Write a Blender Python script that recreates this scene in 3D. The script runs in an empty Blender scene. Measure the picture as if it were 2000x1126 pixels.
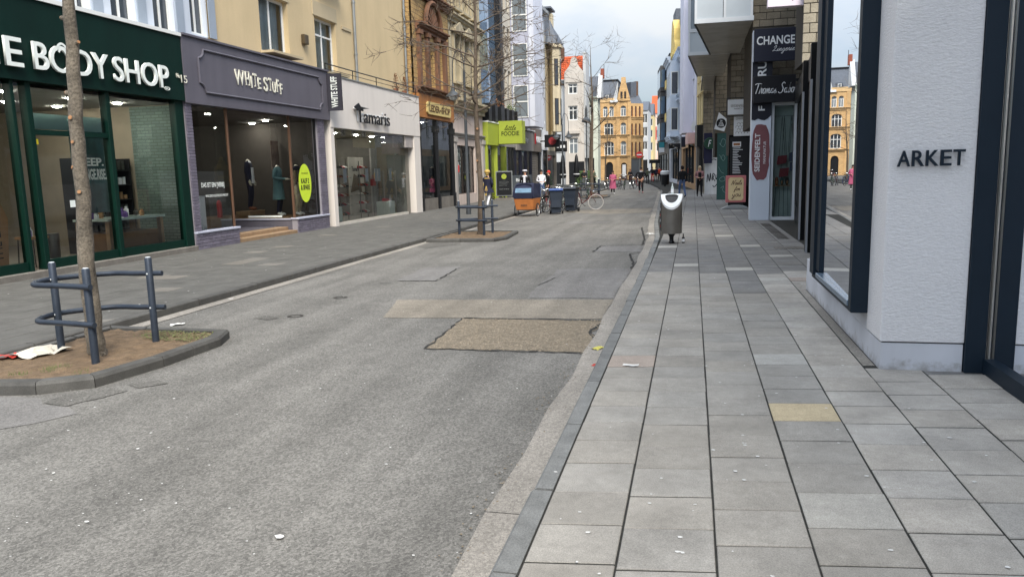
import bpy, bmesh, math, random
from mathutils import Vector, Matrix
random.seed(7)
R_ = math.radians
sc = bpy.context.scene
COL = sc.collection

# ------------------------------------------------------------------ camera
HC = 1.8                      # eye height over the pavement, metres
FPX = 1500.0                  # focal length in photo pixels (2000 wide)
RM = ((0.97371678, 0.01004666, -0.22754055),
      (0.22634675, -0.15389014, 0.96181338),
      (-0.02535324, -0.98803689, -0.15211944))   # rows: world X, Y, Z seen in the camera frame
cam = bpy.data.cameras.new('camera')
cam.sensor_width = 36.0
cam.lens = 36.0 * FPX / 2000.0
cam.clip_start = 0.05
cam.clip_end = 3000.0
camo = bpy.data.objects.new('camera', cam)
COL.objects.link(camo)
camo.matrix_world = Matrix(((RM[0][0], -RM[0][1], -RM[0][2], 0.0),
                            (RM[1][0], -RM[1][1], -RM[1][2], 0.0),
                            (RM[2][0], -RM[2][1], -RM[2][2], HC),
                            (0, 0, 0, 1)))
sc.camera = camo

# ------------------------------------------------------------------ sky, sun, exposure
SUN_EL, SUN_AZ = 50.0, 152.0      # azimuth clockwise from +Y: behind the camera, to its right
w = bpy.data.worlds.new('World')
sc.world = w
w.use_nodes = True
nt = w.node_tree
nt.nodes.clear()
_o = nt.nodes.new('ShaderNodeOutputWorld')
_b = nt.nodes.new('ShaderNodeBackground'); _b.inputs['Strength'].default_value = 0.11
_s = nt.nodes.new('ShaderNodeTexSky'); _s.sky_type = 'NISHITA'; _s.sun_disc = False
_s.sun_elevation = R_(SUN_EL); _s.sun_rotation = R_(SUN_AZ)
_s.air_density = 1.0; _s.dust_density = 2.0
_tc = nt.nodes.new('ShaderNodeTexCoord')
_mp = nt.nodes.new('ShaderNodeMapping'); _mp.inputs['Scale'].default_value = (1.0, 1.0, 2.2)
_n = nt.nodes.new('ShaderNodeTexNoise'); _n.inputs['Scale'].default_value = 1.7
_n.inputs['Detail'].default_value = 6.0; _n.inputs['Roughness'].default_value = 0.55
_r = nt.nodes.new('ShaderNodeValToRGB')
_r.color_ramp.elements[0].position = 0.40; _r.color_ramp.elements[0].color = (0.2, 0.2, 0.2, 1)
_r.color_ramp.elements[1].position = 0.62; _r.color_ramp.elements[1].color = (1, 1, 1, 1)
_m = nt.nodes.new('ShaderNodeMixRGB')
_m.inputs['Color2'].default_value = (1.62, 1.70, 1.78, 1)
_sx = nt.nodes.new('ShaderNodeSeparateXYZ')          # overcast sky: much brighter overhead than at the horizon
_cl = nt.nodes.new('ShaderNodeMath'); _cl.operation = 'MAXIMUM'; _cl.inputs[1].default_value = 0.0
_ma = nt.nodes.new('ShaderNodeMath'); _ma.operation = 'MULTIPLY_ADD'; _ma.inputs[1].default_value = 3.5; _ma.inputs[2].default_value = 1.0
_mm = nt.nodes.new('ShaderNodeMixRGB'); _mm.blend_type = 'MULTIPLY'; _mm.inputs['Fac'].default_value = 1.0
L = nt.links.new
L(_tc.outputs['Generated'], _mp.inputs['Vector']); L(_mp.outputs['Vector'], _n.inputs['Vector'])
L(_n.outputs['Fac'], _r.inputs['Fac']); L(_r.outputs['Color'], _m.inputs['Fac'])
_sk = nt.nodes.new('ShaderNodeMixRGB'); _sk.blend_type = 'MULTIPLY'; _sk.inputs['Fac'].default_value = 1.0; _sk.inputs['Color2'].default_value = (.215, .262, .30, 1)
L(_s.outputs['Color'], _sk.inputs['Color1']); L(_sk.outputs['Color'], _m.inputs['Color1'])
L(_tc.outputs['Generated'], _sx.inputs[0]); L(_sx.outputs['Z'], _cl.inputs[0]); L(_cl.outputs[0], _ma.inputs[0])
L(_m.outputs['Color'], _mm.inputs['Color1']); L(_ma.outputs[0], _mm.inputs['Color2']); L(_mm.outputs['Color'], _b.inputs['Color'])
L(_b.outputs['Background'], _o.inputs['Surface'])
sun = bpy.data.lights.new('sun', 'SUN')
sun.energy = 1.5; sun.angle = R_(25); sun.color = (1.0, 0.93, 0.82)
suno = bpy.data.objects.new('sun', sun); COL.objects.link(suno)
_sd = Vector((math.sin(R_(SUN_AZ)) * math.cos(R_(SUN_EL)), math.cos(R_(SUN_AZ)) * math.cos(R_(SUN_EL)), math.sin(R_(SUN_EL))))
suno.rotation_euler = _sd.to_track_quat('Z', 'Y').to_euler()
suno.location = (0, -20, 40)
sc.view_settings.view_transform = 'Standard'
sc.view_settings.look = 'None'
sc.view_settings.gamma = 1.0
sc.view_settings.use_curve_mapping = False
sc.view_settings.exposure = 1.65

# ------------------------------------------------------------------ photo pixel -> place
def ray(px, py):
    d = (px - 1000.0, py - 563.0, FPX)
    return Vector([sum(RM[i][k] * d[k] for k in range(3)) for i in range(3)])
def G(px, py, z=0.0):
    d = ray(px, py); t = (z - HC) / d.z
    return Vector((t * d.x, t * d.y, z))
def PX(px, py, x):
    d = ray(px, py); t = x / d.x
    return Vector((x, t * d.y, HC + t * d.z))
def PY(px, py, y):
    d = ray(px, py); t = y / d.y
    return Vector((t * d.x, y, HC + t * d.z))

# ------------------------------------------------------------------ materials
def c(r, g, b, k=1.0):
    f = lambda v: ((v / 255 + 0.055) / 1.055) ** 2.4 if v > 10 else v / 255 / 12.92
    return (min(f(r) * k, .9), min(f(g) * k, .9), min(f(b) * k, .9), 1)
MATS = {}
def new_mat(name):
    m = bpy.data.materials.new(name); m.use_nodes = True
    MATS[name] = m
    return m, m.node_tree, m.node_tree.nodes['Principled BSDF']
def N(t, kind, **kw):
    n = t.nodes.new(kind)
    for k, v in kw.items():
        if k in n.inputs: n.inputs[k].default_value = v
        else: setattr(n, k, v)
    return n
def coords(t, scale=(1, 1, 1)):
    g = N(t, 'ShaderNodeNewGeometry'); mp = N(t, 'ShaderNodeMapping'); mp.inputs['Scale'].default_value = scale
    t.links.new(g.outputs['Position'], mp.inputs['Vector'])
    return mp.outputs['Vector']
def ramp(t, src, p0, c0, p1, c1):
    r = N(t, 'ShaderNodeValToRGB')
    e = r.color_ramp.elements
    e[0].position, e[0].color = p0, c0
    e[1].position, e[1].color = p1, c1
    t.links.new(src, r.inputs['Fac'])
    return r.outputs['Color']
def g4(v): return (v, v, v, 1)
def mul(t, a, b, fac=1.0, mode='MULTIPLY'):
    m = N(t, 'ShaderNodeMixRGB', blend_type=mode); m.inputs['Fac'].default_value = fac
    for s, k in ((a, 'Color1'), (b, 'Color2')):
        if isinstance(s, tuple): m.inputs[k].default_value = s
        else: t.links.new(s, m.inputs[k])
    return m.outputs['Color']
def noise(t, vec, scale, detail=4.0, rough=.55):
    n = N(t, 'ShaderNodeTexNoise', Scale=scale, Detail=detail, Roughness=rough)
    t.links.new(vec, n.inputs['Vector'])
    return n.outputs['Fac']
def bump(t, p, h, strength, dist=.01):
    b = N(t, 'ShaderNodeBump'); b.inputs['Strength'].default_value = strength; b.inputs['Distance'].default_value = dist
    t.links.new(h, b.inputs['Height']); t.links.new(b.outputs['Normal'], p.inputs['Normal'])

def M(name, col, rough=.75, var=.18, scale=3.0, grain=0.0, gscale=60.0, metal=0.0, spec=.4, streak=0.0, bmp=0.0, rand=0.0):
    """a painted / stone / plaster surface: colour with soft mottling, fine grain, rain streaks, relief"""
    if name in MATS: return MATS[name]
    m, t, p = new_mat(name)
    v = coords(t)
    out = mul(t, col, ramp(t, noise(t, v, scale), .3, g4(1 - var), .7, g4(1.0)))
    if grain:
        gn = noise(t, v, gscale, 2.0, .7)
        out = mul(t, out, ramp(t, gn, .3, g4(1 - grain), .7, g4(1 + grain * .4)))
    if streak:
        sv = coords(t, (1.2, 1.2, .11))
        out = mul(t, out, ramp(t, noise(t, sv, 2.2, 5.0), .38, g4(1 - streak), .62, g4(1.0)))
    if rand:
        oi = N(t, 'ShaderNodeObjectInfo')
        out = mul(t, out, ramp(t, oi.outputs['Random'], 0, g4(1 - rand), 1, g4(1.0)))
    t.links.new(out, p.inputs['Base Color'])
    p.inputs['Roughness'].default_value = rough
    p.inputs['Metallic'].default_value = metal
    p.inputs['Specular IOR Level'].default_value = spec
    if bmp: bump(t, p, noise(t, v, gscale, 3.0), bmp)
    return m

def glass_mat(name, tint=(.86, .9, .89, 1), ior=1.5, rough=0.0):
    m, t, p = new_mat(name)
    t.nodes.remove(p)
    out = t.nodes['Material Output']
    fr = N(t, 'ShaderNodeFresnel', IOR=ior)
    tr = N(t, 'ShaderNodeBsdfTransparent'); tr.inputs['Color'].default_value = tint
    gl = N(t, 'ShaderNodeBsdfGlossy', Roughness=rough); gl.inputs['Color'].default_value = (.95, .97, 1, 1)
    mx = N(t, 'ShaderNodeMixShader')
    t.links.new(fr.outputs[0], mx.inputs[0]); t.links.new(tr.outputs[0], mx.inputs[1]); t.links.new(gl.outputs[0], mx.inputs[2])
    t.links.new(mx.outputs[0], out.inputs['Surface'])
    return m
def lamp_mat(name, col, e):
    m, t, p = new_mat(name)
    p.inputs['Base Color'].default_value = col
    p.inputs['Emission Color'].default_value = col
    p.inputs['Emission Strength'].default_value = e
    return m
def plain(name, col, rough=.6, metal=0.0, spec=.4):
    return M(name, col, rough, .08, 6.0, metal=metal, spec=spec)

# --- asphalt, slabs, kerbs
def asphalt(name, base, speck=.5, warm=(1, .985, .96, 1)):
    m, t, p = new_mat(name)
    v = coords(t)
    out = mul(t, base, warm)
    out = mul(t, out, ramp(t, noise(t, v, .55, 6.0, .6), .3, g4(.80), .7, g4(1.1)))
    out = mul(t, out, ramp(t, noise(t, coords(t, (1.6, .16, 1)), 1.3, 5.0), .35, g4(.80), .65, g4(1.08)))
    out = mul(t, out, ramp(t, noise(t, v, 6.0, 5.0), .3, g4(.9), .7, g4(1.06)))
    vo = N(t, 'ShaderNodeTexVoronoi', Scale=75.0); t.links.new(v, vo.inputs['Vector'])
    sp = mul(t, vo.outputs['Color'], g4(1.0), 1.0)
    bw = N(t, 'ShaderNodeRGBToBW'); t.links.new(sp, bw.inputs[0])
    out = mul(t, out, ramp(t, bw.outputs[0], .2, g4(1 - speck), .85, g4(1 + speck)))
    fine = noise(t, v, 140.0, 3.0, .85)
    out = mul(t, out, ramp(t, fine, .32, g4(.55), .68, g4(1.38)))
    t.links.new(out, p.inputs['Base Color'])
    p.inputs['Roughness'].default_value = .88
    p.inputs['Specular IOR Level'].default_value = .25
    bump(t, p, bw.outputs[0], .35, .004)
    return m
def slab_mat(name, base, rand=.22, stain=.25):
    m, t, p = new_mat(name)
    v = coords(t)
    oi = N(t, 'ShaderNodeObjectInfo')
    out = mul(t, base, ramp(t, oi.outputs['Random'], 0, g4(1 - rand), 1, g4(1.05)))
    wv = N(t, 'ShaderNodeMath', operation='MULTIPLY'); wv.inputs[1].default_value = 7.31
    fr = N(t, 'ShaderNodeMath', operation='FRACT')
    t.links.new(oi.outputs['Random'], wv.inputs[0]); t.links.new(wv.outputs[0], fr.inputs[0])
    out = mul(t, out, ramp(t, fr.outputs[0], 0, (1.0, 1.0, 1.0, 1), 1, (1.0, .975, .94, 1)))
    out = mul(t, out, ramp(t, noise(t, v, 2.3, 6.0, .62), .3, g4(1 - stain), .68, g4(1.06)))
    out = mul(t, out, ramp(t, noise(t, v, 17.0, 4.0), .3, g4(.9), .7, g4(1.05)))
    out = mul(t, out, ramp(t, noise(t, v, 150.0, 3.0, .85), .32, g4(.66), .68, g4(1.26)))
    t.links.new(out, p.inputs['Base Color'])
    p.inputs['Roughness'].default_value = .86; p.inputs['Specular IOR Level'].default_value = .25
    bump(t, p, noise(t, v, 160.0, 3.0), .25, .004)
    return m
def coursed(name, col, joint, sx, sz, axis='Y', rough=.8, rnd=.25, bmp=.3):
    """fine brick courses too small to pick apart"""
    m, t, p = new_mat(name)
    g = N(t, 'ShaderNodeTexCoord'); cm = N(t, 'ShaderNodeSeparateXYZ'); cb = N(t, 'ShaderNodeCombineXYZ')
    sm = N(t, 'ShaderNodeMath', operation='ADD')
    t.links.new(g.outputs['Object'], cm.inputs[0]); t.links.new(cm.outputs['X'], sm.inputs[0]); t.links.new(cm.outputs['Y'], sm.inputs[1]); t.links.new(sm.outputs[0], cb.inputs['X']); t.links.new(cm.outputs['Z'], cb.inputs['Y'])
    br = N(t, 'ShaderNodeTexBrick'); br.inputs['Scale'].default_value = 1.0
    br.inputs['Brick Width'].default_value = sx; br.inputs['Row Height'].default_value = sz
    br.inputs['Mortar Size'].default_value = .012; br.inputs['Color1'].default_value = col
    br.inputs['Color2'].default_value = tuple(x * (1 - rnd) for x in col[:3]) + (1,)
    br.inputs['Mortar'].default_value = joint
    t.links.new(cb.outputs[0], br.inputs['Vector'])
    out = mul(t, br.outputs['Color'], ramp(t, noise(t, coords(t), 1.2, 5.0), .3, g4(.82), .7, g4(1.05)))
    t.links.new(out, p.inputs['Base Color'])
    p.inputs['Roughness'].default_value = rough
    bump(t, p, br.outputs['Fac'], -bmp, .01)
    return m

# ------------------------------------------------------------------ mesh helpers
class MB:
    def __init__(s): s.v = []; s.f = []
    def add(s, vs, fs):
        o = len(s.v); s.v += [tuple(p) for p in vs]; s.f += [tuple(i + o for i in q) for q in fs]; return s
    def box(s, x0, x1, y0, y1, z0, z1):
        return s.add([(x0, y0, z0), (x1, y0, z0), (x1, y1, z0), (x0, y1, z0), (x0, y0, z1), (x1, y0, z1), (x1, y1, z1), (x0, y1, z1)],
                     [(0, 3, 2, 1), (4, 5, 6, 7), (0, 1, 5, 4), (1, 2, 6, 5), (2, 3, 7, 6), (3, 0, 4, 7)])
    def quad(s, *p): return s.add(p, [tuple(range(len(p)))])
    def prism(s, pts, axis, lo, hi):
        n = len(pts)
        mk = {'x': lambda p, k: (k, p[0], p[1]), 'y': lambda p, k: (p[0], k, p[1]), 'z': lambda p, k: (p[0], p[1], k)}[axis]
        return s.add([mk(p, lo) for p in pts] + [mk(p, hi) for p in pts],
                     [tuple(range(n))[::-1], tuple(range(n, 2 * n))] + [(i, (i + 1) % n, n + (i + 1) % n, n + i) for i in range(n)])
    def tube(s, pts, r, n=8, caps=True, closed=False):
        pts = [Vector(p) for p in pts]
        m = len(pts); rs = r if isinstance(r, (list, tuple)) else [r] * m
        up = None; rings = []
        for i, p in enumerate(pts):
            a = pts[i - 1] if (i > 0 or closed) else p
            b = pts[(i + 1) % m] if (i < m - 1 or closed) else p
            d = (b - a)
            d = d.normalized() if d.length > 1e-9 else Vector((0, 0, 1))
            if up is None:
                up = Vector((0, 0, 1)) if abs(d.z) < .9 else Vector((1, 0, 0))
            x = d.cross(up)
            if x.length < 1e-6: x = d.orthogonal()
            x.normalize(); up = x.cross(d).normalized()
            rings.append([p + (x * math.cos(2 * math.pi * k / n) + up * math.sin(2 * math.pi * k / n)) * rs[i] for k in range(n)])
        vs = [q for rg in rings for q in rg]; fs = []
        for i in range(m if closed else m - 1):
            j = (i + 1) % m
            for k in range(n):
                fs.append((i * n + k, i * n + (k + 1) % n, j * n + (k + 1) % n, j * n + k))
        if caps and not closed: fs += [tuple(range(n))[::-1], tuple(range((m - 1) * n, m * n))]
        return s.add(vs, fs)
    def lathe(s, prof, cx=0, cy=0, n=16, z0=0):
        vs = []; fs = []; m = len(prof)
        for r, z in prof:
            vs += [(cx + r * math.cos(2 * math.pi * k / n), cy + r * math.sin(2 * math.pi * k / n), z0 + z) for k in range(n)]
        for i in range(m - 1):
            for k in range(n):
                fs.append((i * n + k, i * n + (k + 1) % n, (i + 1) * n + (k + 1) % n, (i + 1) * n + k))
        fs += [tuple(range(n))[::-1], tuple(range((m - 1) * n, m * n))]
        return s.add(vs, fs)
    def ell(s, c_, rx, ry, rz, nu=12, nv=8, v0=0.0, v1=1.0):
        vs = []; fs = []
        for j in range(nv + 1):
            a = math.pi * (v0 + (v1 - v0) * j / nv)
            for i in range(nu):
                b = 2 * math.pi * i / nu
                vs.append((c_[0] + rx * math.sin(a) * math.cos(b), c_[1] + ry * math.sin(a) * math.sin(b), c_[2] + rz * math.cos(a)))
        for j in range(nv):
            for i in range(nu):
                fs.append((j * nu + i, (j + 1) * nu + i, (j + 1) * nu + (i + 1) % nu, j * nu + (i + 1) % nu))
        return s.add(vs, fs)
    def mesh(s, name, mats, smooth=False, bev=0.0, recalc=True):
        me = bpy.data.meshes.new(name)
        bm = bmesh.new()
        bv = [bm.verts.new(p) for p in s.v]
        for q in s.f:
            try: bm.faces.new([bv[i] for i in q])
            except ValueError: pass
        if recalc: bmesh.ops.recalc_face_normals(bm, faces=bm.faces)
        if bev: bmesh.ops.bevel(bm, geom=list(bm.edges), offset=bev, segments=1, affect='EDGES', profile=.5)
        bm.to_mesh(me); bm.free()
        for m_ in (mats if isinstance(mats, (list, tuple)) else [mats]): me.materials.append(m_)
        if smooth:
            for pl in me.polygons: pl.use_smooth = True
            try: me.set_sharp_from_angle(angle=R_(40))
            except Exception: pass
        return me
    def build(s, name, mats, parent=None, smooth=False, bev=0.0, loc=None, rot=None, recalc=True):
        return link(name, s.mesh(name, mats, smooth, bev, recalc), parent, loc, rot)

def link(name, me, parent=None, loc=None, rot=None):
    o = bpy.data.objects.new(name, me); COL.objects.link(o)
    if parent is not None: o.parent = parent
    if loc is not None: o.location = loc
    if rot is not None: o.rotation_euler = rot
    return o
def tag(o, label, cat, group=None):
    o['label'] = label; o['category'] = cat
    if group: o['group'] = group
    return o
def thing(name, label, cat, loc=(0, 0, 0), rz=0.0, group=None):
    o = bpy.data.objects.new(name, None); COL.objects.link(o)
    o.empty_display_size = .2
    o.location = loc; o.rotation_euler = (0, 0, rz)
    return tag(o, label, cat, group)
def struct(o, kind='structure'):
    o['kind'] = kind
    return o
def copy_tree(o, parent=None):
    k = o.copy(); COL.objects.link(k); k.parent = parent
    for ch in list(o.children): copy_tree(ch, k)
    return k

# lettering: fitted into a rectangle; x right, z up, facing -y
def text_mesh(body, ext=.01, bold=0.0, shear=0.0, spacing=1.0):
    cu = bpy.data.curves.new('lettering', 'FONT')
    cu.body = body; cu.size = 1.0; cu.extrude = 0.0; cu.offset = bold; cu.shear = shear; cu.space_character = spacing
    cu.resolution_u = 4; cu.space_line = .95
    cu.align_x = 'CENTER'
    ob = bpy.data.objects.new('lettering', cu); COL.objects.link(ob)
    cu.extrude = .01
    dg = bpy.context.evaluated_depsgraph_get()
    me = bpy.data.meshes.new_from_object(ob.evaluated_get(dg))
    bpy.data.objects.remove(ob); bpy.data.curves.remove(cu)
    return me
def fit(me, u0, u1, z0, z1, d, ext):
    xs = [v.co.x for v in me.vertices]; ys = [v.co.y for v in me.vertices]
    ax, bx, ay, by = min(xs), max(xs), min(ys), max(ys)
    for v in me.vertices:
        x, y, z = v.co
        v.co = (u0 + (x - ax) / (bx - ax) * (u1 - u0), d - (ext if z > 0 else 0.0), z0 + (y - ay) / max(by - ay, 1e-6) * (z1 - z0))
    return me
def text(parent, body, mat, u0, u1, z0, z1, d=0.0, ext=.01, bold=0.0, shear=0.0, name='lettering', spacing=1.0, flip=False):
    me = fit(text_mesh(body, ext, bold, shear, spacing), u0, u1, z0, z1, d, ext)
    me.materials.clear(); me.materials.append(mat)
    return link(name, me, parent)
def text_v(parent, body, mat, u0, u1, z0, z1, d=0.0, ext=.01, bold=0.0, name='lettering'):
    """lettering that runs upwards"""
    me = fit(text_mesh(body, ext, bold), z0, z1, -u1, -u0, d, ext)
    for v in me.vertices:
        x, y, z = v.co; v.co = (-z, y, x)
    me.materials.clear(); me.materials.append(mat)
    return link(name, me, parent)

# handwriting: strokes through control points
GL = {
 'T': (.75, [[(0, .9), (.3, 1.0), (.95, .98)], [(.5, 1), (.42, .5), (.3, 0)]]),
 'h': (.5, [[(.05, 0), (.2, 1.0), (.12, .3), (.28, .55), (.36, .4), (.36, .05), (.5, .1)]]),
 'o': (.45, [[(.35, .5), (.1, .45), (.08, .1), (.3, .02), (.4, .3), (.3, .5), (.5, .42)]]),
 'm': (.7, [[(0, .1), (.08, .5), (.06, 0), (.22, .5), (.28, .3), (.26, 0), (.42, .5), (.5, .3), (.5, .03), (.7, .1)]]),
 'a': (.5, [[(.36, .48), (.1, .4), (.08, .08), (.3, .08), (.38, .5), (.36, .05), (.5, .1)]]),
 's': (.4, [[(0, .1), (.25, .52), (.18, .35), (.3, .12), (.1, .0), (.4, .1)]]),
 'S': (.7, [[(.7, .9), (.45, 1.05), (.25, .8), (.5, .45), (.4, .05), (.05, .0), (-.1, .12)]]),
 'b': (.5, [[(.1, .1), (.28, 1.0), (.15, .3), (.15, .03), (.38, .1), (.36, .45), (.2, .4), (.5, .4)]]),
 'L': (.7, [[(.1, .7), (.3, 1.05), (.45, .85), (.25, .3), (.05, .02), (.3, .12), (.75, .02)]]),
 'i': (.3, [[(0, .1), (.14, .5), (.1, .05), (.3, .1)], [(.17, .72), (.19, .76)]]),
 'n': (.5, [[(0, .1), (.1, .5), (.07, 0), (.25, .5), (.35, .35), (.33, .03), (.5, .1)]]),
 'g': (.5, [[(.36, .48), (.1, .4), (.08, .1), (.3, .1), (.38, .48), (.3, -.4), (.08, -.4), (.5, .1)]]),
 'e': (.42, [[(.05, .2), (.3, .38), (.22, .52), (.06, .3), (.14, .02), (.42, .12)]]),
 'r': (.38, [[(0, .1), (.1, .5), (.24, .46), (.22, .05), (.38, .1)]]),
 'N': (.8, [[(0, .05), (.15, .1), (.25, .98), (.5, .03), (.68, 1.0), (.85, .95)]]),
 'l': (.3, [[(0, .1), (.24, .9), (.15, 1.0), (.08, .1), (.3, .1)]]),
 'f': (.35, [[(0, .1), (.26, .9), (.18, 1.0), (.05, -.4), (.15, -.35), (.14, .1), (.35, .2)]]),
 'y': (.5, [[(.02, .5), (.1, .1), (.3, .12), (.36, .5), (.28, -.4), (.1, -.35), (.5, .1)]]),
 'u': (.5, [[(.02, .45), (.08, .08), (.28, .1), (.36, .5), (.34, .05), (.5, .1)]]),
 't': (.3, [[(.12, .85), (.06, .1), (.3, .1)], [(-.02, .6), (.28, .62)]]),
 ' ': (.35, [])}
def smooth_pts(p, k=5):
    out = []
    for i in range(len(p) - 1):
        a, b, c_, d = p[max(i - 1, 0)], p[i], p[i + 1], p[min(i + 2, len(p) - 1)]
        for j in range(k):
            t = j / k
            out.append(tuple(.5 * (2 * b[q] + (c_[q] - a[q]) * t + (2 * a[q] - 5 * b[q] + 4 * c_[q] - d[q]) * t * t + (3 * b[q] - a[q] - 3 * c_[q] + d[q]) * t ** 3) for q in range(len(b))))
    out.append(tuple(p[-1]))
    return out
def script(parent, body, mat, u0, u1, z0, z1, d=0.0, w=.012, slant=.3, name='lettering', ext=.004):
    lines = []; x = 0
    for ch in body:
        adv, st = GL[ch]
        for s in st: lines.append([(x + p[0] + slant * p[1], p[1]) for p in smooth_pts(s)])
        x += adv
    xs = [p[0] for l in lines for p in l]; ys = [p[1] for l in lines for p in l]
    ax, bx, ay, by = min(xs), max(xs), min(ys), max(ys)
    mb = MB()
    for l in lines:
        strip(mb, [(u0 + (p[0] - ax) / (bx - ax) * (u1 - u0), z0 + (p[1] - ay) / (by - ay) * (z1 - z0)) for p in l], w, d, ext)
    return mb.build(name, mat, parent)
def strip(mb, pts, w, d=0.0, ext=.004):
    """flat pen stroke in the x-z plane, facing -y"""
    n = len(pts); a = []; b = []
    for i in range(n):
        p, q = pts[max(i - 1, 0)], pts[min(i + 1, n - 1)]
        dx, dz = q[0] - p[0], q[1] - p[1]; l = math.hypot(dx, dz) or 1
        a.append((pts[i][0] - dz / l * w / 2, pts[i][1] + dx / l * w / 2)); b.append((pts[i][0] + dz / l * w / 2, pts[i][1] - dx / l * w / 2))
    for i in range(n - 1):
        mb.quad((a[i][0], d - ext, a[i][1]), (b[i][0], d - ext, b[i][1]), (b[i + 1][0], d - ext, b[i + 1][1]), (a[i + 1][0], d - ext, a[i + 1][1]))

# ------------------------------------------------------------------ a building front: x runs along the front, -y faces the street
class Front:
    def __init__(s, name, label, cat, x, y, rz, uo=0.0, z=0.0, group=None):
        s.r = thing(name, label, cat, (x, y, z), rz, group); s.uo = uo; s.cache = {}
    def bx(s, part, mat, u0, u1, d0, d1, z0, z1, parent=None, bev=0.0):
        return MB().box(u0 - s.uo, u1 - s.uo, d0, d1, z0, z1).build(part, mat, parent or s.r, bev=bev)
    def mb(s, part, mat, m, parent=None, **k):
        m.v = [(p[0] - s.uo, p[1], p[2]) for p in m.v]
        return m.build(part, mat, parent or s.r, **k)
    def tx(s, body, mat, u0, u1, z0, z1, d, ext=.01, parent=None, **k):
        return text(parent or s.r, body, mat, u0 - s.uo, u1 - s.uo, z0, z1, d, ext, **k)
    def wall(s, u0, u1, z0, z1, ops, mat, rev=.2, d=0.0, part='wall'):
        us = sorted({u0, u1} | {v for o in ops for v in (o[0], o[1])}); zs = sorted({z0, z1} | {v for o in ops for v in (o[2], o[3])})
        us = [u for u in us if u0 <= u <= u1]; zs = [z for z in zs if z0 <= z <= z1]
        m = MB()
        for a, b in zip(us, us[1:]):
            for e, f in zip(zs, zs[1:]):
                mu, mz = (a + b) / 2, (e + f) / 2
                if any(o[0] < mu < o[1] and o[2] < mz < o[3] for o in ops): continue
                m.quad((a, d, e), (b, d, e), (b, d, f), (a, d, f))
        for o in ops:
            a, b, e, f = o[:4]; r = d + rev
            arch = o[4] if len(o) > 4 else 0.0
            m.quad((a, d, e), (a, r, e), (b, r, e), (b, d, e))
            m.quad((a, d, e), (a, d, f), (a, r, f), (a, r, e)); m.quad((b, d, e), (b, r, e), (b, r, f), (b, d, f))
            if arch:
                K = 8
                pt = []
                for k in range(K + 1):
                    x = a + (b - a) * k / K; q = (2 * k / K - 1)
                    pt.append((x, f - arch * (1 - math.sqrt(max(0, 1 - q * q)))))
                for p, q in zip(pt, pt[1:]):
                    m.quad((p[0], d, p[1]), (q[0], d, q[1]), (q[0], d, f + .001), (p[0], d, f + .001))
                    m.quad((p[0], d, p[1]), (p[0], r, p[1]), (q[0], r, q[1]), (q[0], d, q[1]))
            else:
                m.quad((a, d, f), (b, d, f), (b, r, f), (a, r, f))
        return s.mb(part, mat, m, recalc=False)
    def window(s, u0, u1, z0, z1, fm, gm, style='two', d=.1, fw=.06, sill=None, sd=.08, curtain=None, parent=None):
        W, H = round(u1 - u0, 3), round(z1 - z0, 3)
        key = (W, H, style, fm.name, gm.name, fw, sill.name if sill else '')
        if key not in s.cache:
            m = MB()
            m.box(0, fw, 0, .06, 0, H); m.box(W - fw, W, 0, .06, 0, H); m.box(fw, W - fw, 0, .06, 0, fw); m.box(fw, W - fw, 0, .06, H - fw, H)
            f2 = fw * .8
            if style in ('two', 'cross', 'tee'):
                top = H - fw if style != 'tee' else H * .68
                m.box(W / 2 - f2 / 2, W / 2 + f2 / 2, .005, .055, fw, top)
            if style in ('cross', 'tee', 'bar'):
                m.box(fw, W - fw, .003, .057, H * .68, H * .68 + f2)
            if style == 'grid':
                for k in (1, 2): m.box(W * k / 3 - f2 / 2, W * k / 3 + f2 / 2, .005, .055, fw, H - fw)
                m.box(fw, W - fw, .003, .057, H * .6, H * .6 + f2)
            p = MB().quad((fw * .5, .03, fw * .5), (W - fw * .5, .03, fw * .5), (W - fw * .5, .03, H - fw * .5), (fw * .5, .03, H - fw * .5))
            si = MB().box(-.06, W + .06, -d - sd, 0, -.07, 0) if sill else None
            s.cache[key] = (m.mesh('window', fm), p.mesh('pane', gm, recalc=False), si.mesh('sill', sill) if si else None)
        a, b, e = s.cache[key]
        o = link('window', a, parent or s.r, (u0 - s.uo, d, z0))
        link('pane', b, o)
        if e: link('sill', e, o)
        if curtain:
            q = MB(); K = max(6, int(W / .08))
            for k in range(K):
                x0, x1 = W * k / K, W * (k + 1) / K
                q.quad((x0, .2 + .03 * (k % 2), .02), (x1, .2 + .03 * ((k + 1) % 2), .02), (x1, .2 + .03 * ((k + 1) % 2), H - .02), (x0, .2 + .03 * (k % 2), H - .02))
            q.build('curtain', curtain, o)
        return o
    def body(s, u0, u1, D, z0, z1, mat, d=0.0, part='side_wall', roof=True):
        m = MB()
        m.quad((u0, d, z0), (u0, D, z0), (u0, D, z1), (u0, d, z1)); m.quad((u1, d, z0), (u1, d, z1), (u1, D, z1), (u1, D, z0))
        m.quad((u0, D, z0), (u1, D, z0), (u1, D, z1), (u0, D, z1))
        if roof: m.quad((u0, d, z1), (u1, d, z1), (u1, D, z1), (u0, D, z1))
        return s.mb(part, mat, m, recalc=False)
    def moulding(s, part, mat, u0, u1, z0, z1, out, parent=None, d=0.0):
        """stepped cornice running along the front"""
        h = z1 - z0
        m = MB().prism([(d + .02, z0), (d - out * .35, z0), (d - out * .35, z0 + h * .35), (d - out * .7, z0 + h * .5), (d - out * .7, z0 + h * .75), (d - out, z0 + h * .8), (d - out, z1), (d + .02, z1)], 'x', u0, u1)
        return s.mb(part, mat, m, parent)
LEFT = R_(90); RIGHT = R_(-90)
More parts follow.
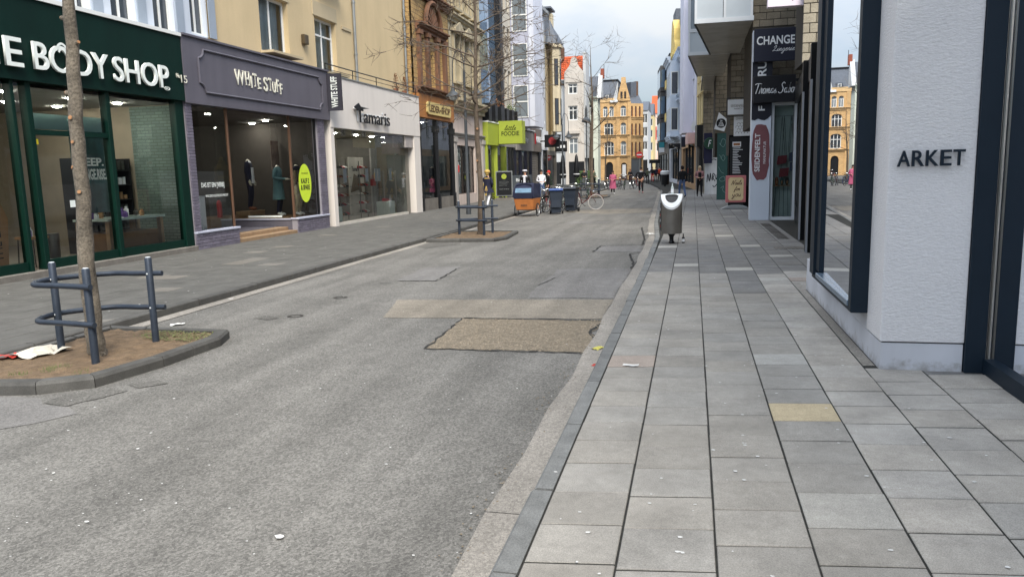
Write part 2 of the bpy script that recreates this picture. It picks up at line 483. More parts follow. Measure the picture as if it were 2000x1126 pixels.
# ================================================================== material instances
m_asph = asphalt('asphalt', c(116, 114, 110), .3)
m_asph_light = asphalt('asphalt_light_patch', c(122, 120, 118), .2)
m_asph_beige = asphalt('asphalt_beige_patch', c(136, 129, 118), .22)
m_ground = asphalt('ground_asphalt', c(108, 107, 105), .2)
m_gutter = asphalt('gutter_concrete', c(148, 143, 136), .2)
m_joint = M('joint_sand', c(48, 47, 42), .95, .4, 12, grain=.4)
m_slab = slab_mat('concrete_slab', c(153, 149, 142), .1)
m_slab_dark = slab_mat('concrete_slab_dark', c(128, 126, 123), .08)
m_slab_warm = slab_mat('concrete_slab_warm', c(170, 165, 157), .08, .28)
m_slab_pale = slab_mat('concrete_slab_pale', c(168, 165, 158), .1, .15)
m_slab_beige = slab_mat('sandstone_slab', c(182, 168, 140), .05, .12)
m_slab_pink = slab_mat('pinkish_slab', c(160, 148, 138), .05, .2)
m_slab_left = slab_mat('far_side_slab', c(98, 97, 94), .1, .3)
m_slab_left_pale = slab_mat('far_side_slab_pale', c(118, 114, 108), .1, .2)
m_kerb = M('basalt_kerb', c(134, 134, 131), .85, .35, 6, grain=.35, gscale=120, bmp=.3, rand=.2)
m_kerb_dark = M('dark_kerb', c(96, 94, 90), .88, .35, 5, grain=.3, gscale=120, bmp=.3, rand=.25)
m_crack = plain('crack_tar', c(45, 44, 42), .95)
m_soil = M('soil', c(126, 105, 82), .98, .45, 9, grain=.5, gscale=90, bmp=.8)
m_moss = M('moss', c(128, 132, 84), .95, .5, 14, grain=.4)
m_grass = M('grass_blades', c(86, 110, 48), .8, .3, 20)
m_gravel = M('gravel_stone', c(164, 150, 130), .9, .5, 40, grain=.4, gscale=160, rand=.1)
m_gravel_b = M('gravel_bed', c(138, 126, 108), .95, .35, 12, grain=.5, gscale=120, bmp=.8)
m_white_bit = plain('white_bits', c(205, 203, 198), .7)
m_paper = M('litter_paper', c(214, 205, 188), .7, .25, 14)
m_paper_red = plain('litter_red', c(176, 60, 50), .6)
m_yellow_bit = plain('litter_yellow', c(190, 182, 90), .6)
m_iron = M('cast_iron', c(70, 66, 62), .7, .3, 20, metal=.4)

XK = [(-8, -.755), (14, -.745), (20, -.80), (26, -1.10), (37, -1.45), (46, -1.75), (58, -2.15), (68, -2.85), (75, -3.5), (84, -4.4), (92, -5.3), (98, -6.4), (106, -8.2)]
def xk(y):
    for (a, b), (e, f) in zip(XK, XK[1:]):
        if y <= e: return b + (f - b) * (max(y, a) - a) / (e - a)
    return XK[-1][1]
XLK = -7.22                     # face of the left kerb
def zr(x, y=0):                 # cross fall of the road
    return -.045 - .065 * (min(max(-1.06 - x, 0), 6.16) / 6.16)
gm = MB().quad((-400, -60, -.14), (400, -60, -.14), (400, 700, -.14), (-400, 700, -.14))
struct(gm.build('ground', m_ground))
ys = [-8, -2, 2, 5, 8, 11, 14, 17, 20, 23, 26, 31, 37, 42, 46, 52, 58, 68, 75, 84, 92, 98, 106]
rd = MB()
for a, b in zip(ys, ys[1:]):
    K = 6
    for k in range(K):
        f = lambda y, q: (XLK - .02) + (xk(y) - .05 - (XLK - .02)) * q / K
        p = [(f(a, k), a), (f(a, k + 1), a), (f(b, k + 1), b), (f(b, k), b)]
        rd.quad(*[(x, y, zr(x)) for x, y in p])
road = struct(rd.build('road', m_asph, recalc=False))
def sheet(name, pts, mat, dz=.004, parent=road, **k):
    """thin repair patch lying on the cambered road"""
    m = MB()
    m.quad(*[(x, y, zr(x) + dz) for x, y in pts])
    return m.build(name, mat, parent, recalc=False)
def jag(pts, amp=.03, step=.25):
    out = []
    for (a, b), (e, f) in zip(pts, pts[1:] + pts[:1]):
        n = max(1, int(math.hypot(e - a, f - b) / step))
        for k in range(n):
            out.append((a + (e - a) * k / n + random.uniform(-amp, amp) * (k > 0), b + (f - b) * k / n + random.uniform(-amp, amp) * (k > 0)))
    return out
sheet('asphalt_patch', jag([(-3.95, 9.28), (-1.07, 9.32), (-1.07, 10.75), (-4.3, 10.66)], .02), m_asph_beige)
sheet('asphalt_patch', jag([(-2.35, 10.85), (-1.07, 10.85), (-1.07, 14.2), (-2.45, 14.1)], .03), m_asph_light)
sheet('asphalt_patch', jag([(-3.6, 31.5), (-1.7, 31.8), (-1.75, 35.4), (-6.5, 34.6)], .05), m_asph_beige)
sheet('asphalt_patch', jag([(-4.4, 26.2), (-2.9, 26.2), (-2.7, 27.0), (-4.2, 27.2)], .06), m_asph_light)
sheet('asphalt_patch', jag([(-2.15, 17.15), (-1.1, 17.0), (-1.1, 18.3), (-2.1, 18.4)], .05), m_asph_light)
sheet('asphalt_patch', jag([(-7.0, 4.2), (-5.3, 4.6), (-4.9, 5.1), (-5.6, 5.45), (-7.0, 5.3)], .06), m_asph_light)
m_asph_dark = asphalt('asphalt_dark_stain', c(104, 102, 98), .3)
def pxp(*q): return [tuple(G(a, b, -.08).xy) for a, b in q]
sheet('tar_stain', jag(pxp((85, 785), (140, 768), (215, 758), (250, 762), (200, 776), (130, 792)), .05, .12), m_asph_dark, .006)
sheet('tar_stain', jag(pxp((250, 750), (310, 742), (330, 748), (270, 757)), .04, .12), m_asph_dark, .006)
sheet('asphalt_patch', jag(pxp((775, 548), (830, 522), (905, 520), (850, 549)), .03), m_asph_light, .005)
sheet('tar_stain', jag(pxp((800, 478), (850, 473), (905, 470), (900, 476), (830, 484)), .12, .3), m_asph_dark, .006)
sheet('tar_stain', jag(pxp((495, 620), (520, 614), (545, 620), (520, 624)), .04, .12), m_asph_dark, .006)
# the broken-up hole filled with gravel
HOLE = [(-2.77, 7.6), (-1.03, 7.56), (-1.0, 8.2), (-1.12, 8.5), (-.99, 9.2), (-2.84, 9.26)]
hb = sheet('gravel_bed', jag(HOLE, .03, .15), m_gravel_b, .005)
def inside(x, y, poly):
    r = False
    for (a, b), (e, f) in zip(poly, poly[1:] + poly[:1]):
        if (b > y) != (f > y) and x < (e - a) * (y - b) / (f - b) + a: r = not r
    return r
def stone(mb, x, y, z, s):
    vs = []
    for k in range(6):
        a = k * math.pi / 3 + random.random()
        vs.append((x + s * math.cos(a) * random.uniform(.7, 1.1), y + s * math.sin(a) * random.uniform(.7, 1.1), z))
    top = (x + random.uniform(-.3, .3) * s, y + random.uniform(-.3, .3) * s, z + s * random.uniform(.35, .8))
    mb.add(vs + [top], [(k, (k + 1) % 6, 6) for k in range(6)])
gv = MB(); n = 0
while n < 4200:
    x, y = random.uniform(-2.85, -1.0), random.uniform(7.55, 9.28)
    if inside(x, y, HOLE):
        stone(gv, x, y, zr(x) + .004, random.choice((.005, .007, .009, .012, .018)) * random.uniform(.8, 1.2)); n += 1
struct(gv.build('gravel', m_gravel, road), 'stuff')
def crack(pts, w=.02, mat=m_crack, dz=.008, amp=.025):
    m = MB(); q = []
    for (a, b), (e, f) in zip(pts, pts[1:]):
        k_ = max(2, int(math.hypot(e - a, f - b) / .12))
        for k in range(k_): q.append((a + (e - a) * k / k_ + random.uniform(-amp, amp), b + (f - b) * k / k_ + random.uniform(-amp, amp)))
    q.append(pts[-1])
    for i in range(len(q) - 1):
        (a, b), (e, f) = q[i], q[i + 1]; l = math.hypot(e - a, f - b) or 1; nx, ny = -(f - b) / l, (e - a) / l
        w0, w1 = w * random.uniform(.4, 1.2) / 2, w * random.uniform(.4, 1.2) / 2
        m.quad(*[(x, y, zr(x) + dz) for x, y in ((a - nx * w0, b - ny * w0), (e - nx * w1, f - ny * w1), (e + nx * w1, f + ny * w1), (a + nx * w0, b + ny * w0))])
    return m.build('crack', mat, road, recalc=False)
crack([(-2.84, 9.28), (-2.0, 9.24), (-1.0, 9.2)], .05)
crack([(-2.84, 9.26), (-2.77, 7.6)], .035)
crack([(-2.77, 7.58), (-1.9, 7.55), (-.98, 7.5), (-.8, 7.52)], .03)
crack([(-1.02, 7.6), (-1.0, 8.2), (-1.14, 8.5), (-.99, 9.2)], .05)
crack([(-2.15, 17.1), (-2.12, 18.4), (-1.15, 18.5), (-1.2, 20.0), (-1.5, 24.0)], .05)
crack([(-1.02, 14.2), (-1.3, 16.6), (-.92, 16.9)], .05)
crack([(-.95, 17.0), (-1.08, 14.1)], .06)
for px in ([(860, 545), (890, 525)], [(780, 548), (850, 549), (862, 546)], [(740, 553), (765, 552)], [(1050, 560), (1085, 545)]):
    crack([tuple(G(x, y, -.08).xy) for x, y in px], .03)
for px in ((577, 616), (665, 580)):
    p = G(px[0], px[1], -.08)
    mh = MB()
    for k in range(18):
        a, b = 2 * math.pi * k / 18, 2 * math.pi * (k + 1) / 18
        mh.quad(*[(p.x + r * math.cos(t), p.y + r * math.sin(t), zr(p.x) + .006) for r, t in ((.07, a), (.11, a), (.11, b), (.07, b))])
    mh.build('valve_cover', m_iron, road, recalc=False)
# gutter strips, cast in lengths
def strip_along(name, xa, xb, y0, y1, za, zb, mat, parent, step, gap=.008, jit=.01, rnd=None):
    y = y0
    while y < y1:
        l = step * random.uniform(.85, 1.15) if rnd is None else rnd()
        e = min(y + l, y1)
        m = MB(); n = 3
        for k in range(n):
            a, b = y + (e - gap - y) * k / n, y + (e - gap - y) * (k + 1) / n
            m.quad((xa(a), a, za(xa(a))), (xb(a), a, za(xb(a))), (xb(b), b, za(xb(b))), (xa(b), b, za(xa(b))))
        m.build(name, mat, parent, recalc=False)
        y = e
wob = lambda y: .025 * math.sin(y * 3.1) + .02 * math.sin(y * 7.7)
strip_along('gutter_block', lambda y: xk(y) - .31 + wob(y) * .7, lambda y: xk(y) - .125, 1, 60, lambda x: zr(x) + .009, 0, m_gutter, road, 3.0)
strip_along('gutter_block', lambda y: XLK + .005, lambda y: XLK + .24 + wob(y) * .3, 1, 70, lambda x: zr(x) + .009, 0, m_gutter, road, 2.4)

# ------------------------------------------------------------------ pavements
pv = MB()
for a, b in zip(ys, ys[1:]):
    pv.quad((xk(a) - .02, a, -.0045), (9, a, -.0045), (9, b, -.0045), (xk(b) - .02, b, -.0045))
pave = struct(pv.build('pavement', m_joint, recalc=False)); pave.name = 'pavement_right'
pl = MB()
pl.quad((-30, -8, -.006), (XLK - .1, -8, -.006), (XLK - .1, 88, -.006), (-30, 88, -.006))
pave_l = struct(pl.build('pavement_left', m_joint, recalc=False))

def kerb_stones(side, y0, y1, parent, mat, ln):
    y = y0
    while y < y1:
        e = y + random.uniform(ln * .8, ln * 1.15)
        g = random.uniform(.006, .014)
        if side == 'R': f = lambda t: (xk(t) - .125, xk(t) - .005)
        else: f = lambda t: (XLK - .13, XLK)
        tilt = random.uniform(-.006, .004); sh = random.uniform(-.008, .008)
        (a0, a1), (b0, b1) = f(y + g), f(e - g)
        zt = .004 + tilt
        zc = zt - .012
        ch = .018
        o0 = 1 if side == 'R' else -1
        if side == 'R':
            ring = lambda q0, q1, t: [(q0 + sh, t, -.15), (q0 + sh, t, zc - .004), (q0 + sh + ch, t, zt), (q1, t, zt), (q1, t, -.15)]
        else:
            ring = lambda q0, q1, t: [(q0, t, -.15), (q0, t, zt), (q1 - ch + sh, t, zt), (q1 + sh, t, zc - .004), (q1 + sh, t, -.15)]
        r0, r1 = ring(a0, a1, y + g), ring(b0, b1, e - g)
        m = MB().add(r0 + r1, [tuple(range(5)), tuple(range(5, 10))] + [(i, (i + 1) % 5, 5 + (i + 1) % 5, 5 + i) for i in range(5)])
        m.build('kerb_stone', mat, parent)
        y = e
kerb_stones('R', 1.2, 60, pave, m_kerb, 1.0)
kerb_stones('L', 3.0, 80, pave_l, m_kerb_dark, 1.0)

# --- slabs on the near pavement
SH = .13
def slab_ring(x0, x1, y0, y1, z):
    return [(x0, y0 + SH * (x0 - .3), z), (x1, y0 + SH * (x1 - .3), z), (x1, y1 + SH * (x1 - .3), z), (x0, y1 + SH * (x0 - .3), z)]
def slab_mesh(mb, x0, x1, y0, y1, dz=0.0, tx=0.0, ty=0.0):
    b = slab_ring(x0, x1, y0, y1, 0); cx, cy = (x0 + x1) / 2, (y0 + y1) / 2
    t = slab_ring(x0 + .004, x1 - .004, y0 + .004, y1 - .004, 0)
    zz = lambda p: dz + tx * (p[0] - cx) + ty * (p[1] - cy)
    mb.add([(p[0], p[1], -.03) for p in b] + [(p[0], p[1], zz(p) - .004) for p in b] + [(p[0], p[1], zz(p)) for p in t],
           [(0, 1, 5, 4), (1, 2, 6, 5), (2, 3, 7, 6), (3, 0, 4, 7), (4, 5, 9, 8), (5, 6, 10, 9), (6, 7, 11, 10), (7, 4, 8, 11), (8, 9, 10, 11)])
COLS = [(-.75, -.325), (-.325, .125), (.125, .575), (.575, 1.04), (1.04, 1.49), (1.49, 1.95), (1.95, 2.42)]
SPECIAL = []
for px, py, m_ in ((1567, 800, m_slab_beige), (1240, 697, m_slab_pink), (1530, 692, m_slab_pale), (1562, 607, m_slab_pale), (1293, 482, m_slab_pale), (1342, 515, m_slab_pale),
                   (1466, 479, m_slab_pale), (1494, 517, m_slab_beige), (1446, 526, m_slab_pale), (1518, 498, m_slab_pale), (1670, 975, m_slab_pale), (1460, 418, m_slab_pale), (1430, 460, m_slab_pale), (1510, 547, m_slab_pale), (1575, 545, m_slab_pink)):
    p = G(px, py); SPECIAL.append((p.x, p.y, m_))
singles = []; rest = []
for ci, (x0, x1) in enumerate(COLS):
    y = 2.0 + random.uniform(0, .4)
    while y < 62:
        l = random.choice((.385, .40, .41, .43)) * random.uniform(.98, 1.02)
        if y < 2.6: l = .4
        ok = True
        cy = y + l / 2 + SH * ((x0 + x1) / 2 - .3)
        if ci >= 5 and 7.25 < cy < 11.62: ok = False
        
        if ok:
            it = (x0 + .005 + random.uniform(-.001, .002), x1 - .005 + random.uniform(-.002, .001), y + .007 + random.uniform(-.003, .002), y + l - .007 + random.uniform(-.002, .003))
            vis = cy > 2.75 and (ci < 5 or cy < 7 or cy > 11.6)
            (singles if (vis and cy < 23 and len(singles) < 2000) else rest).append((cy, ci, it))
        y += l
singles.sort(key=lambda s: s[0])
rest += singles[296:]; singles = singles[:296]
for cy, ci, it in singles:
    mb = MB(); cx = (it[0] + it[1]) / 2
    slab_mesh(mb, *it, dz=random.uniform(-.0005, .0035), tx=random.uniform(-.006, .006), ty=random.uniform(-.006, .006))
    mt = m_slab
    if cy > 13.4: mt = m_slab_dark
    elif ci >= 4: mt = m_slab_warm
    if cy < 13.4 and ci == 3 and cy > 11: mt = m_slab_dark
    for sx, sy, sm in SPECIAL:
        if it[0] < sx < it[1] and abs(sy - cy) < (it[3] - it[2]) / 2: mt = sm
    mb.build('slab', mt, pave)
rb = MB(); rp = MB()
for cy, ci, it in rest:
    if cy < 2.75 or cy > 60: continue
    sp = [s for s in SPECIAL if it[0] < s[0] < it[1] and abs(s[1] - cy) < .2]
    slab_mesh(rp if (sp or random.random() < .025) else rb, *it, dz=random.uniform(-.003, .002), ty=random.uniform(-.006, .006))
y = 20.0
while y < 62:                     # more columns where the pavement widens towards the bend
    for x0 in (-1.62, -1.19):
        if x0 > xk(y) + .0: slab_mesh(rb, x0 + .005, x0 + .43, y, y + .4)
    y += .405
struct(rb.build('far_slabs', m_slab_dark, pave), 'stuff')
struct(rp.build('far_pale_slabs', m_slab_pale, pave), 'stuff')
# narrow filler strip along the plinth
y = 7.2
while y < 11.7:
    l = random.uniform(.5, .9); mb = MB(); slab_mesh(mb, 1.50, 1.60, y - .15, y + l - .16); mb.build('filler_slab', m_gutter, pave); y += l
# --- slabs on the far pavement: laid in the same way, hardly told apart
lb = MB()
ls = [-7.36 - .45 * k for k in range(12)]
paleL = []
for q in ((525, 497), (388, 521), (415, 545), (680, 451), (555, 479), (595, 471), (505, 502), (545, 494), (265, 600), (640, 428), (420, 525), (595, 503), (790, 436), (640, 437)):
    g_ = G(*q); paleL.append((g_.x, g_.y))
for k in range(11):
    y = 4 + .13 * k
    while y < 70:
        l = .42; x0, x1 = ls[k + 1], ls[k]
        if x0 > -12.5:
            hit = any(x0 < a < x1 and y < b < y + l for a, b in paleL)
            if hit:
                mb = MB(); slab_mesh(mb, x0 + .006, x1 - .006, y + .006, y + l - .006, dz=.002)
                mb.build('slab', m_slab_left_pale, pave_l)
            else: slab_mesh(lb, x0 + .005, x1 - .005, y + .005, y + l - .005, dz=random.uniform(-.002, .002))
        y += l
struct(lb.build('slab_field', m_slab_left, pave_l), 'stuff')

# ------------------------------------------------------------------ tree pits (raised kerbed islands in the road)
def pit(label, corners, mat=m_kerb_dark, seglen=1.0, top=.0):
    """corners run round the island, outer edge; bevelled kerb stones round a bed of soil"""
    t = thing('tree_pit', label, 'tree pit', (sum(p[0] for p in corners) / len(corners), sum(p[1] for p in corners) / len(corners), -.1))
    ox, oy = t.location.x, t.location.y
    inner = []
    n = len(corners)
    for i in range(n):
        a, p, b = Vector(corners[i - 1]), Vector(corners[i]), Vector(corners[(i + 1) % n])
        d1, d2 = (p - a).normalized(), (b - p).normalized()
        n1, n2 = Vector((-d1.y, d1.x)), Vector((-d2.y, d2.x))
        bi = (n1 + n2).normalized()
        inner.append(tuple(p + bi * (.14 / max(.5, bi.dot(n1)))))
    for i in range(n):
        a, b, e, f = corners[i], corners[(i + 1) % n], inner[(i + 1) % n], inner[i]
        k_ = max(1, round(math.hypot(b[0] - a[0], b[1] - a[1]) / seglen))
        for k in range(k_):
            L_ = lambda p, q, t_: (p[0] + (q[0] - p[0]) * t_ - ox, p[1] + (q[1] - p[1]) * t_ - oy)
            s, u = k / k_ + .006, (k + 1) / k_ - .006
            o0, o1, i0, i1 = L_(a, b, s), L_(a, b, u), L_(f, e, s), L_(f, e, u)
            m0 = (o0[0] * .85 + i0[0] * .15, o0[1] * .85 + i0[1] * .15); m1 = (o1[0] * .85 + i1[0] * .15, o1[1] * .85 + i1[1] * .15)
            T = .1 + top
            m = MB().add([(*o0, -.03), (*o1, -.03), (*i1, -.03), (*i0, -.03), (*o0, T - .03), (*o1, T - .03), (*m0, T), (*m1, T), (*i0, T), (*i1, T)],
                         [(0, 1, 5, 4), (4, 5, 7, 6), (6, 7, 9, 8), (8, 9, 2, 3), (0, 4, 6, 8, 3), (1, 2, 9, 7, 5)])
            m.build('kerb_stone', mat, t)
    g = MB(); K = 26
    xs = [p[0] for p in inner]; yy = [p[1] for p in inner]
    x0, x1, y0, y1 = min(xs), max(xs), min(yy), max(yy)
    hz = {}
    for i in range(K + 1):
        for j in range(K + 1):
            hz[i, j] = (x0 + (x1 - x0) * i / K - ox, y0 + (y1 - y0) * j / K - oy, .065 + top + random.uniform(0, .02) + .012 * math.sin(i * .9) * math.cos(j * .7))
    poly = [(p[0] - ox, p[1] - oy) for p in inner]
    for i in range(K):
        for j in range(K):
            q = [hz[i, j], hz[i + 1, j], hz[i + 1, j + 1], hz[i, j + 1]]
            if inside(sum(v[0] for v in q) / 4, sum(v[1] for v in q) / 4, poly): g.quad(*q)
    g.build('soil_bed', m_soil, t, recalc=False)
    # skirt of soil so that no gap shows inside the kerb
    MB().quad(*[(p[0], p[1], .06 + top) for p in poly]).build('soil_base', m_soil, t, recalc=False)
    return t
pit1 = pit('large kerbed tree pit with bare soil and weeds under the big bare trunk',
           [(-7.05, 4.9), (-6.3, 5.45), (-5.75, 5.55), (-5.36, 5.82), (-5.22, 6.6), (-5.2, 7.55), (-5.35, 7.95), (-7.05, 8.0)], top=.02, seglen=.62)
pit2 = pit('kerbed square tree pit around the slim tree by the pavement edge',
           [(-7.1, 19.9), (-5.15, 19.9), (-4.95, 20.5), (-5.1, 22.6), (-7.1, 22.7)])
pit3 = pit('kerbed tree pit beyond the parked cargo bicycle', [(-7.1, 48.6), (-5.4, 48.6), (-5.2, 50), (-5.4, 52.4), (-7.1, 52.4)])
# weeds, moss, litter in the first pit
gr = MB()
for cx, cy, rr, nn in ((-6.02, 6.08, .13, 170), (-6.25, 5.85, .1, 50), (-5.55, 7.6, .28, 160), (-6.1, 7.7, .3, 120), (-5.6, 6.0, .15, 40)):
    for _ in range(nn):
        a, r = random.random() * 6.28, rr * math.sqrt(random.random())
        x, y = cx + r * math.cos(a), cy + r * math.sin(a); h = random.uniform(.02, .07); b = random.random() * 6.28
        gr.add([(x - .003, y, -.04), (x + .003, y, -.04), (x + .03 * math.cos(b), y + .03 * math.sin(b), -.02 + h)], [(0, 1, 2)])
o = struct(gr.build('grass', m_grass), 'stuff'); tag(o, 'thin tufts of green weeds in the soil of the big tree pit', 'grass')
ms = MB()
for _ in range(900):
    a, r = random.random() * 6.28, math.sqrt(random.random())
    x, y = -5.75 + .5 * r * math.cos(a), 7.62 + .3 * r * math.sin(a)
    if x > -5.38 or y > 7.9: continue
    s = random.uniform(.006, .016)
    ms.add([(x + s * math.cos(a + k * 2.1), y + s * math.sin(a + k * 2.1), .008 + random.uniform(0, .012)) for k in range(3)], [(0, 1, 2)])
o = struct(ms.build('moss_cover', m_moss), 'stuff'); tag(o, 'pale green moss flecks at the corner of the big tree pit', 'moss')
def crumple(name, label, x, y, z, s, mat, cat='litter', seed=1, group=None, asp=1.0):
    rr = random.Random(seed); m = MB(); K = 6; P = {}
    for i in range(K + 1):
        for j in range(K + 1):
            P[i, j] = ((i / K - .5) * s * asp + rr.uniform(-.05, .05) * s, (j / K - .5) * s + rr.uniform(-.05, .05) * s, rr.uniform(.0, .16) * s)
    for i in range(K):
        for j in range(K): m.quad(P[i, j], P[i + 1, j], P[i + 1, j + 1], P[i, j + 1])
    o = m.build(name, mat, loc=(x, y, z), rot=(0, 0, rr.random() * 6), recalc=False)
    return tag(o, label, cat, group)
crumple('paper_litter', 'crumpled cream paper wrapper on the soil of the tree pit', -6.72, 6.62, .0, .34, m_paper, seed=3, asp=1.4)
crumple('paper_litter', 'orange red scrap of wrapper beside the crumpled cream paper', -6.95, 6.4, .004, .2, m_paper_red, seed=5)
p = G(347, 634, -.1); crumple('paper_litter', 'small white crushed wrapper on the asphalt beside the mossy pit corner', p.x, p.y, zr(p.x) + .005, .12, m_white_bit, seed=6, asp=1.5)
p = G(450, 583, -.1); crumple('paper_litter', 'white scrap lying against the far kerb on the road', p.x, p.y, zr(p.x) + .005, .07, m_white_bit, seed=9)
p = G(1270, 457, -.03); crumple('paper_litter', 'white paper scrap in the gutter near the steel litter bin', p.x, p.y, -.03, .16, m_white_bit, seed=11, asp=1.4)
p = G(1168, 679, -.03); crumple('banana_peel', 'yellowish fruit peel in the gutter by the gravel patch', p.x, p.y, -.035, .09, m_yellow_bit, 'litter', seed=12, asp=1.6)
p = G(1162, 712, -.03); crumple('paper_litter', 'red scrap crushed in the gutter against the kerb', p.x, p.y, -.035, .07, m_paper_red, seed=14, asp=.7)
p = G(1232, 714); crumple('paper_litter', 'white torn paper flat on the slab beside the kerb', p.x, p.y, .004, .07, m_white_bit, seed=17, asp=2.0)
# trodden gum, confetti and grit all over the street
cf = MB()
def bit(x, y, z, s):
    a0 = random.random() * 6; n = random.choice((5, 6, 7))
    cf.add([(x + s * random.uniform(.5, 1.1) * math.cos(a0 + k * 6.283 / n), y + s * .8 * random.uniform(.5, 1.1) * math.sin(a0 + k * 6.283 / n), z) for k in range(n)], [tuple(range(n))])
for _ in range(620):
    y = 2.4 + 24 * random.random() ** 1.6; x = random.uniform(-6.9, -1.1)
    bit(x, y, zr(x) + .0075, random.choice((.004, .005, .006, .008, .009, .013)))
for _ in range(190):
    y = 2.8 + 20 * random.random() ** 1.6; x = random.uniform(-.7, 2.0 if y < 6.8 else 1.45)
    bit(x, y, .0065, random.choice((.006, .008, .012, .016)))
for _ in range(160):
    y = 8 + 22 * random.random(); x = random.uniform(-12.1, -7.5); bit(x, y, .0075, random.choice((.01, .014, .022)))
p = G(546, 1059, -.08); bit(p.x, p.y, zr(p.x) + .012, .03)
for px, py in ((340, 780), (105, 927), (270, 880), (171, 1025), (1480, 890), (1455, 868), (1692, 928), (1740, 1073), (1805, 863), (1437, 919), (1453, 936), (1085, 920), (1328, 1047), (1333, 1078)):
    p = G(px, py, .0065 if px > 1050 else -.08); bit(p.x, p.y, .0065 if px > 1050 else zr(p.x) + .012, .016)
o = struct(cf.build('gum_spots', m_white_bit, recalc=False), 'stuff'); tag(o, 'white trodden gum spots and confetti scattered over street and slabs', 'spots')
# dirt crumbs along the road edge
db = MB()
for _ in range(700):
    y = 2.5 + 20 * random.random() ** 1.5
    if random.random() < .5: x = xk(y) - .33 + random.gauss(0, .05)
    else: x = XLK + abs(random.gauss(.1, .12))
    stone(db, x, y, zr(x) + .008, random.uniform(.004, .011))
o = struct(db.build('grit', m_gravel_b), 'stuff'); tag(o, 'grit and crumbs gathered along the gutters', 'grit')
# ================================================================== left row of shops
XL = -12.34
def U(px, py, d=0.0): return PX(px, py, XL - d).y
def Z(px, py, d=0.0): return PX(px, py, XL - d).z
g_shop = glass_mat('shop_glass', (.80, .85, .84, 1), 1.5)
g_win = M('window_glass', c(58, 64, 70), .04, .15, 1.0, spec=1.0)
g_winl = M('window_glass_pale', c(120, 128, 134), .08, .2, 1.5, spec=1.0)
g_clear = glass_mat('clear_glass', (.9, .92, .92, 1), 1.45)
m_white = M('white_paint', c(222, 224, 226), .6, .08, 3)
m_wpvc = M('white_frame', c(226, 226, 222), .45, .06, 3)
m_bsgreen = M('dark_green_paint', c(8, 38, 32), .6, .15, 2, streak=.15, spec=.15)
m_bsgreen2 = M('green_frame', c(4, 38, 30), .5, .12, 4, spec=.2)
m_letter = plain('letter_white', c(232, 236, 230), .5)
m_stone = M('grey_stone', c(128, 122, 114), .85, .25, 5, grain=.2, streak=.2)
m_bluewhite = M('pale_render', c(205, 212, 222), .8, .1, 1.2, streak=.12)
m_greyblue = M('grey_reveal', c(150, 160, 172), .7, .1, 2)
m_wsgrey = M('violet_grey_paint', c(98, 95, 104), .5, .1, 1.5, streak=.1)
m_wsbrick = M('violet_glazed_brick', c(124, 118, 132), .38, .2, 8, grain=.15, gscale=50, rand=.28)
m_wsjoint = plain('pale_mortar', c(140, 136, 142), .9)
m_wssill = plain('pale_grey_sill', c(176, 178, 192), .35)
m_cream = M('letter_cream', c(226, 222, 205), .5, .06, 6)
m_yellow = M('yellow_render', c(206, 184, 145), .88, .1, .7, grain=.05, gscale=50, streak=.05)
m_yellow2 = M('yellow_render_band', c(186, 170, 140), .88, .12, .9)
m_zinc = M('zinc', c(160, 163, 163), .4, .2, 5, metal=.6)
m_tam = M('cream_panel', c(222, 214, 206), .55, .06, .8, streak=.05)
m_black = M('black_paint', c(24, 25, 28), .45, .15, 4)
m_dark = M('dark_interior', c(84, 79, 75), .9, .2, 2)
m_wood = M('wood_floor', c(120, 90, 62), .6, .3, 3, streak=.1)
m_step = M('oak_step', c(150, 124, 96), .6, .25, 6)
m_warmwall = M('warm_interior', c(150, 140, 122), .9, .15, 2)
m_ceil = M('shop_ceiling', c(150, 150, 145), .9, .1, 2)
m_brickgreen = coursed('pale_green_brick', c(112, 132, 124), c(84, 100, 93), .22, .075)
m_spot = lamp_mat('spot_lamp', (1.0, .93, .82, 1), 60.0)
m_steel = M('brushed_steel', c(120, 118, 114), .32, .15, 8, metal=.9)
m_plum = plain('purple_goods', c(110, 80, 150), .5)
m_teal = M('teal_banner', c(52, 92, 92), .7, .6, 2.4, streak=.5)
m_card = M('cardboard', c(160, 124, 88), .9, .15, 9)
m_iron_dark = M('dark_blue_steel', c(52, 60, 72), .42, .22, 9, metal=.35, grain=.12)
m_curtain = plain('net_curtain', c(206, 212, 208), .9)
m_lime = M('lime_paint', c(156, 168, 62), .5, .08, 2)
m_dkbrown = M('brown_stone', c(112, 82, 62), .8, .25, 3, grain=.15, streak=.25)

def room(F, u0, u1, d0, d1, z0, z1, wm, fm, cm=None, sidem=None, lamps=()):
    k = MB().quad((u0, d0, z0), (u1, d0, z0), (u1, d1, z0), (u0, d1, z0)); fl = F.mb('floor', fm, k, recalc=False)
    F.mb('ceiling', cm or m_ceil, MB().quad((u0, d0, z1), (u1, d0, z1), (u1, d1, z1), (u0, d1, z1)), recalc=False)
    F.mb('back_wall', wm, MB().quad((u0, d1, z0), (u1, d1, z0), (u1, d1, z1), (u0, d1, z1)), recalc=False)
    F.mb('inner_wall', wm, MB().quad((u0, d0, z0), (u0, d1, z0), (u0, d1, z1), (u0, d0, z1)), recalc=False)
    F.mb('inner_wall', sidem or wm, MB().box(u1 - .02, u1, d0, d1, z0, z1))
    for (u, d) in lamps:
        F.mb('ceiling_lamp', m_spot, MB().lathe([(.09, -.03), (.09, 0)], u, d, 10, z1 - .002))
def pane(F, pts, mat=None, part='glass_pane', parent=None):
    return F.mb(part, mat or g_shop, MB().quad(*pts), parent, recalc=False)
def vpane(F, u0, u1, z0, z1, d, mat=None, parent=None): return pane(F, [(u0, d, z0), (u1, d, z0), (u1, d, z1), (u0, d, z1)], mat, parent=parent)

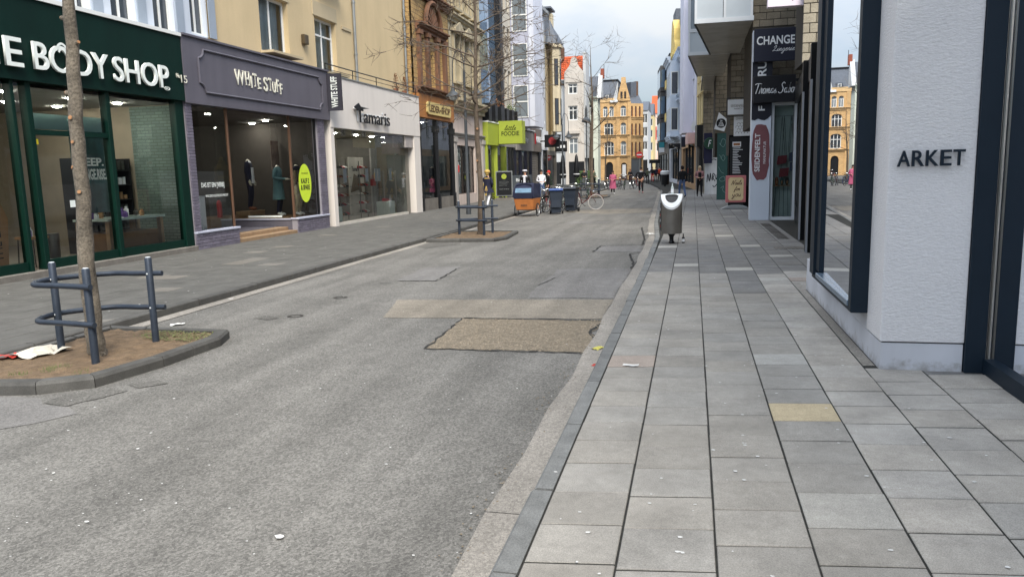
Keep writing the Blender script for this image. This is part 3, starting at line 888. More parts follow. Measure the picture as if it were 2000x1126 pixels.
# ------------------------------------------------------------------ THE BODY SHOP house
B1 = Front('white_shop_house', 'white rendered house with a dark green shop front and raised white lettering', 'building', XL, 7.0, LEFT, 7.0)
B1.bx('fascia', m_bsgreen, 7.0, 17.02, -.2, .3, 3.68, 5.2)
B1.bx('ledge', m_wpvc, 7.0, 17.02, -.24, .35, 5.2, 5.28)
for a, b, s in ((10.9, U(-6, 140, -.2), 'TH'), (U(4, 110, -.2), U(41, 140, -.2), 'E'), (U(63, 140, -.2), U(208, 150, -.2), 'BODY'), (U(219, 160, -.2), U(326, 170, -.2), 'SHOP')):
    B1.tx(s, m_letter, a, b, 3.90, 4.42, -.24, .05, bold=.006)
q = MB()      # leaf arcs of the emblem in the first O
uo = U(118, 140, -.2); ur = .2
for k_, (r, a0, a1) in enumerate(((.85, 20, 160), (.55, 35, 145))):
    strip(q, [(uo + r * ur * math.cos(R_(a)), 4.12 + .33 * r * math.sin(R_(a)) + .06) for a in range(a0, a1 + 1, 12)], .045, -.24, .055)
B1.mb('emblem', m_letter, q, recalc=False)
B1.tx('®', m_letter, U(318, 180, -.2), U(329, 182, -.2), 3.86, 3.95, -.24, .02)
for a, b in ((7.0, 7.2), (9.7, 9.82), (12.04, 12.12), (12.38, 12.5), (14.43, 14.55), (16.72, 17.02)):
    B1.bx('frame_post', m_bsgreen2, a, b, -.12, .06, .12, 3.68, bev=.008)
B1.bx('bottom_rail', m_bsgreen2, 12.5, 14.4, -.08, .04, .12, .3); B1.bx('bottom_rail', m_bsgreen2, 14.55, 16.72, -.08, .04, .12, .30)
B1.bx('bottom_rail', m_bsgreen2, 7.2, 12.02, -.08, .04, .12, .3)
B1.bx('transom', m_bsgreen2, 12.5, 14.43, -.09, .03, 2.70, 2.80)
B1.bx('frosted_band', M('frosted_glass', c(150, 178, 168), .5, .05), 12.5, 14.4, .03, .035, 2.82, 3.12)
B1.bx('stone_step', m_stone, 7.0, 17.02, -.22, .3, -.03, .12, bev=.01)
for a, b, e, f in ((7.2, 9.7, .3, 3.66), (9.82, 12.02, .3, 3.66), (12.14, 12.36, .3, 3.66), (12.5, 13.43, .3, 2.70), (13.47, 14.43, .3, 2.70), (12.5, 14.43, 2.80, 3.66), (14.55, 16.72, .30, 3.66)): vpane(B1, a, b, e, f, -.03)
for u in (13.3, 13.6): B1.mb('door_emblem', m_letter, MB().quad((u - .07, -.04, 1.28), (u + .07, -.04, 1.28), (u + .07, -.04, 1.42), (u - .07, -.04, 1.42)), recalc=False)
B1.bx('yellow_sticker', plain('yellow_sticker', c(225, 205, 40)), 12.52, 12.62, -.042, -.036, 2.52, 2.62)
room(B1, 7.05, 16.98, .05, 6.0, .125, 3.6, m_warmwall, M('stone_floor', c(120, 112, 102), .5, .15), lamps=[(u, d) for u in (9, 11, 12.9, 14.6, 16.0) for d in (.9, 2.6)])
B1.bx('brick_panel', m_brickgreen, 16.93, 16.955, .06, 1.35, .13, 3.58)
# upper storey
ops = []
for a, b in ((142, 178), (218, 265), (300, 340)):
    ops.append((U(a, 30, .3), U(b, 30, .3), 5.36, 7.6))
ops.append((U(374, 60, .3), U(406, 60, .3), 5.5, 7.6))
ops = [(8.2, 9.5, 5.36, 7.6), (10.2, 11.5, 5.36, 7.6)] + ops
up = [(a, b, 8.6, 10.8) for a, b, _, _ in ops]
B1.wall(7.0, 18.9, 5.28, 13.0, ops + up, m_bluewhite, .22, .3)
for i, (a, b, e, f) in enumerate(ops + up):
    o = B1.window(a, b, e, f, m_wpvc, g_win, 'tee' if i < 5 else 'cross', d=.42, fw=.08)
    B1.bx('reveal_panel', m_greyblue, b + .06, b + .36, .27, .3, e, f, o.parent)
B1.body(7.0, 18.9, 9, 5.28, 13.0, m_bluewhite, .3)
B1.body(7.0, 17.02, 9, -.05, 5.28, m_bluewhite, .3, roof=False)

# shop fittings
def cube_thing(name, label, cat, x, y, z, sx, sy, sz, mat, rz=0, bev=.01, top=None):
    o = MB().box(-sx / 2, sx / 2, -sy / 2, sy / 2, 0, sz).build(name, mat, None, bev=bev, loc=(x, y, z), rot=(0, 0, rz))
    return tag(o, label, cat)
t = thing('display_table', 'wooden display table with glass top behind the green shop window', 'table', (-13.0, 15.4, .125))
MB().box(-.42, .5, -.95, .95, .78, .83).build('table_top', M('glass_top', c(190, 205, 198), .2, .05), t)
for sx in (-.36, .42):
    for sy in (-.85, .85): MB().box(sx - .05, sx + .05, sy - .05, sy + .05, 0, .78).build('leg', m_step, t)
MB().box(-.32, .38, -.8, .8, .1, .5).build('drawer_box', m_wood, t)
for i in range(9):
    a = random.Random(i); m_ = [m_plum, m_white, m_card, m_steel, m_plum][i % 5]
    h = a.uniform(.1, .26); x, y = -12.75 - a.uniform(0, .4), 14.6 + i * .19
    o = MB().lathe([(.05, 0), (.055, h * .7), (.03, h * .8), (.03, h)], 0, 0, 8).build('bottle', m_, None, loc=(x, y, .956))
    tag(o, 'small ' + ['purple', 'white', 'cardboard brown', 'silver', 'purple'][i % 5] + ' cosmetic bottle standing on the display table', 'bottle', 'bottles on the shop table')
t = thing('poster_banner', 'teal hanging poster banner with white slogan inside the shop', 'banner', (-12.85, 14.35, 1.0), LEFT)
MB().box(-.35, .75, 0, .02, .1, 2.1).build('sheet', m_teal, t)
text(t, 'SLEEP.', m_letter, -.3, .55, 1.12, 1.30, -.002, .004, bold=.03)
text(t, 'REVENGE.RISE.', m_letter, -.3, .6, .82, 1.06, -.002, .004, bold=.03)
MB().box(-.4, .8, -.01, .03, 2.1, 2.14).build('hanging_bar', m_steel, t)
MB().box(-.3, -.28, 0, .01, 2.14, 2.59).build('cable', m_steel, t); MB().box(.68, .7, 0, .01, 2.14, 2.59).build('cable', m_steel, t)
for k, (y, sx_) in enumerate(((13.2, -15.2), (15.95, -13.75))):
    t = thing('shop_shelf', 'dark shelf unit filled with products at the back of the shop, ' + ('behind the door' if k == 0 else 'behind the display table'), 'shelf', (sx_, y, .125), LEFT)
    MB().box(-.9, .9, .36, .4, 0, 2.2).box(-.9, -.86, 0, .36, 0, 2.2).box(.86, .9, 0, .36, 0, 2.2).build('carcass', m_black, t)
    for j in range(6):
        sh = MB().box(-.86, .86, .02, .36, .1 + j * .36, .13 + j * .36).build('shelf_board', m_black, t)
        gd = MB()
        for i in range(12):
            h = random.uniform(.1, .24); gd.box(-.8 + i * .135, -.72 + i * .135 + random.uniform(0, .03), .08, .26, .13 + j * .36, .13 + j * .36 + h)
        gd.build('goods', [m_plum, m_white, m_card, m_steel][random.randrange(4)], t)
t = thing('waste_bin', 'steel cylinder bin just inside the shop door', 'bin', (-13.2, 13.55, .125))
MB().lathe([(.17, 0), (.18, .6), (.16, .6), (.15, .05)], 0, 0, 18).build('body', m_steel, t, smooth=True)
MB().lathe([(.182, 0), (.182, .02)], 0, 0, 18, .58).build('rim', m_steel, t)
t = thing('easel_sign', 'brown cardboard arrow board leaning inside the shop window', 'sign', (-12.85, 11.95, .125), LEFT)
MB().prism([(-.16, .1), (.2, 0.05), (.3, 1.0), (.05, 1.6), (-.3, 1.15)], 'y', 0, .02).build('board', m_card, t)
text_v(t, 'THE LAST', m_black, -.12, .1, .2, 1.1, -.002, .003)
t = thing('display_stool', 'small black stool holding cosmetic goods by the shop door', 'stool', (-12.95, 12.85, .125))
MB().box(-.22, .22, -.2, .2, .55, .6).build('seat', m_card, t)
for sx in (-.18, .18):
    for sy in (-.16, .16): MB().tube([(sx, sy, .55), (sx * 1.15, sy * 1.15, 0)], .012, 6).build('leg', m_black, t)
for i in range(4):
    o = MB().lathe([(.04, 0), (.045, .12), (.02, .15), (.02, .19)], 0, 0, 8).build('bottle', [m_plum, m_white, m_steel, m_card][i], None, loc=(-12.85 - .06 * (i % 2), 12.7 + .09 * i, .725))
    tag(o, 'small ' + ['purple', 'white', 'silver', 'cardboard brown'][i] + ' cosmetic bottle standing on the stool by the shop door', 'bottle', 'bottles on the shop stool')

# ------------------------------------------------------------------ WHITE STUFF house
B2 = Front('yellow_house', 'yellow rendered house over a violet grey shop front with recessed entrance', 'building', XL, 17.03, LEFT, 17.03)
B2.bx('fascia', m_wsgrey, 17.04, 24.82, -.22, .3, 3.64, 5.25)
B2.bx('fascia_cap', m_wsgrey, 17.04, 24.82, -.27, .3, 5.25, 5.30)
a, b, e, f, n_ = 17.62, 24.3, 3.95, 5.0, .22     # raised panel line with scooped corners
loop = []
for (cu, cz, s) in ((a, e, 0), (b, e, 1), (b, f, 2), (a, f, 3)):
    sx = 1 if s in (0, 3) else -1; sz = 1 if s in (0, 1) else -1
    arc = [(cu + sx * n_ * math.cos(R_(t_)), -.24, cz + sz * n_ * math.sin(R_(t_))) for t_ in range(0, 91, 15)]
    if s in (0, 2): arc = arc[::-1]
    loop += arc
B2.mb('panel_moulding', m_wsgrey, MB().tube(loop, .028, 6, closed=True))
ua, ub = U(458, 155, -.24), U(553, 180, -.24)
W = ub - ua
def ws_word(word, u0, u1, zb, F=B2):
    """playful serif capitals of mixed size"""
    ser = {'W': ((.12, 1), (.5, 1), (.88, 1)), 'H': ((.18, 1), (.82, 1), (.18, 0), (.82, 0)), 'I': ((.5, 1), (.5, 0)), 'T': ((.5, 0), (.1, .85), (.9, .85)), 'E': ((.2, 1), (.2, 0)), 'U': ((.15, 1), (.85, 1)), 'F': ((.2, 0), (.2, 1)), 'S': ((.85, .8), (.15, .15))}
    wd = {'W': 1.6, 'H': .85, 'I': .4, 'T': .75, 'E': .7, 'S': .95, 'U': .85, 'F': .7}
    hs = {'W': (0, .40), 'S': (0, .40)}
    seq = list(word); tot = sum(wd[ch] for ch in seq); u = u0
    for i, ch in enumerate(seq):
        w_ = wd[ch] / tot * (u1 - u0); z0, h = hs.get(ch, (.05 * (i % 2), .30 + .05 * ((i * 3) % 2)))
        F.tx(ch, m_cream, u + .03, u + w_ - .03, zb + z0, zb + z0 + h, -.23, .02, bold=.012)
        m = MB()
        for fx, fz in ser[ch]:
            cx, cz = u + .02 + fx * (w_ - .04), zb + z0 + fz * h
            m.box(cx - .03, cx + .03, -.251, -.23, cz - .012, cz + .012)
        F.mb('serif', m_cream, m)
        u += w_
ws_word('WHITE', ua, ua + W * .53, 4.28); ws_word('STUFF', ua + W * .57, ub, 4.24)
B2.tx('15', m_cream, U(354, 170, -.22), U(366, 172, -.22), 4.10, 4.28, -.23, .01); B2.tx('No', m_cream, U(345, 168, -.22), U(352, 170, -.22), 4.2, 4.3, -.23, .01)
# glazed bricks, each its own piece
bk = {}
def brick(u0, u1, z0, z1, d=-.16):
    key = (round(u1 - u0, 2), round(z1 - z0, 3))
    if key not in bk: bk[key] = MB().box(0, u1 - u0, 0, .05, 0, z1 - z0).mesh('brick', m_wsbrick, bev=.005)
    link('brick', bk[key], B2.r, (u0 - B2.uo, d, z0))
def brickwork(u0, u1, z0, z1, bl=.24, ch=.0775):
    B2.bx('mortar_bed', m_wsjoint, u0 + .004, u1 - .004, -.125, .06, z0, z1)
    rows = round((z1 - z0) / ch); h = (z1 - z0) / rows
    for r in range(rows):
        n = max(1, round((u1 - u0) / bl)); L_ = (u1 - u0) / n
        edges = [u0 + L_ * k for k in range(n + 1)] if r % 2 == 0 else [u0] + [u0 + L_ * (k + .5) for k in range(n)] + [u1]
        for p, q_ in zip(edges, edges[1:]): brick(p + .005, q_ - .005, z0 + r * h + .005, z0 + (r + 1) * h - .005)
brickwork(17.05, 18.97, -.02, .40, .26); brickwork(17.05, 17.3, .46, 3.64); brickwork(22.26, 24.45, -.02, .42, .26); brickwork(23.98, 24.45, .48, 3.64)
B2.bx('window_sill', m_wssill, 17.05, 19.0, -.19, .1, .40, .46, bev=.012); B2.bx('window_sill', m_wssill, 22.23, 24.45, -.19, .1, .42, .48, bev=.012)
B2.bx('return_wall', m_wsgrey, 22.26, 22.36, .06, 2.6, 0, .42); B2.bx('return_wall', m_wsgrey, 18.85, 18.95, .06, 2.6, 0, .40)
B2.bx('return_sill', m_wssill, 22.23, 22.40, .1, 2.6, .42, .46)
B2.bx('window_post', m_dkbrown, 22.24, 22.30, -.06, 0, .48, 3.64); B2.bx('window_post', m_dkbrown, 18.9, 18.96, -.06, 0, .46, 3.64); B2.bx('window_post', m_black, 23.92, 23.98, -.06, 0, .48, 3.64)
vpane(B2, 17.3, 18.9, .46, 3.64, -.03); vpane(B2, 22.30, 23.92, .48, 3.64, -.03)
pane(B2, [(22.27, 0, .46), (22.27, 2.6, .46), (22.27, 2.6, 3.6), (22.27, 0, 3.6)]); pane(B2, [(18.93, 0, .46), (18.93, 2.6, .46), (18.93, 2.6, 3.6), (18.93, 0, 3.6)])
B2.bx('entrance_step', m_step, 18.98, 22.25, -.12, 0.2, -.02, .10, bev=.01); B2.bx('entrance_step', m_step, 18.98, 22.25, .2, .6, -.02, .2, bev=.01)
B2.bx('entrance_floor', m_wsgrey, 18.96, 22.25, .6, 2.7, 0, .205)
B2.bx('display_floor', m_wood, 22.37, 24.7, .06, 4.2, .1, .455); B2.bx('display_floor', m_wood, 17.1, 18.84, .06, 3.0, .1, .30)
room(B2, 17.08, 24.78, .02, 6.5, .08, 3.62, m_dark, m_wood, m_dark, lamps=[(17.9, 1.2), (18.4, 2.2), (23.2, 1.3), (24.2, 2.4), (20.6, 4.2), (22.2, 5.2), (19, 4.8)])
# oval sale sticker on the pane
cu_, cz_ = U(594, 357), 1.55
m = MB().add([(cu_ + .42 * math.cos(k * .2618), -.036, cz_ + .62 * math.sin(k * .2618)) for k in range(24)], [tuple(range(24))])
st = B2.mb('sale_sticker', plain('lime_sticker', c(205, 228, 60), .5), m, recalc=False)
B2.tx('KAUF 2\n& SPARE', m_black, cu_ - .3, cu_ + .3, cz_ - .22, cz_ + .16, -.038, .002, bold=.03); B2.tx('FÜR KURZE ZEIT', m_black, cu_ - .22, cu_ + .22, cz_ + .3, cz_ + .35, -.038, .002)
B2.tx('DAS IST EIN [VERB]', m_letter, 17.6, 18.6, 1.52, 1.68, -.036, .002, bold=.01); B2.tx('WAS DICH GLÜCKLICH MACHT', m_letter, 17.75, 18.75, 1.3, 1.38, -.036, .002)
pane(B2, [(22.26, .4, .5), (22.26, 1.6, .5), (22.26, 1.6, .56), (22.26, .4, .56)], m_letter, 'window_lettering')
t = thing('blade_sign', 'narrow dark vertical sign with white rotated lettering on the fascia end', 'sign', (-12.12, 24.74, 3.95))
MB().box(0, .52, -.04, .04, 0, 1.22).build('board', M('sign_slate', c(58, 56, 64), .5), t)
MB().box(-.02, 0, -.05, .05, .1, 1.1).build('bracket', m_black, t)
text_v(t, 'WHITE STUFF', m_letter, .14, .38, .1, 1.12, -.04, .006, bold=.02)
# upper floors
uy0, uy1 = 18.95, 33.85
W1 = (U(507, 40, .35), U(563, 50, .35)); W2 = (U(616, 80, .35), U(657, 90, .35))
ops = [(W1[0], W1[1], 5.55, 7.25), (W2[0], W2[1], 5.35, 7.2)] + [(W1[0], W1[1], 8.6, 10.3), (W2[0], W2[1], 8.6, 10.3)]
B2.wall(uy0, uy1, 5.2, 14.0, ops, m_yellow, .24, .35)
for i, (a, b, e, f) in enumerate(ops):
    B2.window(a, b, e, f, m_wpvc, g_clear, 'two' if i % 2 == 0 else 'cross', d=.52, fw=.08, sill=m_yellow2, curtain=m_curtain)
    B2.bx('lintel_band', m_yellow2, a - .1, b + .1, .325, .36, f + .02, f + .5)
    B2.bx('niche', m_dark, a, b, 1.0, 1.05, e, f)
B2.bx('moulding', m_yellow2, W2[1] + .5, U(685, 70, .35), .31, .35, 7.1, 7.2)
B2.body(uy0, uy1, 9, 5.3, 14.0, m_yellow, .35)
def downpipe(F, u, z0, z1, d, r=.055, part='downpipe'):
    m = MB().tube([(u, d - r - .03, z0), (u, d - r - .03, z1)], r, 10)
    z = z0 + 1.0
    while z < z1: m.lathe([(r * 1.35, 0), (r * 1.35, .05)], u, d - r - .03, 10, z); z += 1.9
    return F.mb(part, m_zinc, m, smooth=True)
downpipe(B2, U(691, 60, .3), 5.3, 14, .35); downpipe(B2, 33.7, 5.3, 14, .35)
B2.bx('wall_lamp', M('bronze_lamp', c(96, 84, 66), .4, .1, metal=.5), U(592, 100, .3), U(600, 105, .3), .2, .35, 6.1, 6.42, bev=.02)

# ------------------------------------------------------------------ TAMARIS shop (single storey, terrace on top)
B3 = Front('cream_shop', 'cream panelled single storey shoe shop with black lettering on its fascia', 'building', XL, 24.85, LEFT, 24.85)
B3.bx('fascia', m_tam, 24.86, 33.88, -.2, .3, 3.42, 5.16)
B3.bx('coping', m_zinc, 24.86, 33.88, -.23, .34, 5.16, 5.2)
B3.bx('pilaster', m_tam, 24.86, 25.12, -.18, .3, 0, 3.42); B3.bx('pilaster', m_tam, 33.1, 33.88, -.18, .3, 0, 3.42); B3.bx('soffit_box', M('taupe', c(176, 168, 164), .6), 32.2, 33.1, -.12, .5, 2.9, 3.42)
B3.bx('passage_wall', m_tam, 33.0, 33.1, .3, 2.2, 0, 2.9); B3.bx('passage_door', M('worn_door', c(188, 180, 178), .6, .15, 3, streak=.3), 32.3, 33.0, 1.6, 1.66, 0, 2.9)
B3.bx('threshold', M('light_sill', c(196, 190, 180), .6), 25.12, 32.25, -.1, .2, -.02, .10)
ta, tb = U(692, 230, -.2), U(755, 240, -.2)
hal = B3.tx('Tamaris', m_white, ta - .05, tb + .01, 3.72, 4.22, -.21, .02, bold=.0, name='lettering_halo')
B3.tx('Tamaris', m_black, ta, tb + .06, 3.68, 4.18, -.30, .03, bold=.004)
q = MB().prism([(ta - .25, 4.22), (ta + .15, 4.38), (ta + .3, 4.26), (ta + 1.1, 4.24), (ta + .3, 4.16), (ta + .1, 4.1)], 'y', -.35, -.31)
B3.mb('letter_flourish', m_black, q)
for a, b in ((25.14, 27.4), (27.42, 29.6), (29.62, 30.9), (30.92, 32.2)): vpane(B3, a, b, .1, 3.42, -.05)
pane(B3, [(32.2, -.05, .1), (32.2, 1.6, .1), (32.2, 1.6, 3.42), (32.2, -.05, 3.42)])
for u in (29.6, 30.9): B3.bx('door_handle', m_steel, u - .015, u + .015, -.1, -.06, .8, 1.9)
room(B3, 25.1, 32.9, 0.05, 7, .02, 3.4, M('shop_grey', c(116, 112, 106), .8), M('grey_tile', c(130, 126, 120), .4), m_dark, lamps=[(u, d) for u in (26.2, 28, 30, 31.6) for d in (1.2, 3.4)])
B3.bx('terrace_deck', m_stone, 24.86, 33.84, .34, .36, 5.16, 5.2) if False else None
rl = MB().tube([(24.9, -.1, 5.55), (33.8, -.1, 5.55)], .022, 6).tube([(24.9, -.1, 5.38), (33.8, -.1, 5.38)], .012, 6)
for u in (24.9, 27.1, 29.3, 31.5, 33.8): rl.tube([(u, -.1, 5.2), (u, -.1, 5.56)], .018, 6)
B3.mb('railing', m_black, rl)
B3.body(24.86, 33.88, 9, -.05, 5.17, m_tam, .3)
for k, (u, h) in enumerate(((31.9, .6), (32.9, .55))):
    t = thing('potted_conifer', ('taller ' if k == 0 else 'shorter ') + 'dried brown conifer in a small pot on the terrace edge', 'potted plant', (XL - .1, u, 5.2))
    MB().lathe([(.09, 0), (.12, .18), (.1, .18)], 0, 0, 10).build('pot', M('terracotta', c(140, 92, 68), .8), t)
    cr = MB(); rr = random.Random(k)
    for _ in range(160):
        z = rr.random(); r = .16 * (1 - z) * math.sqrt(rr.random()) + .01; a = rr.random() * 6.28; x, y = r * math.cos(a), r * math.sin(a); zz = .18 + z * h
        cr.add([(x, y, zz), (x + .04 * math.cos(a) + .01, y + .04 * math.sin(a), zz + .05), (x + .03 * math.cos(a + .8), y + .03 * math.sin(a + .8), zz + .06)], [(0, 1, 2)])
    cr.build('foliage', M('dry_brown_leaf', c(128, 84, 52), .9, .3, 20), t); MB().tube([(0, 0, .15), (0, 0, .18 + h * .9)], .012, 5).build('stem', m_dkbrown, t)

def box_stack(x, y, w, h, mat, label):
    return cube_thing('display_cube', label, 'display cube', x, y, .02, w, w, h, mat)
box_stack(-12.75, 25.7, .62, .62, M('mint_white', c(200, 214, 210), .5), 'pale mint display cube at the pilaster end of the shoe window')
box_stack(-13.1, 26.5, .6, .5, M('olive_cube', c(120, 114, 86), .6), 'olive display cube next to the pale mint one in the shoe window')
box_stack(-12.8, 31.0, .6, .6, M('mint_white', c(200, 214, 210), .5), 'pale mint display cube by the passage end of the shoe window')
box_stack(-13.0, 31.75, .55, .5, M('olive_cube', c(120, 114, 86), .6), 'olive display cube at the passage end of the shoe window')
def shoe(name, label, x, y, z, mat, rz=0, boot=False):
    m = MB()
    m.prism([(-.13, 0), (.13, 0), (.14, .03), (.06, .07), (.02, .10), (-.03, .12 if not boot else .30), (-.13, .12 if not boot else .30), (-.14, .04)], 'y', -.045, .045)
    return tag(m.build(name, mat, None, bev=.012, loc=(x, y, z), rot=(0, 0, rz)), label, 'shoe', 'shoes shown in the shoe shop window')
leather = [M('tan_leather', c(120, 66, 40), .5), m_black, M('red_leather', c(160, 30, 40), .45), M('white_leather', c(210, 206, 198), .5)]
for i in range(5): shoe('boot', 'brown leather ankle boot on the cubes of the shoe window', -12.75 - .05 * i, 25.5 + .17 * (i % 3) + (.8 if i > 2 else 0), .645 if i < 3 else .525, leather[0], i * .3, True)
for i in range(4): shoe('shoe', 'low shoe on the passage end cubes of the shoe window', -12.75, 30.85 + .28 * i, .625 if i < 2 else .525, leather[(2, 2, 3, 1)[i]], .4 * i)
for k, u in enumerate((28.0, 29.9)):
    t = thing('shoe_rack', 'tall wire shoe rack in the shoe shop window, ' + ('left of the door handles' if k == 0 else 'right behind the door'), 'rack', (-13.3, u, .02))
    for a in (-.35, .35):
        MB().tube([(0, a, 0), (0, a, 2.3)], .02, 6).build('upright', m_steel, t)
    for j in range(6):
        MB().box(-.2, .2, -.36, .36, .2 + j * .36, .215 + j * .36).build('shelf', g_winl, t)
        for i in range(3):
            ss = MB().prism([(-.11, 0), (.11, 0), (.12, .03), (.02, .09), (-.1, .1)], 'y', -.04, .04)
            so = ss.build('shoe', leather[(i + j + k) % 4], None, bev=.01, loc=(-13.3, u - .24 + .24 * i, .237 + j * .36)); tag(so, ['tan', 'black', 'red', 'white'][(i + j + k) % 4] + ' shoe on the ' + ('wire rack left of the door handles' if k == 0 else 'wire rack right behind the door'), 'shoe', 'shoes on the racks')
def bag(x, y, z, mat, label, s=1.0):
    t = thing('handbag', label, 'bag', (x, y, z))
    MB().prism([(-.17 * s, 0), (.17 * s, 0), (.13 * s, .26 * s), (-.13 * s, .26 * s)], 'x', -.06, .06).build('body', mat, t, bev=.015)
    MB().tube([(0, .09 * s * math.cos(R_(a)), .26 * s + .13 * s * math.sin(R_(a))) for a in range(0, 181, 20)], .01, 6).build('handle', mat, t)
for k, (u, z, m_, lb) in enumerate(((30.35, 1.30, leather[2], 'red handbag on the upper stand of the shoe window'), (30.75, 1.55, M('mustard', c(190, 150, 60), .5), 'mustard handbag on the upper stand of the shoe window'), (31.05, 1.15, m_black, 'black handbag on the lower stand of the shoe window'))):
    tt = thing('bag_stand', 'thin steel stand carrying the ' + lb.split(' on ')[0], 'stand', (-13.05, u, .02))
    MB().tube([(0, 0, 0), (0, 0, z - .04)], .012, 6).lathe([(.12, 0), (.12, .015)], 0, 0, 12).lathe([(.1, 0), (.1, .02)], 0, 0, 12, z - .042).build('pole', m_steel, tt)
    bag(-13.05, u, z, m_, lb, 1.1)
for k, u in enumerate((25.95, 27.9, 28.8, 29.1, 30.3)):
    o = MB().box(0, .26, -.01, 0, 0, .5).build('notice_sheet', m_white, None, loc=(-12.30, u, 1.5), rot=(0, 0, LEFT)); tag(o, 'small white notice sheet on the glass of the shoe shop', 'notice', 'notices on the shoe shop glass')
t = thing('poster_stand', 'grey poster board with black lettering standing inside the shoe shop', 'panel', (-14.2, 31.3, .02), LEFT)
MB().box(-.75, .75, 0, .05, 0, 2.5).build('panel', M('panel_grey', c(168, 164, 156), .7), t); text(t, 'Tamaris', m_black, -.5, .3, 1.9, 2.1, -.002, .003, bold=.02)
MB().prism([(-.7, 1.0), (.1, 1.1), (.5, .9), (.3, 1.6), (-.3, 1.8)], 'y', -.006, 0).build('printed_bag', M('print_brown', c(104, 92, 78), .7), t)
# red coat figure edge / red drape at the window side
o = MB().prism([(0, 0), (.3, 0), (.25, 1.6), (.05, 1.6)], 'y', -.1, .1).build('red_coat', M('red_cloth', c(140, 30, 36), .9), None, bev=.03, loc=(-12.9, 25.25, .68), rot=(0, 0, LEFT)); tag(o, 'long red coat hanging beside the shoe shop pilaster', 'coat')
hk = thing('coat_rail', 'slim rail holding the long red coat', 'rail', (-12.9, 25.4, .02))
MB().tube([(0, -.32, 0), (0, -.32, 2.35), (0, .05, 2.35)], .015, 6).build('rail', m_steel, hk)
cube_thing('coat_box', 'low white plinth box under the hanging red coat', 'plinth', -12.9, 25.3, .02, .4, .4, .62, m_white) if False else None
# ------------------------------------------------------------------ LEDER-SHOP brick house
m_ybrick = coursed('yellow_clinker', c(186, 152, 98), c(120, 92, 62), .3, .19, rnd=.2, bmp=.8)
m_brown = M('brown_sandstone', c(132, 94, 70), .8, .25, 2.5, grain=.15, streak=.3)
m_orange = M('ochre_fascia', c(168, 112, 62), .6, .15, 2, streak=.1)
m_bstone = M('cream_stone', c(196, 182, 152), .85, .22, 2, grain=.12, streak=.35)
m_pinkst = M('pinkish_stone', c(196, 180, 170), .8, .1, 1.5, streak=.12)
m_greypil = M('grey_pilaster', c(168, 162, 156), .7, .12, 2, streak=.15)
m_sash = plain('dark_sash', c(50, 42, 38), .5)
B4 = Front('clinker_house', 'yellow clinker house with brown stone window bay and ochre shop fascia', 'building', XL, 33.92, LEFT, 33.92)
wo = [(34.75, 35.55, 5.75, 8.0), (35.95, 36.95, 5.75, 8.0), (37.35, 38.15, 5.75, 8.0)]
w2 = [(a, b, 10.6, 12.8) for a, b, _, _ in wo]
B4.wall(33.93, 39.3, 5.45, 15.5, wo + w2, m_ybrick, .25)
for (a, b, e, f) in wo + w2: B4.window(a, b, e, f, m_sash, g_win, 'bar', d=.2, fw=.07)
for u in (34.45, 35.57, 36.97, 38.17):
    for e in (5.65, 10.5):
        B4.bx('stone_pier', m_brown, u, u + .36 if u > 34.5 else u + .3, -.16, .02, e, e + 2.4, bev=.02)
        B4.mb('capital', m_brown, MB().box(u - .04, u + .40, -.22, 0, e + 2.4, e + 2.6))
for e in (8.25, 13.1): B4.moulding('window_cornice', m_brown, 34.3, 38.65, e, e + .35, .32)
arc = [(36.45 + .95 * math.cos(R_(a)), 8.62 + .95 * math.sin(R_(a))) for a in range(0, 181, 12)]
B4.mb('arched_pediment', m_brown, MB().prism(arc, 'y', -.12, .02)); arc2 = [(36.45 + 1.12 * math.cos(R_(a)), -.18, 8.62 + 1.12 * math.sin(R_(a))) for a in range(0, 181, 10)]
B4.mb('arch_moulding', m_brown, MB().tube(arc2, .12, 6))
fan = MB()
for k in range(7):
    a = R_(18 + k * 24); fan.prism([(36.45, 8.66), (36.45 + .8 * math.cos(a - .12), 8.66 + .8 * math.sin(a - .12)), (36.45 + .8 * math.cos(a + .12), 8.66 + .8 * math.sin(a + .12))], 'y', -.17, -.11)
B4.mb('shell_ornament', m_brown, fan)
B4.moulding('cornice', m_brown, 33.95, 39.3, 5.38, 5.72, .4); B4.moulding('cornice', m_brown, 33.95, 39.3, 9.75, 10.1, .35)
B4.bx('fascia', m_orange, 33.96, 39.28, -.18, .1, 4.32, 5.38)
B4.mb('name_board', M('name_cream', c(206, 184, 122), .6), MB().prism([(34.9, 4.6), (35.05, 4.5), (38.35, 4.5), (38.5, 4.6), (38.5, 4.98), (38.35, 5.08), (35.05, 5.08), (34.9, 4.98)], 'y', -.26, -.18))
B4.tx('LEDER~SHOP', M('name_brown', c(92, 66, 40), .6), 35.15, 38.3, 4.62, 4.94, -.262, .01, bold=.02)
for u in (34.0, 36.45, 39.0): B4.bx('shop_column', m_black, u, u + .2, -.14, .1, .0, 4.3, bev=.02); 
for u in (33.97, 36.42, 38.97): B4.bx('column_capital', m_black, u, u + .26, -.2, .1, 3.7, 4.0); B4.bx('column_base', m_black, u + .02, u + .24, -.18, .1, 0, .7)
B4.bx('stall_riser', m_stone, 34.2, 39.0, -.08, .1, -.02, .55)
vpane(B4, 34.2, 36.45, .55, 4.3, -.03); vpane(B4, 36.65, 39.0, .55, 4.3, -.03)
room(B4, 33.98, 39.2, .1, 4, .3, 4.3, M('shop_greyblue', c(96, 104, 108), .9), m_dark, m_dark, lamps=[(35, 1), (37.5, 1)])
B4.body(33.94, 39.3, 9, -.05, 15.5, m_ybrick, .1)
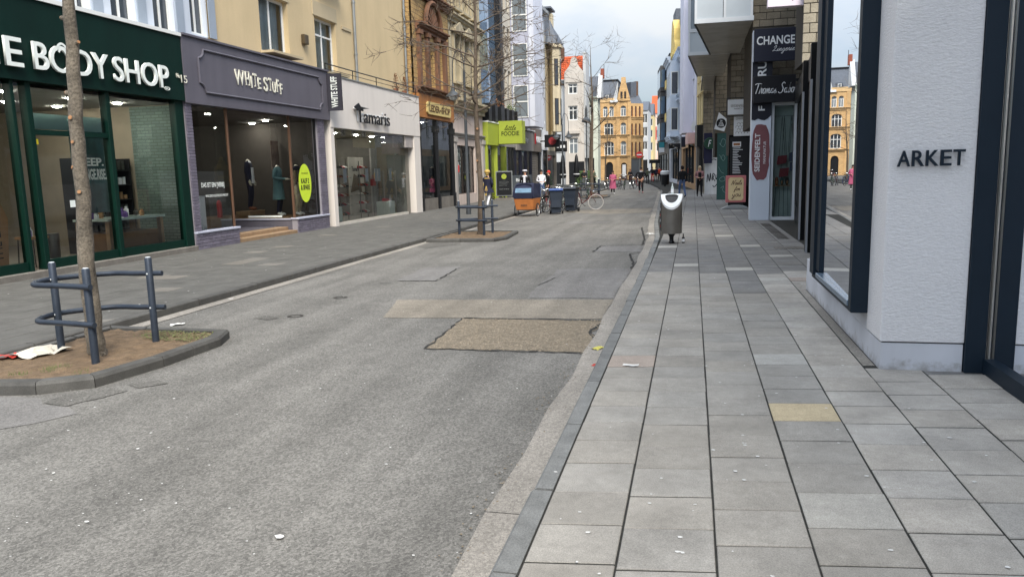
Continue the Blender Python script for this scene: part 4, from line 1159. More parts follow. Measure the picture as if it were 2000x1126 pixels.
# ------------------------------------------------------------------ cream stone house with pinkish ground floor
B5 = Front('stone_front_house', 'ornate cream stone house with a pinkish rendered ground floor', 'building', XL, 39.35, LEFT, 39.35)
us = [(40.2, 41.1), (42.0, 42.9), (43.8, 44.7)]
wo = [(a, b, 6.6, 8.9) for a, b in us] + [(a, b, 10.4, 12.7) for a, b in us]
B5.wall(39.36, 45.55, 5.3, 15.8, wo, m_bstone, .3)
for (a, b, e, f) in wo:
    B5.window(a, b, e, f, m_sash, g_win, 'tee', d=.22, fw=.07)
    for p, q_ in ((a - .22, a - .02), (b + .02, b + .22)): B5.bx('window_surround', m_bstone, p, q_, -.1, .02, e - .1, f + .1)
    B5.mb('window_pediment', m_bstone, MB().prism([(a - .4, f + .15), (b + .4, f + .15), (b + .4, f + .28), ((a + b) / 2, f + .7), (a - .4, f + .28)], 'y', -.28, .02))
    B5.bx('apron', m_bstone, a - .1, b + .1, -.06, .02, e - .8, e - .25); B5.bx('sill_stone', m_bstone, a - .3, b + .3, -.2, .05, e - .2, e - .08)
B5.moulding('cornice', m_bstone, 39.37, 45.55, 5.0, 5.6, .5); B5.moulding('cornice', m_bstone, 39.37, 45.55, 9.5, 9.9, .35); B5.moulding('cornice', m_bstone, 39.37, 45.55, 13.6, 14.2, .5)
B5.wall(39.36, 45.55, -.02, 5.05, [(40.1, 43.7, .55, 3.2)], m_pinkst, .2)
B5.moulding('string_course', m_greypil, 39.37, 45.55, 3.62, 3.85, .18)
for u in (39.4, 43.9, 45.05): B5.bx('pilaster', m_greypil, u, u + .45, -.12, .02, 0, 3.62, bev=.02); B5.bx('pilaster_cap', m_greypil, u - .05, u + .5, -.17, .02, 3.35, 3.6)
B5.window(40.1, 41.4, .55, 3.2, m_sash, g_clear, 'bar', d=.12); B5.window(41.45, 43.7, .55, 3.2, m_sash, g_clear, 'single', d=.12)
B5.bx('red_notice', plain('red_notice', c(210, 60, 60)), 40.3, 40.9, .13, .14, 1.75, 2.15); B5.bx('display_curtain', m_curtain, 41.9, 42.6, .5, .55, .6, 3.1)
room(B5, 39.4, 45.4, .25, 3, .2, 3.4, m_dark, m_dark, m_dark, lamps=[(41, .8), (42.8, .8)])
B5.body(39.37, 45.55, 9, -.05, 15.8, m_bstone, .2)
# ------------------------------------------------------------------ LITTLE FOODIE: modern glass house
m_curtainw = M('curtain_wall_glass', c(132, 158, 184), .03, .2, .6, spec=1.0, metal=.55)
m_beige = M('beige_render', c(204, 196, 182), .85, .1, 1, streak=.12)
B6 = Front('glass_front_house', 'narrow house with mirrored glass strip over a lime green cafe front', 'building', XL, 45.6, LEFT, 45.6)
B6.bx('glass_backing', m_black, 45.62, 49.2, .1, .3, 4.7, 15.8)
for i, (a, b) in enumerate(((45.65, 46.8), (46.86, 48.0), (48.06, 49.2))):
    for j in range(5): B6.bx('curtain_pane', m_curtainw, a, b, .02, .09, 5.7 + j * 2.02, 7.68 + j * 2.02)
B6.bx('edge_fin', m_black, 49.2, 49.9, -.35, .3, 4.7, 15.8)
us = [(50.35, 51.05), (51.5, 52.2), (52.6, 53.3)]
wo = [(a, b, e, e + 1.9) for e in (6.6, 9.4, 12.4) for a, b in us]
B6.wall(49.9, 53.6, 4.7, 15.8, wo, m_beige, .2)
for w_ in wo: B6.window(*w_, m_sash, g_win, 'single', d=.14, fw=.06)
B6.bx('fascia', m_lime, 45.62, 48.2, -.3, .1, 3.35, 4.7)
for u in (45.65, 48.0, 50.4): B6.bx('lime_post', m_lime, u, u + .22, -.22, .1, 0, 3.35)
vpane(B6, 45.9, 48.0, .1, 3.35, -.02); vpane(B6, 48.25, 50.4, .1, 3.35, -.02); vpane(B6, 50.7, 53.5, .1, 3.3, -.02)
B6.bx('fascia_grey', M('grey_fascia', c(150, 146, 140), .6, .1, streak=.1), 48.25, 53.6, -.2, .1, 3.35, 4.62)
room(B6, 45.7, 53.5, .1, 4, .02, 3.35, m_dark, m_stone, m_dark, lamps=[(47, 1), (49, 1), (52, 1)])
B6.bx('door_post', m_black, 50.65, 51.0, -.1, .1, 0, 3.3); B6.bx('door_post', m_black, 53.2, 53.55, -.1, .1, 0, 3.3)
B6.bx('terrace_edge', m_wpvc, 45.62, 60.0, -.34, .3, 4.7, 4.78)
B6.body(45.62, 53.6, 9, -.05, 15.8, m_beige, .3)
t = thing('box_sign', 'lime green box sign with dark lettering over the cafe door', 'sign', (XL + .3, 48.25, 3.45))
MB().box(0, 1.55, 0, .9, 0, 1.42).build('box', m_lime, t, bev=.01)
script(t, 'little', M('sign_ink', c(60, 66, 20), .6), .4, 1.15, .85, 1.15, -.004, .035)
text(t, 'FOODIE', MATS['sign_ink'], .2, 1.35, .5, .78, -.004, .006, bold=.02)
for k in range(7):
    t = thing('planter', 'tall black planter box ' + ('without plants' if k in (0, 1, 3) else 'with a dry brown plant' if k == 2 else 'with green shoots') + ' on the terrace above the cafe', 'planter', (XL + .02, 46.1 + 1.55 * k, 4.78), 0, 'black planters on the cafe terrace')
    MB().prism([(-.3, 0), (.3, 0), (.36, 1.05), (-.36, 1.05)], 'x', -.35, .35).build('box', m_black, t, bev=.015)
    MB().box(-.3, .3, -.3, .3, 1.0, 1.04).build('soil', m_soil, t)
    if k in (2, 4, 5, 6):
        f_ = MB()
        for _ in range(90):
            x, y, z = random.gauss(0, .18), random.gauss(0, .2), 1.05 + abs(random.gauss(0, .22)); f_.add([(x, y, z), (x + .1, y + .05, z + .05), (x + .04, y + .1, z + .1)], [(0, 1, 2)])
        f_.build('foliage', M('winter_leaf', c(92, 104, 66), .8, .4, 12) if k != 2 else MATS['dry_brown_leaf'], t)
# ------------------------------------------------------------------ lilac grey house with stacked bay windows
m_lilac = M('lilac_render', c(182, 184, 200), .85, .08, .8, streak=.14)
m_lilac2 = M('lilac_render_pale', c(208, 211, 222), .85, .06, .8, streak=.1)
B7 = Front('lilac_house', 'tall lilac grey house with a projecting window shaft', 'building', XL, 53.65, LEFT, 53.65)
B7.wall(53.66, 59.6, 4.6, 17.5, [(57.6, 58.6, z, z + 1.8) for z in (6.2, 9.1, 12.0, 14.9)], m_lilac, .2)
for z in (6.2, 9.1, 12.0, 14.9): B7.window(57.6, 58.6, z, z + 1.8, m_wpvc, g_win, 'two', d=.14)
B7.body(53.66, 59.6, 9, -.05, 17.5, m_lilac, .1)
B7.mb('bay_shaft', m_lilac, MB().box(53.7, 57.0, -1.25, 0.02, 4.8, 17.5))
B7.mb('bay_fin', m_lilac2, MB().box(53.66, 57.05, -1.62, -1.25, 4.8, 17.5))
for z in (5.4, 8.2, 11.2, 14.2):
    w_ = MB().box(0, .06, 0, .05, 0, 2.2).box(1.0, 1.06, 0, .05, 0, 2.2).box(0.06, 1.0, 0, .05, 0, .06).box(.06, 1.0, 0, .05, 1.05, 1.13).box(.06, 1.0, 0, .05, 2.14, 2.2).build('window', m_wpvc, B7.r, loc=(0, -.1, z), rot=(0, 0, R_(-90)))
    MB().quad((.03, .03, .03), (1.03, .03, .03), (1.03, .03, 2.17), (.03, .03, 2.17)).build('pane', g_winl, w_, recalc=False)
B7.bx('grey_fascia', MATS['grey_fascia'], 53.7, 59.6, -.25, .1, 3.2, 4.62); B7.tx('ility', m_white, 56.0, 57.6, 3.75, 4.2, -.27, .02, bold=.02)
for u in (53.7, 55.6, 57.5, 59.3): B7.bx('dark_post', M('navy_post', c(30, 32, 52), .5), u, u + .28, -.12, .1, 0, 3.2)
for a, b in ((53.98, 55.6), (55.88, 57.5), (57.78, 59.3)): vpane(B7, a, b, .05, 3.2, -.02)
room(B7, 53.75, 59.5, .12, 3, .02, 3.2, M('shop_pale', c(150, 150, 148), .9), m_stone, m_dark, lamps=[(55, .8), (57, .8)])
# ------------------------------------------------------------------ pale plain house, then turret house
B8 = Front('pale_plain_house', 'pale grey rendered house with small paired windows above a red and white shop sign', 'building', XL, 59.65, LEFT, 59.65)
m_pgrey = M('pale_grey_render', c(198, 200, 202), .85, .08, 1, streak=.14)
wo = [(u, u + .55, z, z + 1.5) for z in (5.9, 8.6, 11.4) for u in (61.2, 62.2, 64.6)]
B8.wall(59.66, 66.4, 4.6, 14.6, wo, m_pgrey, .2)
for w_ in wo: B8.window(*w_, m_sash, g_win, 'single', d=.14, fw=.05)
B8.body(59.66, 66.4, 9, -.05, 14.6, m_pgrey, .1); B8.bx('eaves', m_zinc, 59.66, 66.4, -.4, .3, 14.6, 14.85); downpipe(B8, 60.0, 4.6, 14.6, 0)
B8.bx('taupe_fascia', M('taupe_dark', c(118, 108, 100), .6), 59.7, 63.2, -.2, .1, 3.2, 5.0); B8.bx('red_sign', plain('sign_red', c(170, 40, 48)), 60.4, 60.7, -.26, -.2, 3.8, 4.6); B8.tx('NORDSEE', m_white, 60.75, 62.9, 3.9, 4.4, -.22, .02, bold=.02)
B8.bx('white_fascia', m_white, 63.3, 66.3, -.2, .1, 3.4, 5.0); B8.bx('white_pier', m_white, 63.3, 64.0, -.15, .1, 0, 3.4)
for k in range(22): B8.bx('shutter_slat', m_stone, 59.8, 63.1, -.02, .03, .1 + k * .14, .22 + k * .14)
B8.bx('dark_reveal', m_black, 62.4, 63.2, -.12, .1, 0, 3.2); vpane(B8, 64.0, 66.3, .05, 3.4, .05, g_win)
t = thing('globe_lamp', 'white globe lamp on the shop fascia', 'lamp', (XL + .35, 62.9, 5.0))
MB().tube([(0, 0, 0), (0, 0, .3)], .03, 6).build('stem', m_black, t); MB().ell((0, 0, .5), .24, .24, .24).build('globe', m_white, t, smooth=True)
t = thing('black_box_sign', 'square black sign with a red round emblem sticking out over the pavement', 'sign', (XL + .1, 62.5, 3.55))
MB().box(0.5, 1.75, -.1, .1, 0, 1.0).build('box', m_black, t, bev=.02); MB().box(0, .5, -.03, .03, .45, .55).build('bracket', m_black, t)
m = MB().lathe([(.32, -.004), (.32, 0)], 0, 0, 20); o = m.build('emblem', plain('emblem_red', c(140, 44, 48)), t, loc=(1.15, -.101, .5), rot=(R_(90), 0, 0))
m = MB().lathe([(.13, -.003), (.13, 0)], 0, 0, 14); m.build('emblem_core', plain('emblem_dark', c(120, 24, 30)), o, loc=(0, 0, .006))
B9 = Front('turret_house', 'sandstone coloured house with round corner oriel and slate cap', 'building', XL, 66.5, LEFT, 66.5)
m_sand = M('sandstone', c(208, 194, 164), .85, .15, 1.5, streak=.2); m_slate = M('slate', c(92, 98, 108), .6, .3, 6, grain=.2, gscale=30)
wo = [(68.6, 69.5, z, z + 1.9) for z in (6.3, 9.3)]
B9.wall(66.5, 71.5, 3.4, 13, wo, m_sand, .2); [B9.window(*w_, m_wpvc, g_win, 'cross', d=.14) for w_ in wo]
B9.body(66.5, 71.5, 9, -.05, 13, m_sand, .1)
B9.wall(66.5, 71.5, -.02, 3.4, [(67.0, 71.0, .3, 3.0)], m_stone, .2); vpane(B9, 67.0, 71.0, .3, 3.0, .15, g_win)
oc = [(67.6 + .95 * math.cos(R_(a)), -.0 - .95 * math.sin(R_(a)) - .25) for a in range(-22, 203, 45)] 
B9.mb('oriel', m_sand, MB().prism(oc, 'z', 5.0, 12.3)); B9.mb('oriel_base', m_sand, MB().prism([(67.6 + (p[0] - 67.6) * .6, p[1] * .6) for p in oc], 'z', 4.3, 5.0))
B9.mb('oriel_cap', m_slate, MB().lathe([(1.15, 0), (1.05, .25), (.75, .8), (.35, 1.4), (.05, 2.1)], 67.6, -.25, 8, 12.3)); B9.mb('oriel_rim', m_sand, MB().prism([(67.6 + (p[0] - 67.6) * 1.15, p[1] * 1.15) for p in oc], 'z', 12.05, 12.3))
for z in (5.6, 8.9):
    for k in range(1, 4):
        a = R_(-22 + 45 * k + 22.5); r_ = .95 * math.cos(R_(22.5)) + .01
        w_ = MB().box(-.2, .2, -.02, 0, 0, 2.2).build('window', m_sash, B9.r, loc=(67.6 - 66.5 + r_ * math.cos(a), -.25 - r_ * math.sin(a), z), rot=(0, 0, math.pi / 2 - a))
        MB().quad((-.15, -.024, .06), (.15, -.024, .06), (.15, -.024, 2.14), (-.15, -.024, 2.14)).build('pane', g_win, w_, recalc=False)
B9.mb('dormer', m_slate, MB().box(68.8, 70.6, .1, 2.2, 13, 15.6)); B9.mb('dormer_roof', m_slate, MB().box(68.6, 70.8, -.2, 2.4, 15.6, 15.75)); B9.bx('parapet', m_sand, 69.4, 70.2, -.15, .1, 13, 15.3)
for i, (u, w_, s_) in enumerate(((64.7, 1.0, 'grey'), (69.4, .9, 'black'))):
    t = thing('blade_sign', ('small white projecting sign over the white fascia' if i == 0 else 'small black projecting sign with pale square marks by the turret house'), 'sign', (XL + .25, u, 3.3 if i else 3.6))
    MB().box(0, w_ * 1.2, -.08, .08, 0, .95).build('box', m_white if i == 0 else m_black, t, bev=.02)
    if i:
        for k in range(3): MB().box(.18 + k * .28, .36 + k * .28, -.086, -.08, .35, .6).build('mark', m_white, t)
# closed parasols in front of the turret house
for k, (x, y) in enumerate(((-10.6, 64.5), (-9.9, 67.5))):
    t = thing('closed_parasol', 'folded black parasol standing on the far pavement', 'parasol', (x, y, 0), 0, 'folded parasols by the cafe')
    MB().tube([(0, 0, 0), (0, 0, 3.0)], .03, 8).lathe([(.3, 0), (.3, .06)], 0, 0, 14).build('pole', m_black, t)
    MB().lathe([(.22, 1.0), (.28, 1.2), (.2, 2.2), (.12, 2.85), (.02, 3.05)], 0, 0, 12).build('canopy', m_black, t, smooth=True); MB().lathe([(.285, 1.28), (.285, 1.36)], 0, 0, 12).build('strap', m_white, t)
# ================================================================== right side
m_arket = M('lilac_roughcast', c(224, 221, 220), .92, .05, 1.5, grain=.05, gscale=30)
_t = m_arket.node_tree; _p = _t.nodes['Principled BSDF']        # combed roughcast relief
_v = coords(_t, (18, 18, 42)); bump(_t, _p, noise(_t, _v, 1.6, 3.0, .6), .6, .015)
m_plinth = M('plinth_render', c(206, 207, 212), .85, .08, 2, streak=.12)
_t = m_plinth.node_tree; _p = _t.nodes['Principled BSDF']          # splash dirt, blotchy, low on the plinth
_sz = N(_t, 'ShaderNodeSeparateXYZ'); _t.links.new(coords(_t), _sz.inputs[0])
_ad = N(_t, 'ShaderNodeMath', operation='MULTIPLY_ADD'); _ad.inputs[1].default_value = 2.2; _t.links.new(_sz.outputs['Z'], _ad.inputs[0]); _t.links.new(noise(_t, coords(_t), 9.0, 6.0, .65), _ad.inputs[2])
_src = _p.inputs['Base Color'].links[0].from_socket
_t.links.new(mul(_t, _src, ramp(_t, _ad.outputs[0], .42, (.62, .59, .54, 1), .68, (1, 1, 1, 1))), _p.inputs['Base Color'])
m_navy = M('navy_frame', c(20, 34, 46), .5, .1, 3, spec=.25)
g_mirror = glass_mat('coated_glass', (.55, .58, .6, 1), 2.1)
g_side = glass_mat('side_glass', (.75, .8, .82, 1), 1.7)
A = Front('corner_shop', 'pale roughcast corner shop with navy window bay and dark raised lettering', 'building', 1.60, 7.07, 0.0, 0.0)
# local x = world x - 1.60, local y = world y - 7.07 ; street side is x = 0, the camera side is y = 0
bx = A.bx
bx('pillar', m_arket, 0, .66, 0, .55, .25, 4.6, bev=.006); bx('upper_pillar', m_arket, 0, .66, 0, .55, 4.6, 12.0)
bx('plinth', m_plinth, .01, .655, .01, .55, -.02, .238); bx('plinth', m_plinth, .01, .4, .552, 4.55, -.02, .238); bx('plinth_upper', m_plinth, .012, .4, .552, 4.55, .238, .44)
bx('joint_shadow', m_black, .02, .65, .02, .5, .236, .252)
# projecting window bay
bx('bay_sill', M('blue_steel_sill', c(120, 138, 156), .25, .1, 3, metal=.5), -.16, .3, .662, 2.61, .44, .499, bev=.006)
bx('bay_frame', m_navy, -.15, .03, .53, .66, .40, 4.9, bev=.006); bx('bay_frame', m_navy, -.12, .1, 2.62, 2.86, .50, 4.9, bev=.006); bx('bay_frame', m_navy, -.15, .1, 2.86, 3.15, .44, 4.9)
bx('bay_soffit', m_navy, -.12, .02, .66, 3.15, .38, .439)
bx('bay_head', m_navy, -.15, .1, .53, 3.15, 4.9, 5.2)
A.mb('glass_pane', g_mirror, MB().quad((-.13, .66, .5), (-.092, 2.62, .5), (-.092, 2.62, 4.9), (-.13, .66, 4.9)), recalc=False)
m_shopfl = M('pale_concrete_floor', c(170, 166, 158), .5, .1)
A.mb('floor', m_shopfl, MB().quad((.02, .56, .46), (3.5, .56, .46), (3.5, 4.5, .46), (.02, 4.5, .46)), recalc=False)
A.mb('back_wall', M('shop_shade', c(120, 118, 114), .9), MB().box(3.5, 3.6, .3, 4.5, .1, 4.9).box(0.1, 3.5, 4.5, 4.6, .1, 4.9))
A.mb('ceiling', m_ceil, MB().quad((.02, .3, 4.85), (3.5, .3, 4.85), (3.5, 4.5, 4.85), (.02, 4.5, 4.85)), recalc=False)
bx('upper_wall', m_arket, .01, 6, .552, 4.55, 5.2, 12.0)
# the set-back side towards the camera
bx('entrance_frame', m_navy, .662, .82, -.03, .2, 0, 4.8, bev=.005); bx('glazing_bead', m_steel, .822, .835, -.045, -.025, .13, 3.9)
bx('threshold_frame', m_navy, .80, .92, -8, -.04, -.02, .13); bx('frame_mullion', m_navy, .81, .91, -2.6, -2.48, .13, 4.8); bx('head_frame', m_navy, .80, .92, -8, -.04, 3.9, 4.8)
A.mb('glass_pane', g_side, MB().quad((.85, -2.48, .13), (.85, -.04, .13), (.85, -.04, 3.9), (.85, -2.48, 3.9)), recalc=False)
A.mb('glass_pane', g_side, MB().quad((.85, -8, .13), (.85, -2.6, .13), (.85, -2.6, 3.9), (.85, -8, 3.9)), recalc=False)
A.mb('floor', m_shopfl, MB().quad((.98, -8, .02), (6, -8, .02), (6, .3, .02), (.98, .3, .02)), recalc=False)
A.mb('inner_wall', M('inner_grey', c(170, 174, 180), .9), MB().box(.83, 6, .21, .3, 0, 4.8).box(6, 6.1, -8, .3, 0, 4.8))
for q_ in ((1.6, -.6), (2.6, -1.6), (1.6, -3.0), (3.4, -.6)): A.mb('ceiling_lamp', m_spot, MB().lathe([(.1, -.03), (.1, 0)], q_[0], q_[1], 10, 3.898))  # lamp discs added to brighten the room behind the side glass
bx('inner_plinth', m_plinth, 1.25, 6, .17, .209, .02, .26); bx('wall_socket', m_black, 1.08, 1.2, .15, .209, .1, .28, bev=.01)
A.mb('ceiling', m_ceil, MB().quad((.98, -8, 3.9), (6, -8, 3.9), (6, .3, 3.9), (.98, .3, 3.9)), recalc=False); bx('upper_wall', m_arket, .86, 6, -8, .0, 4.8, 12)
# raised name, each letter standing off the wall
p0, p1 = PY(1750, 325, 7.05), PY(1887, 292, 7.05)
x0, x1 = p0.x - 1.60, p1.x - 1.60
ws = [1.0, .95, .98, .85, .9]; tot = sum(ws); u = x0
for ch, w_ in zip('ARKET', ws):
    w_ = w_ / tot * (x1 - x0)
    A.tx(ch, m_navy, u + .004, u + w_ - .008, 1.745, 1.875, -.022, .022, bold=.012); u += w_
for (px, py, yy) in ((1652, 212, 8.6), (1650, 392, 9.0), (1646, 300, 9.6)):
    pass
for k, (x, y) in enumerate(((2.6, 8.4), (2.9, 9.6))):
    t = thing('pendant_lamp', 'small glowing pendant bulb hanging inside the navy window bay, ' + ('nearer the pillar' if k == 0 else 'deeper along the bay'), 'lamp', (x, y, 1.6 if k == 0 else 2.4))
    MB().ell((0, 0, 0), .045, .045, .05).build('bulb', m_spot, t, smooth=True); MB().tube([(0, 0, .05), (0, 0, 4.84 - t.location.z)], .006, 5).build('cord', m_black, t)
t = thing('window_card', 'small white notice card on a wire easel behind the bay window', 'card', (1.95, 9.35, .46), R_(-60))
MB().box(-.14, .14, 0, .012, .12, .34).build('card', m_white, t); MB().prism([(-.2, 0), (.2, 0), (.05, .16), (-.05, .16)], 'x', -.1, .1).build('easel', m_steel, t)
text(t, 'THE\nNEXT', m_plum, -.1, .06, .17, .3, -.002, .002, bold=.02)

# ------------------------------------------------------------------ dark shop front between the corner shop and the block-work house
D = Front('black_shop', 'black glossy shop front set back beyond the corner shop', 'building', 3.16, 25.9, math.atan2(-12.3, -.95), 0.0)
m_alu_ = M('pale_edge', c(150, 152, 156), .5)
m_gloss = M('black_gloss', c(9, 9, 11), .4, .1, 3, spec=.2)
D.bx('stall_riser', m_gloss, 0.3, 12.3, 0, .3, -.02, .5)
for u in (6.6, 9.4, 11.8):
    D.bx('column', m_gloss, u - .18, u + .18, -.2, .3, 0, 4.1, bev=.01); D.bx('column_edge', m_alu_, u + .181, u + .20, -.205, -.16, 0, 3.4)
D.bx('fascia', m_gloss, .3, 12.3, -.1, .3, 3.6, 4.1)
for a, b in ((.4, 3.3), (3.35, 6.4), (6.8, 9.2), (9.6, 11.6)): vpane(D, a, b, .5, 3.6, .02, m_gloss)
D.body(.3, 12.3, 4, 0, 4.1, m_gloss, .3); 
m_block = M('brown_block', c(138, 128, 111), .9, .28, 3, grain=.3, gscale=45, bmp=.5, rand=.3)
m_block_sunlit = M('sunlit_block', c(176, 166, 146), .9, .2, 3, grain=.25, gscale=45, bmp=.5, rand=.15)  # brown block again, lightened to paint in the sun on that corner
m_mort = plain('dark_mortar', c(56, 52, 46), .95)
_bk = {}
def blockwork(F, u0, u1, z0, z1, d, bl=.42, ch=.22, mat=None, skip=None):
    mat = mat or m_block
    rows = round((z1 - z0) / ch); h = (z1 - z0) / rows
    for r in range(rows):
        off = 0 if r % 2 == 0 else bl / 2
        u = u0 - off
        while u < u1 - .01:
            a, b = max(u, u0), min(u + bl, u1)
            if b - a > .06 and not (skip and skip((a + b) / 2, z0 + (r + .5) * h)):
                key = (round(b - a, 2), round(h, 3), mat.name)
                if key not in _bk: _bk[key] = MB().box(0, b - a - .016, 0, .06, 0, h - .016).mesh('block', mat, bev=.008)
                link('block', _bk[key], F.r, (a + .008 - F.uo, d - .02 + random.uniform(-.004, .004), z0 + r * h + .008))
            u += bl
D.bx('upper_wall', m_mort, .3, 6.4, .6, 4, 4.1, 12)
# ------------------------------------------------------------------ block-work house with saw-tooth balconies
H = Front('blockwork_house', 'brown block-work house with stepped piers and white balconies over the pavement', 'building', 1.82, 26.6, 0.0, 0.0)
# local x = world x - 1.82, local y = world y - 26.6; piers face the camera
H.bx('pier', m_mort, .0, 4.5, .05, 4.0, 3.0, 14.0)
blockwork(H, .0, 2.3, 3.72, 7.4, .05, skip=lambda u, z: (z < 6.0 and u < 1.25 and not (4.5 < z < 5.0)))
H.bx('pier_return', m_block_sunlit, 1.05, 1.6, -.35, .05, 5.0, 12.0) if False else None
H.bx('pier', m_mort, -.32, 3.5, 7.35, 11.0, 2.2, 14.0); blockwork(H, -.32, .7, 3.0, 6.9, 7.35)
H.bx('pier', m_mort, -.72, 3.0, 15.35, 19, 2.2, 14.0); blockwork(H, -.72, .2, 3.4, 6.9, 15.35)
H.bx('pier', m_mort, -1.2, 2.6, 23.35, 25.2, 2.2, 14.0); blockwork(H, -1.2, -.2, 3.2, 7.0, 23.35)
m_alu = M('white_aluminium', c(206, 210, 214), .4, .08, 2); m_alup = M('pale_panel', c(186, 194, 200), .35, .1, 1.2)
m_soff = M('soffit_grey', c(186, 182, 172), .25, .2, 1.5)
def balcony(xl, xr, y0, xb, y1, z):
    """trapezoid balcony: front from (xl, y0) to (xr, y0), its outer edge runs back to (xb, y1)"""
    H.mb('balcony_slab', m_soff, MB().prism([(xl, y0), (xr, y0), (xr, y1), (xb, y1)], 'z', z, z + .12))
    H.mb('balcony_edge', m_black, MB().prism([(xl - .04, y0), (xl, y0), (xb, y1), (xb - .04, y1)], 'z', z - .03, z + .06))
    n = 2; w_ = (xr - xl) / n
    H.bx('parapet_rail', m_alu, xl - .03, xr, y0 - .05, y0 + .03, z + .0, z + .14); H.bx('parapet_rail', m_alu, xl - .03, xr, y0 - .05, y0 + .03, z + .92, z + 1.06)
    for k in range(n):
        H.bx('parapet_panel', m_alup, xl + .05 + k * w_, xl + (k + 1) * w_ - .05, y0 - .02, y0 + .01, z + .14, z + .92)
    for k in range(n + 1): H.bx('parapet_post', m_alu, xl - .03 + k * w_ - (.0 if k < n else .08), xl + .05 + k * w_ - (.0 if k < n else .08), y0 - .045, y0 + .02, z + .14, z + .92)
    H.mb('parapet_side', m_alup, MB().prism([(xl, y0 + .03), (xl + .03, y0 + .03), (xb + .03, y1), (xb, y1)], 'z', z + .12, z + 1.06))
    H.bx('wind_screen', g_winl, xl + .05, xr - .05, y0 - .01, y0, z + 1.06, z + 2.3); H.bx('screen_post', m_alu, xl - .05, xl + .06, y0 - .03, y0 + .06, z + 1.06, z + 2.75)
    H.mb('side_screen', g_winl, MB().prism([(xl + .02, y0 + .06), (xl + .03, y0 + .06), (xb + .03, y1), (xb + .02, y1)], 'z', z + 1.06, z + 2.7))
for zz in (6.3, 9.1):
    balcony(-1.78, 0.02, -.1, -1.15, 7.25, zz); balcony(-2.02, -.36, 7.28, -1.62, 15.2, zz); balcony(-1.35, -.62, 15.25, -1.35, 23.2, zz)
# ground floor of that house
H.bx('base_wall', m_black, 0.5, 2.6, 7.2, 7.34, -.02, 3.9); H.bx('base_wall', m_gloss, -.36, .5, 7.2, 7.34, -.02, 3.0); H.bx('base_wall', m_black, -.5, 1.2, 15.2, 15.34, -.02, 3.4)
H.bx('graffiti_wall', M('dirty_white_wall', c(196, 198, 200), .85, .15, 2, streak=.25), -1.1, .1, 23.2, 23.34, -.02, 3.2)
gq = MB(); 
for s in ([(-.95, .75), (-.9, 1.25), (-.8, .8), (-.75, 1.3), (-.7, .9)], [(-.62, .85), (-.6, 1.25), (-.5, 1.2), (-.58, 1.0), (-.45, .8)], [(-.42, 1.2), (-.4, .9), (-.25, 1.25), (-.1, 1.2), (-.3, .7), (-.5, .45), (-.6, .55)], [(-.85, 2.0), (-.6, 2.15), (-.4, 2.1)]):
    strip(gq, smooth_pts(s), .05, 23.198, .004)
H.mb('graffiti', m_black, gq)
# white pylon panel with painted wordmark, showcase beside it
P_ = thing('pylon_panel', 'white pylon panel with a plum paint swash and vertical lettering', 'sign', (1.80, 26.0, 0))
MB().box(0, .6, 0, .5, 0, 5.9).build('panel', M('panel_white', c(204, 212, 224), .5, .06, 1), P_, bev=.006)
MB().box(.02, .6, -.012, 0, 4.95, 5.6).build('grey_field', M('field_grey', c(132, 136, 138), .6), P_); MB().box(.0, .6, -.014, 0, 3.3, 4.95).build('dark_field', M('field_navy', c(22, 24, 38), .5), P_)
rr = random.Random(4)
top = [(x / 10, 3.3 + rr.uniform(-.16, .02)) for x in range(0, 7)]
MB().prism([(0, 3.32)] + top + [(.6, 3.32)], 'y', -.012, 0).build('ragged_field', MATS['field_navy'], P_)
sw = [(.05 + rr.uniform(-.04, .02) * (1 if k % 2 else 0), 1.4 + k * .12) for k in range(13)]; sw2 = [(.56 + rr.uniform(-.02, .03), 2.9 - k * .12) for k in range(13)]
MB().prism([(.3 + .27 * math.copysign(abs(math.cos(a * .1963)) ** .6, math.cos(a * .1963)) + rr.uniform(-.012, .012), 2.16 + .88 * math.copysign(abs(math.sin(a * .1963)) ** .8, math.sin(a * .1963)) + rr.uniform(-.02, .02)) for a in range(32)], 'y', -.012, 0).build('plum_swash', M('plum_paint', c(124, 78, 82), .7), P_)
text_v(P_, 'SEIDENFELT', m_white, .12, .28, 1.55, 2.75, -.012, .003, bold=.02); text_v(P_, 'MANUFAKTUR', m_white, .38, .46, 1.8, 2.5, -.012, .003)
text_v(P_, 'BRU', m_white, .16, .42, 4.30, 4.98, -.014, .004, bold=.02); text_v(P_, 'F', m_white, .2, .4, 3.45, 3.6, -.014, .004, bold=.02)
S = thing('showcase', 'grey framed glass showcase with hanging bags beside the white pylon', 'showcase', (2.42, 26.1, 0))
MB().box(0, .08, 0, .5, .1, 3.6).build('frame', m_alu, S); MB().box(.68, .76, 0, .5, .1, 3.6).build('frame', m_alu, S); MB().box(0, .76, 0, .5, 3.6, 3.75).build('frame_head', m_alu, S); MB().box(0, .76, -.02, .5, -.01, .1).build('frame_base', m_alu, S)
MB().box(.08, .68, .42, .46, .1, 3.6).build('back_panel', M('celadon', c(164, 182, 178), .8), S); MB().quad((.08, .03, .1), (.68, .03, .1), (.68, .03, 3.6), (.08, .03, 3.6)).build('glass_pane', g_clear, S, recalc=False)
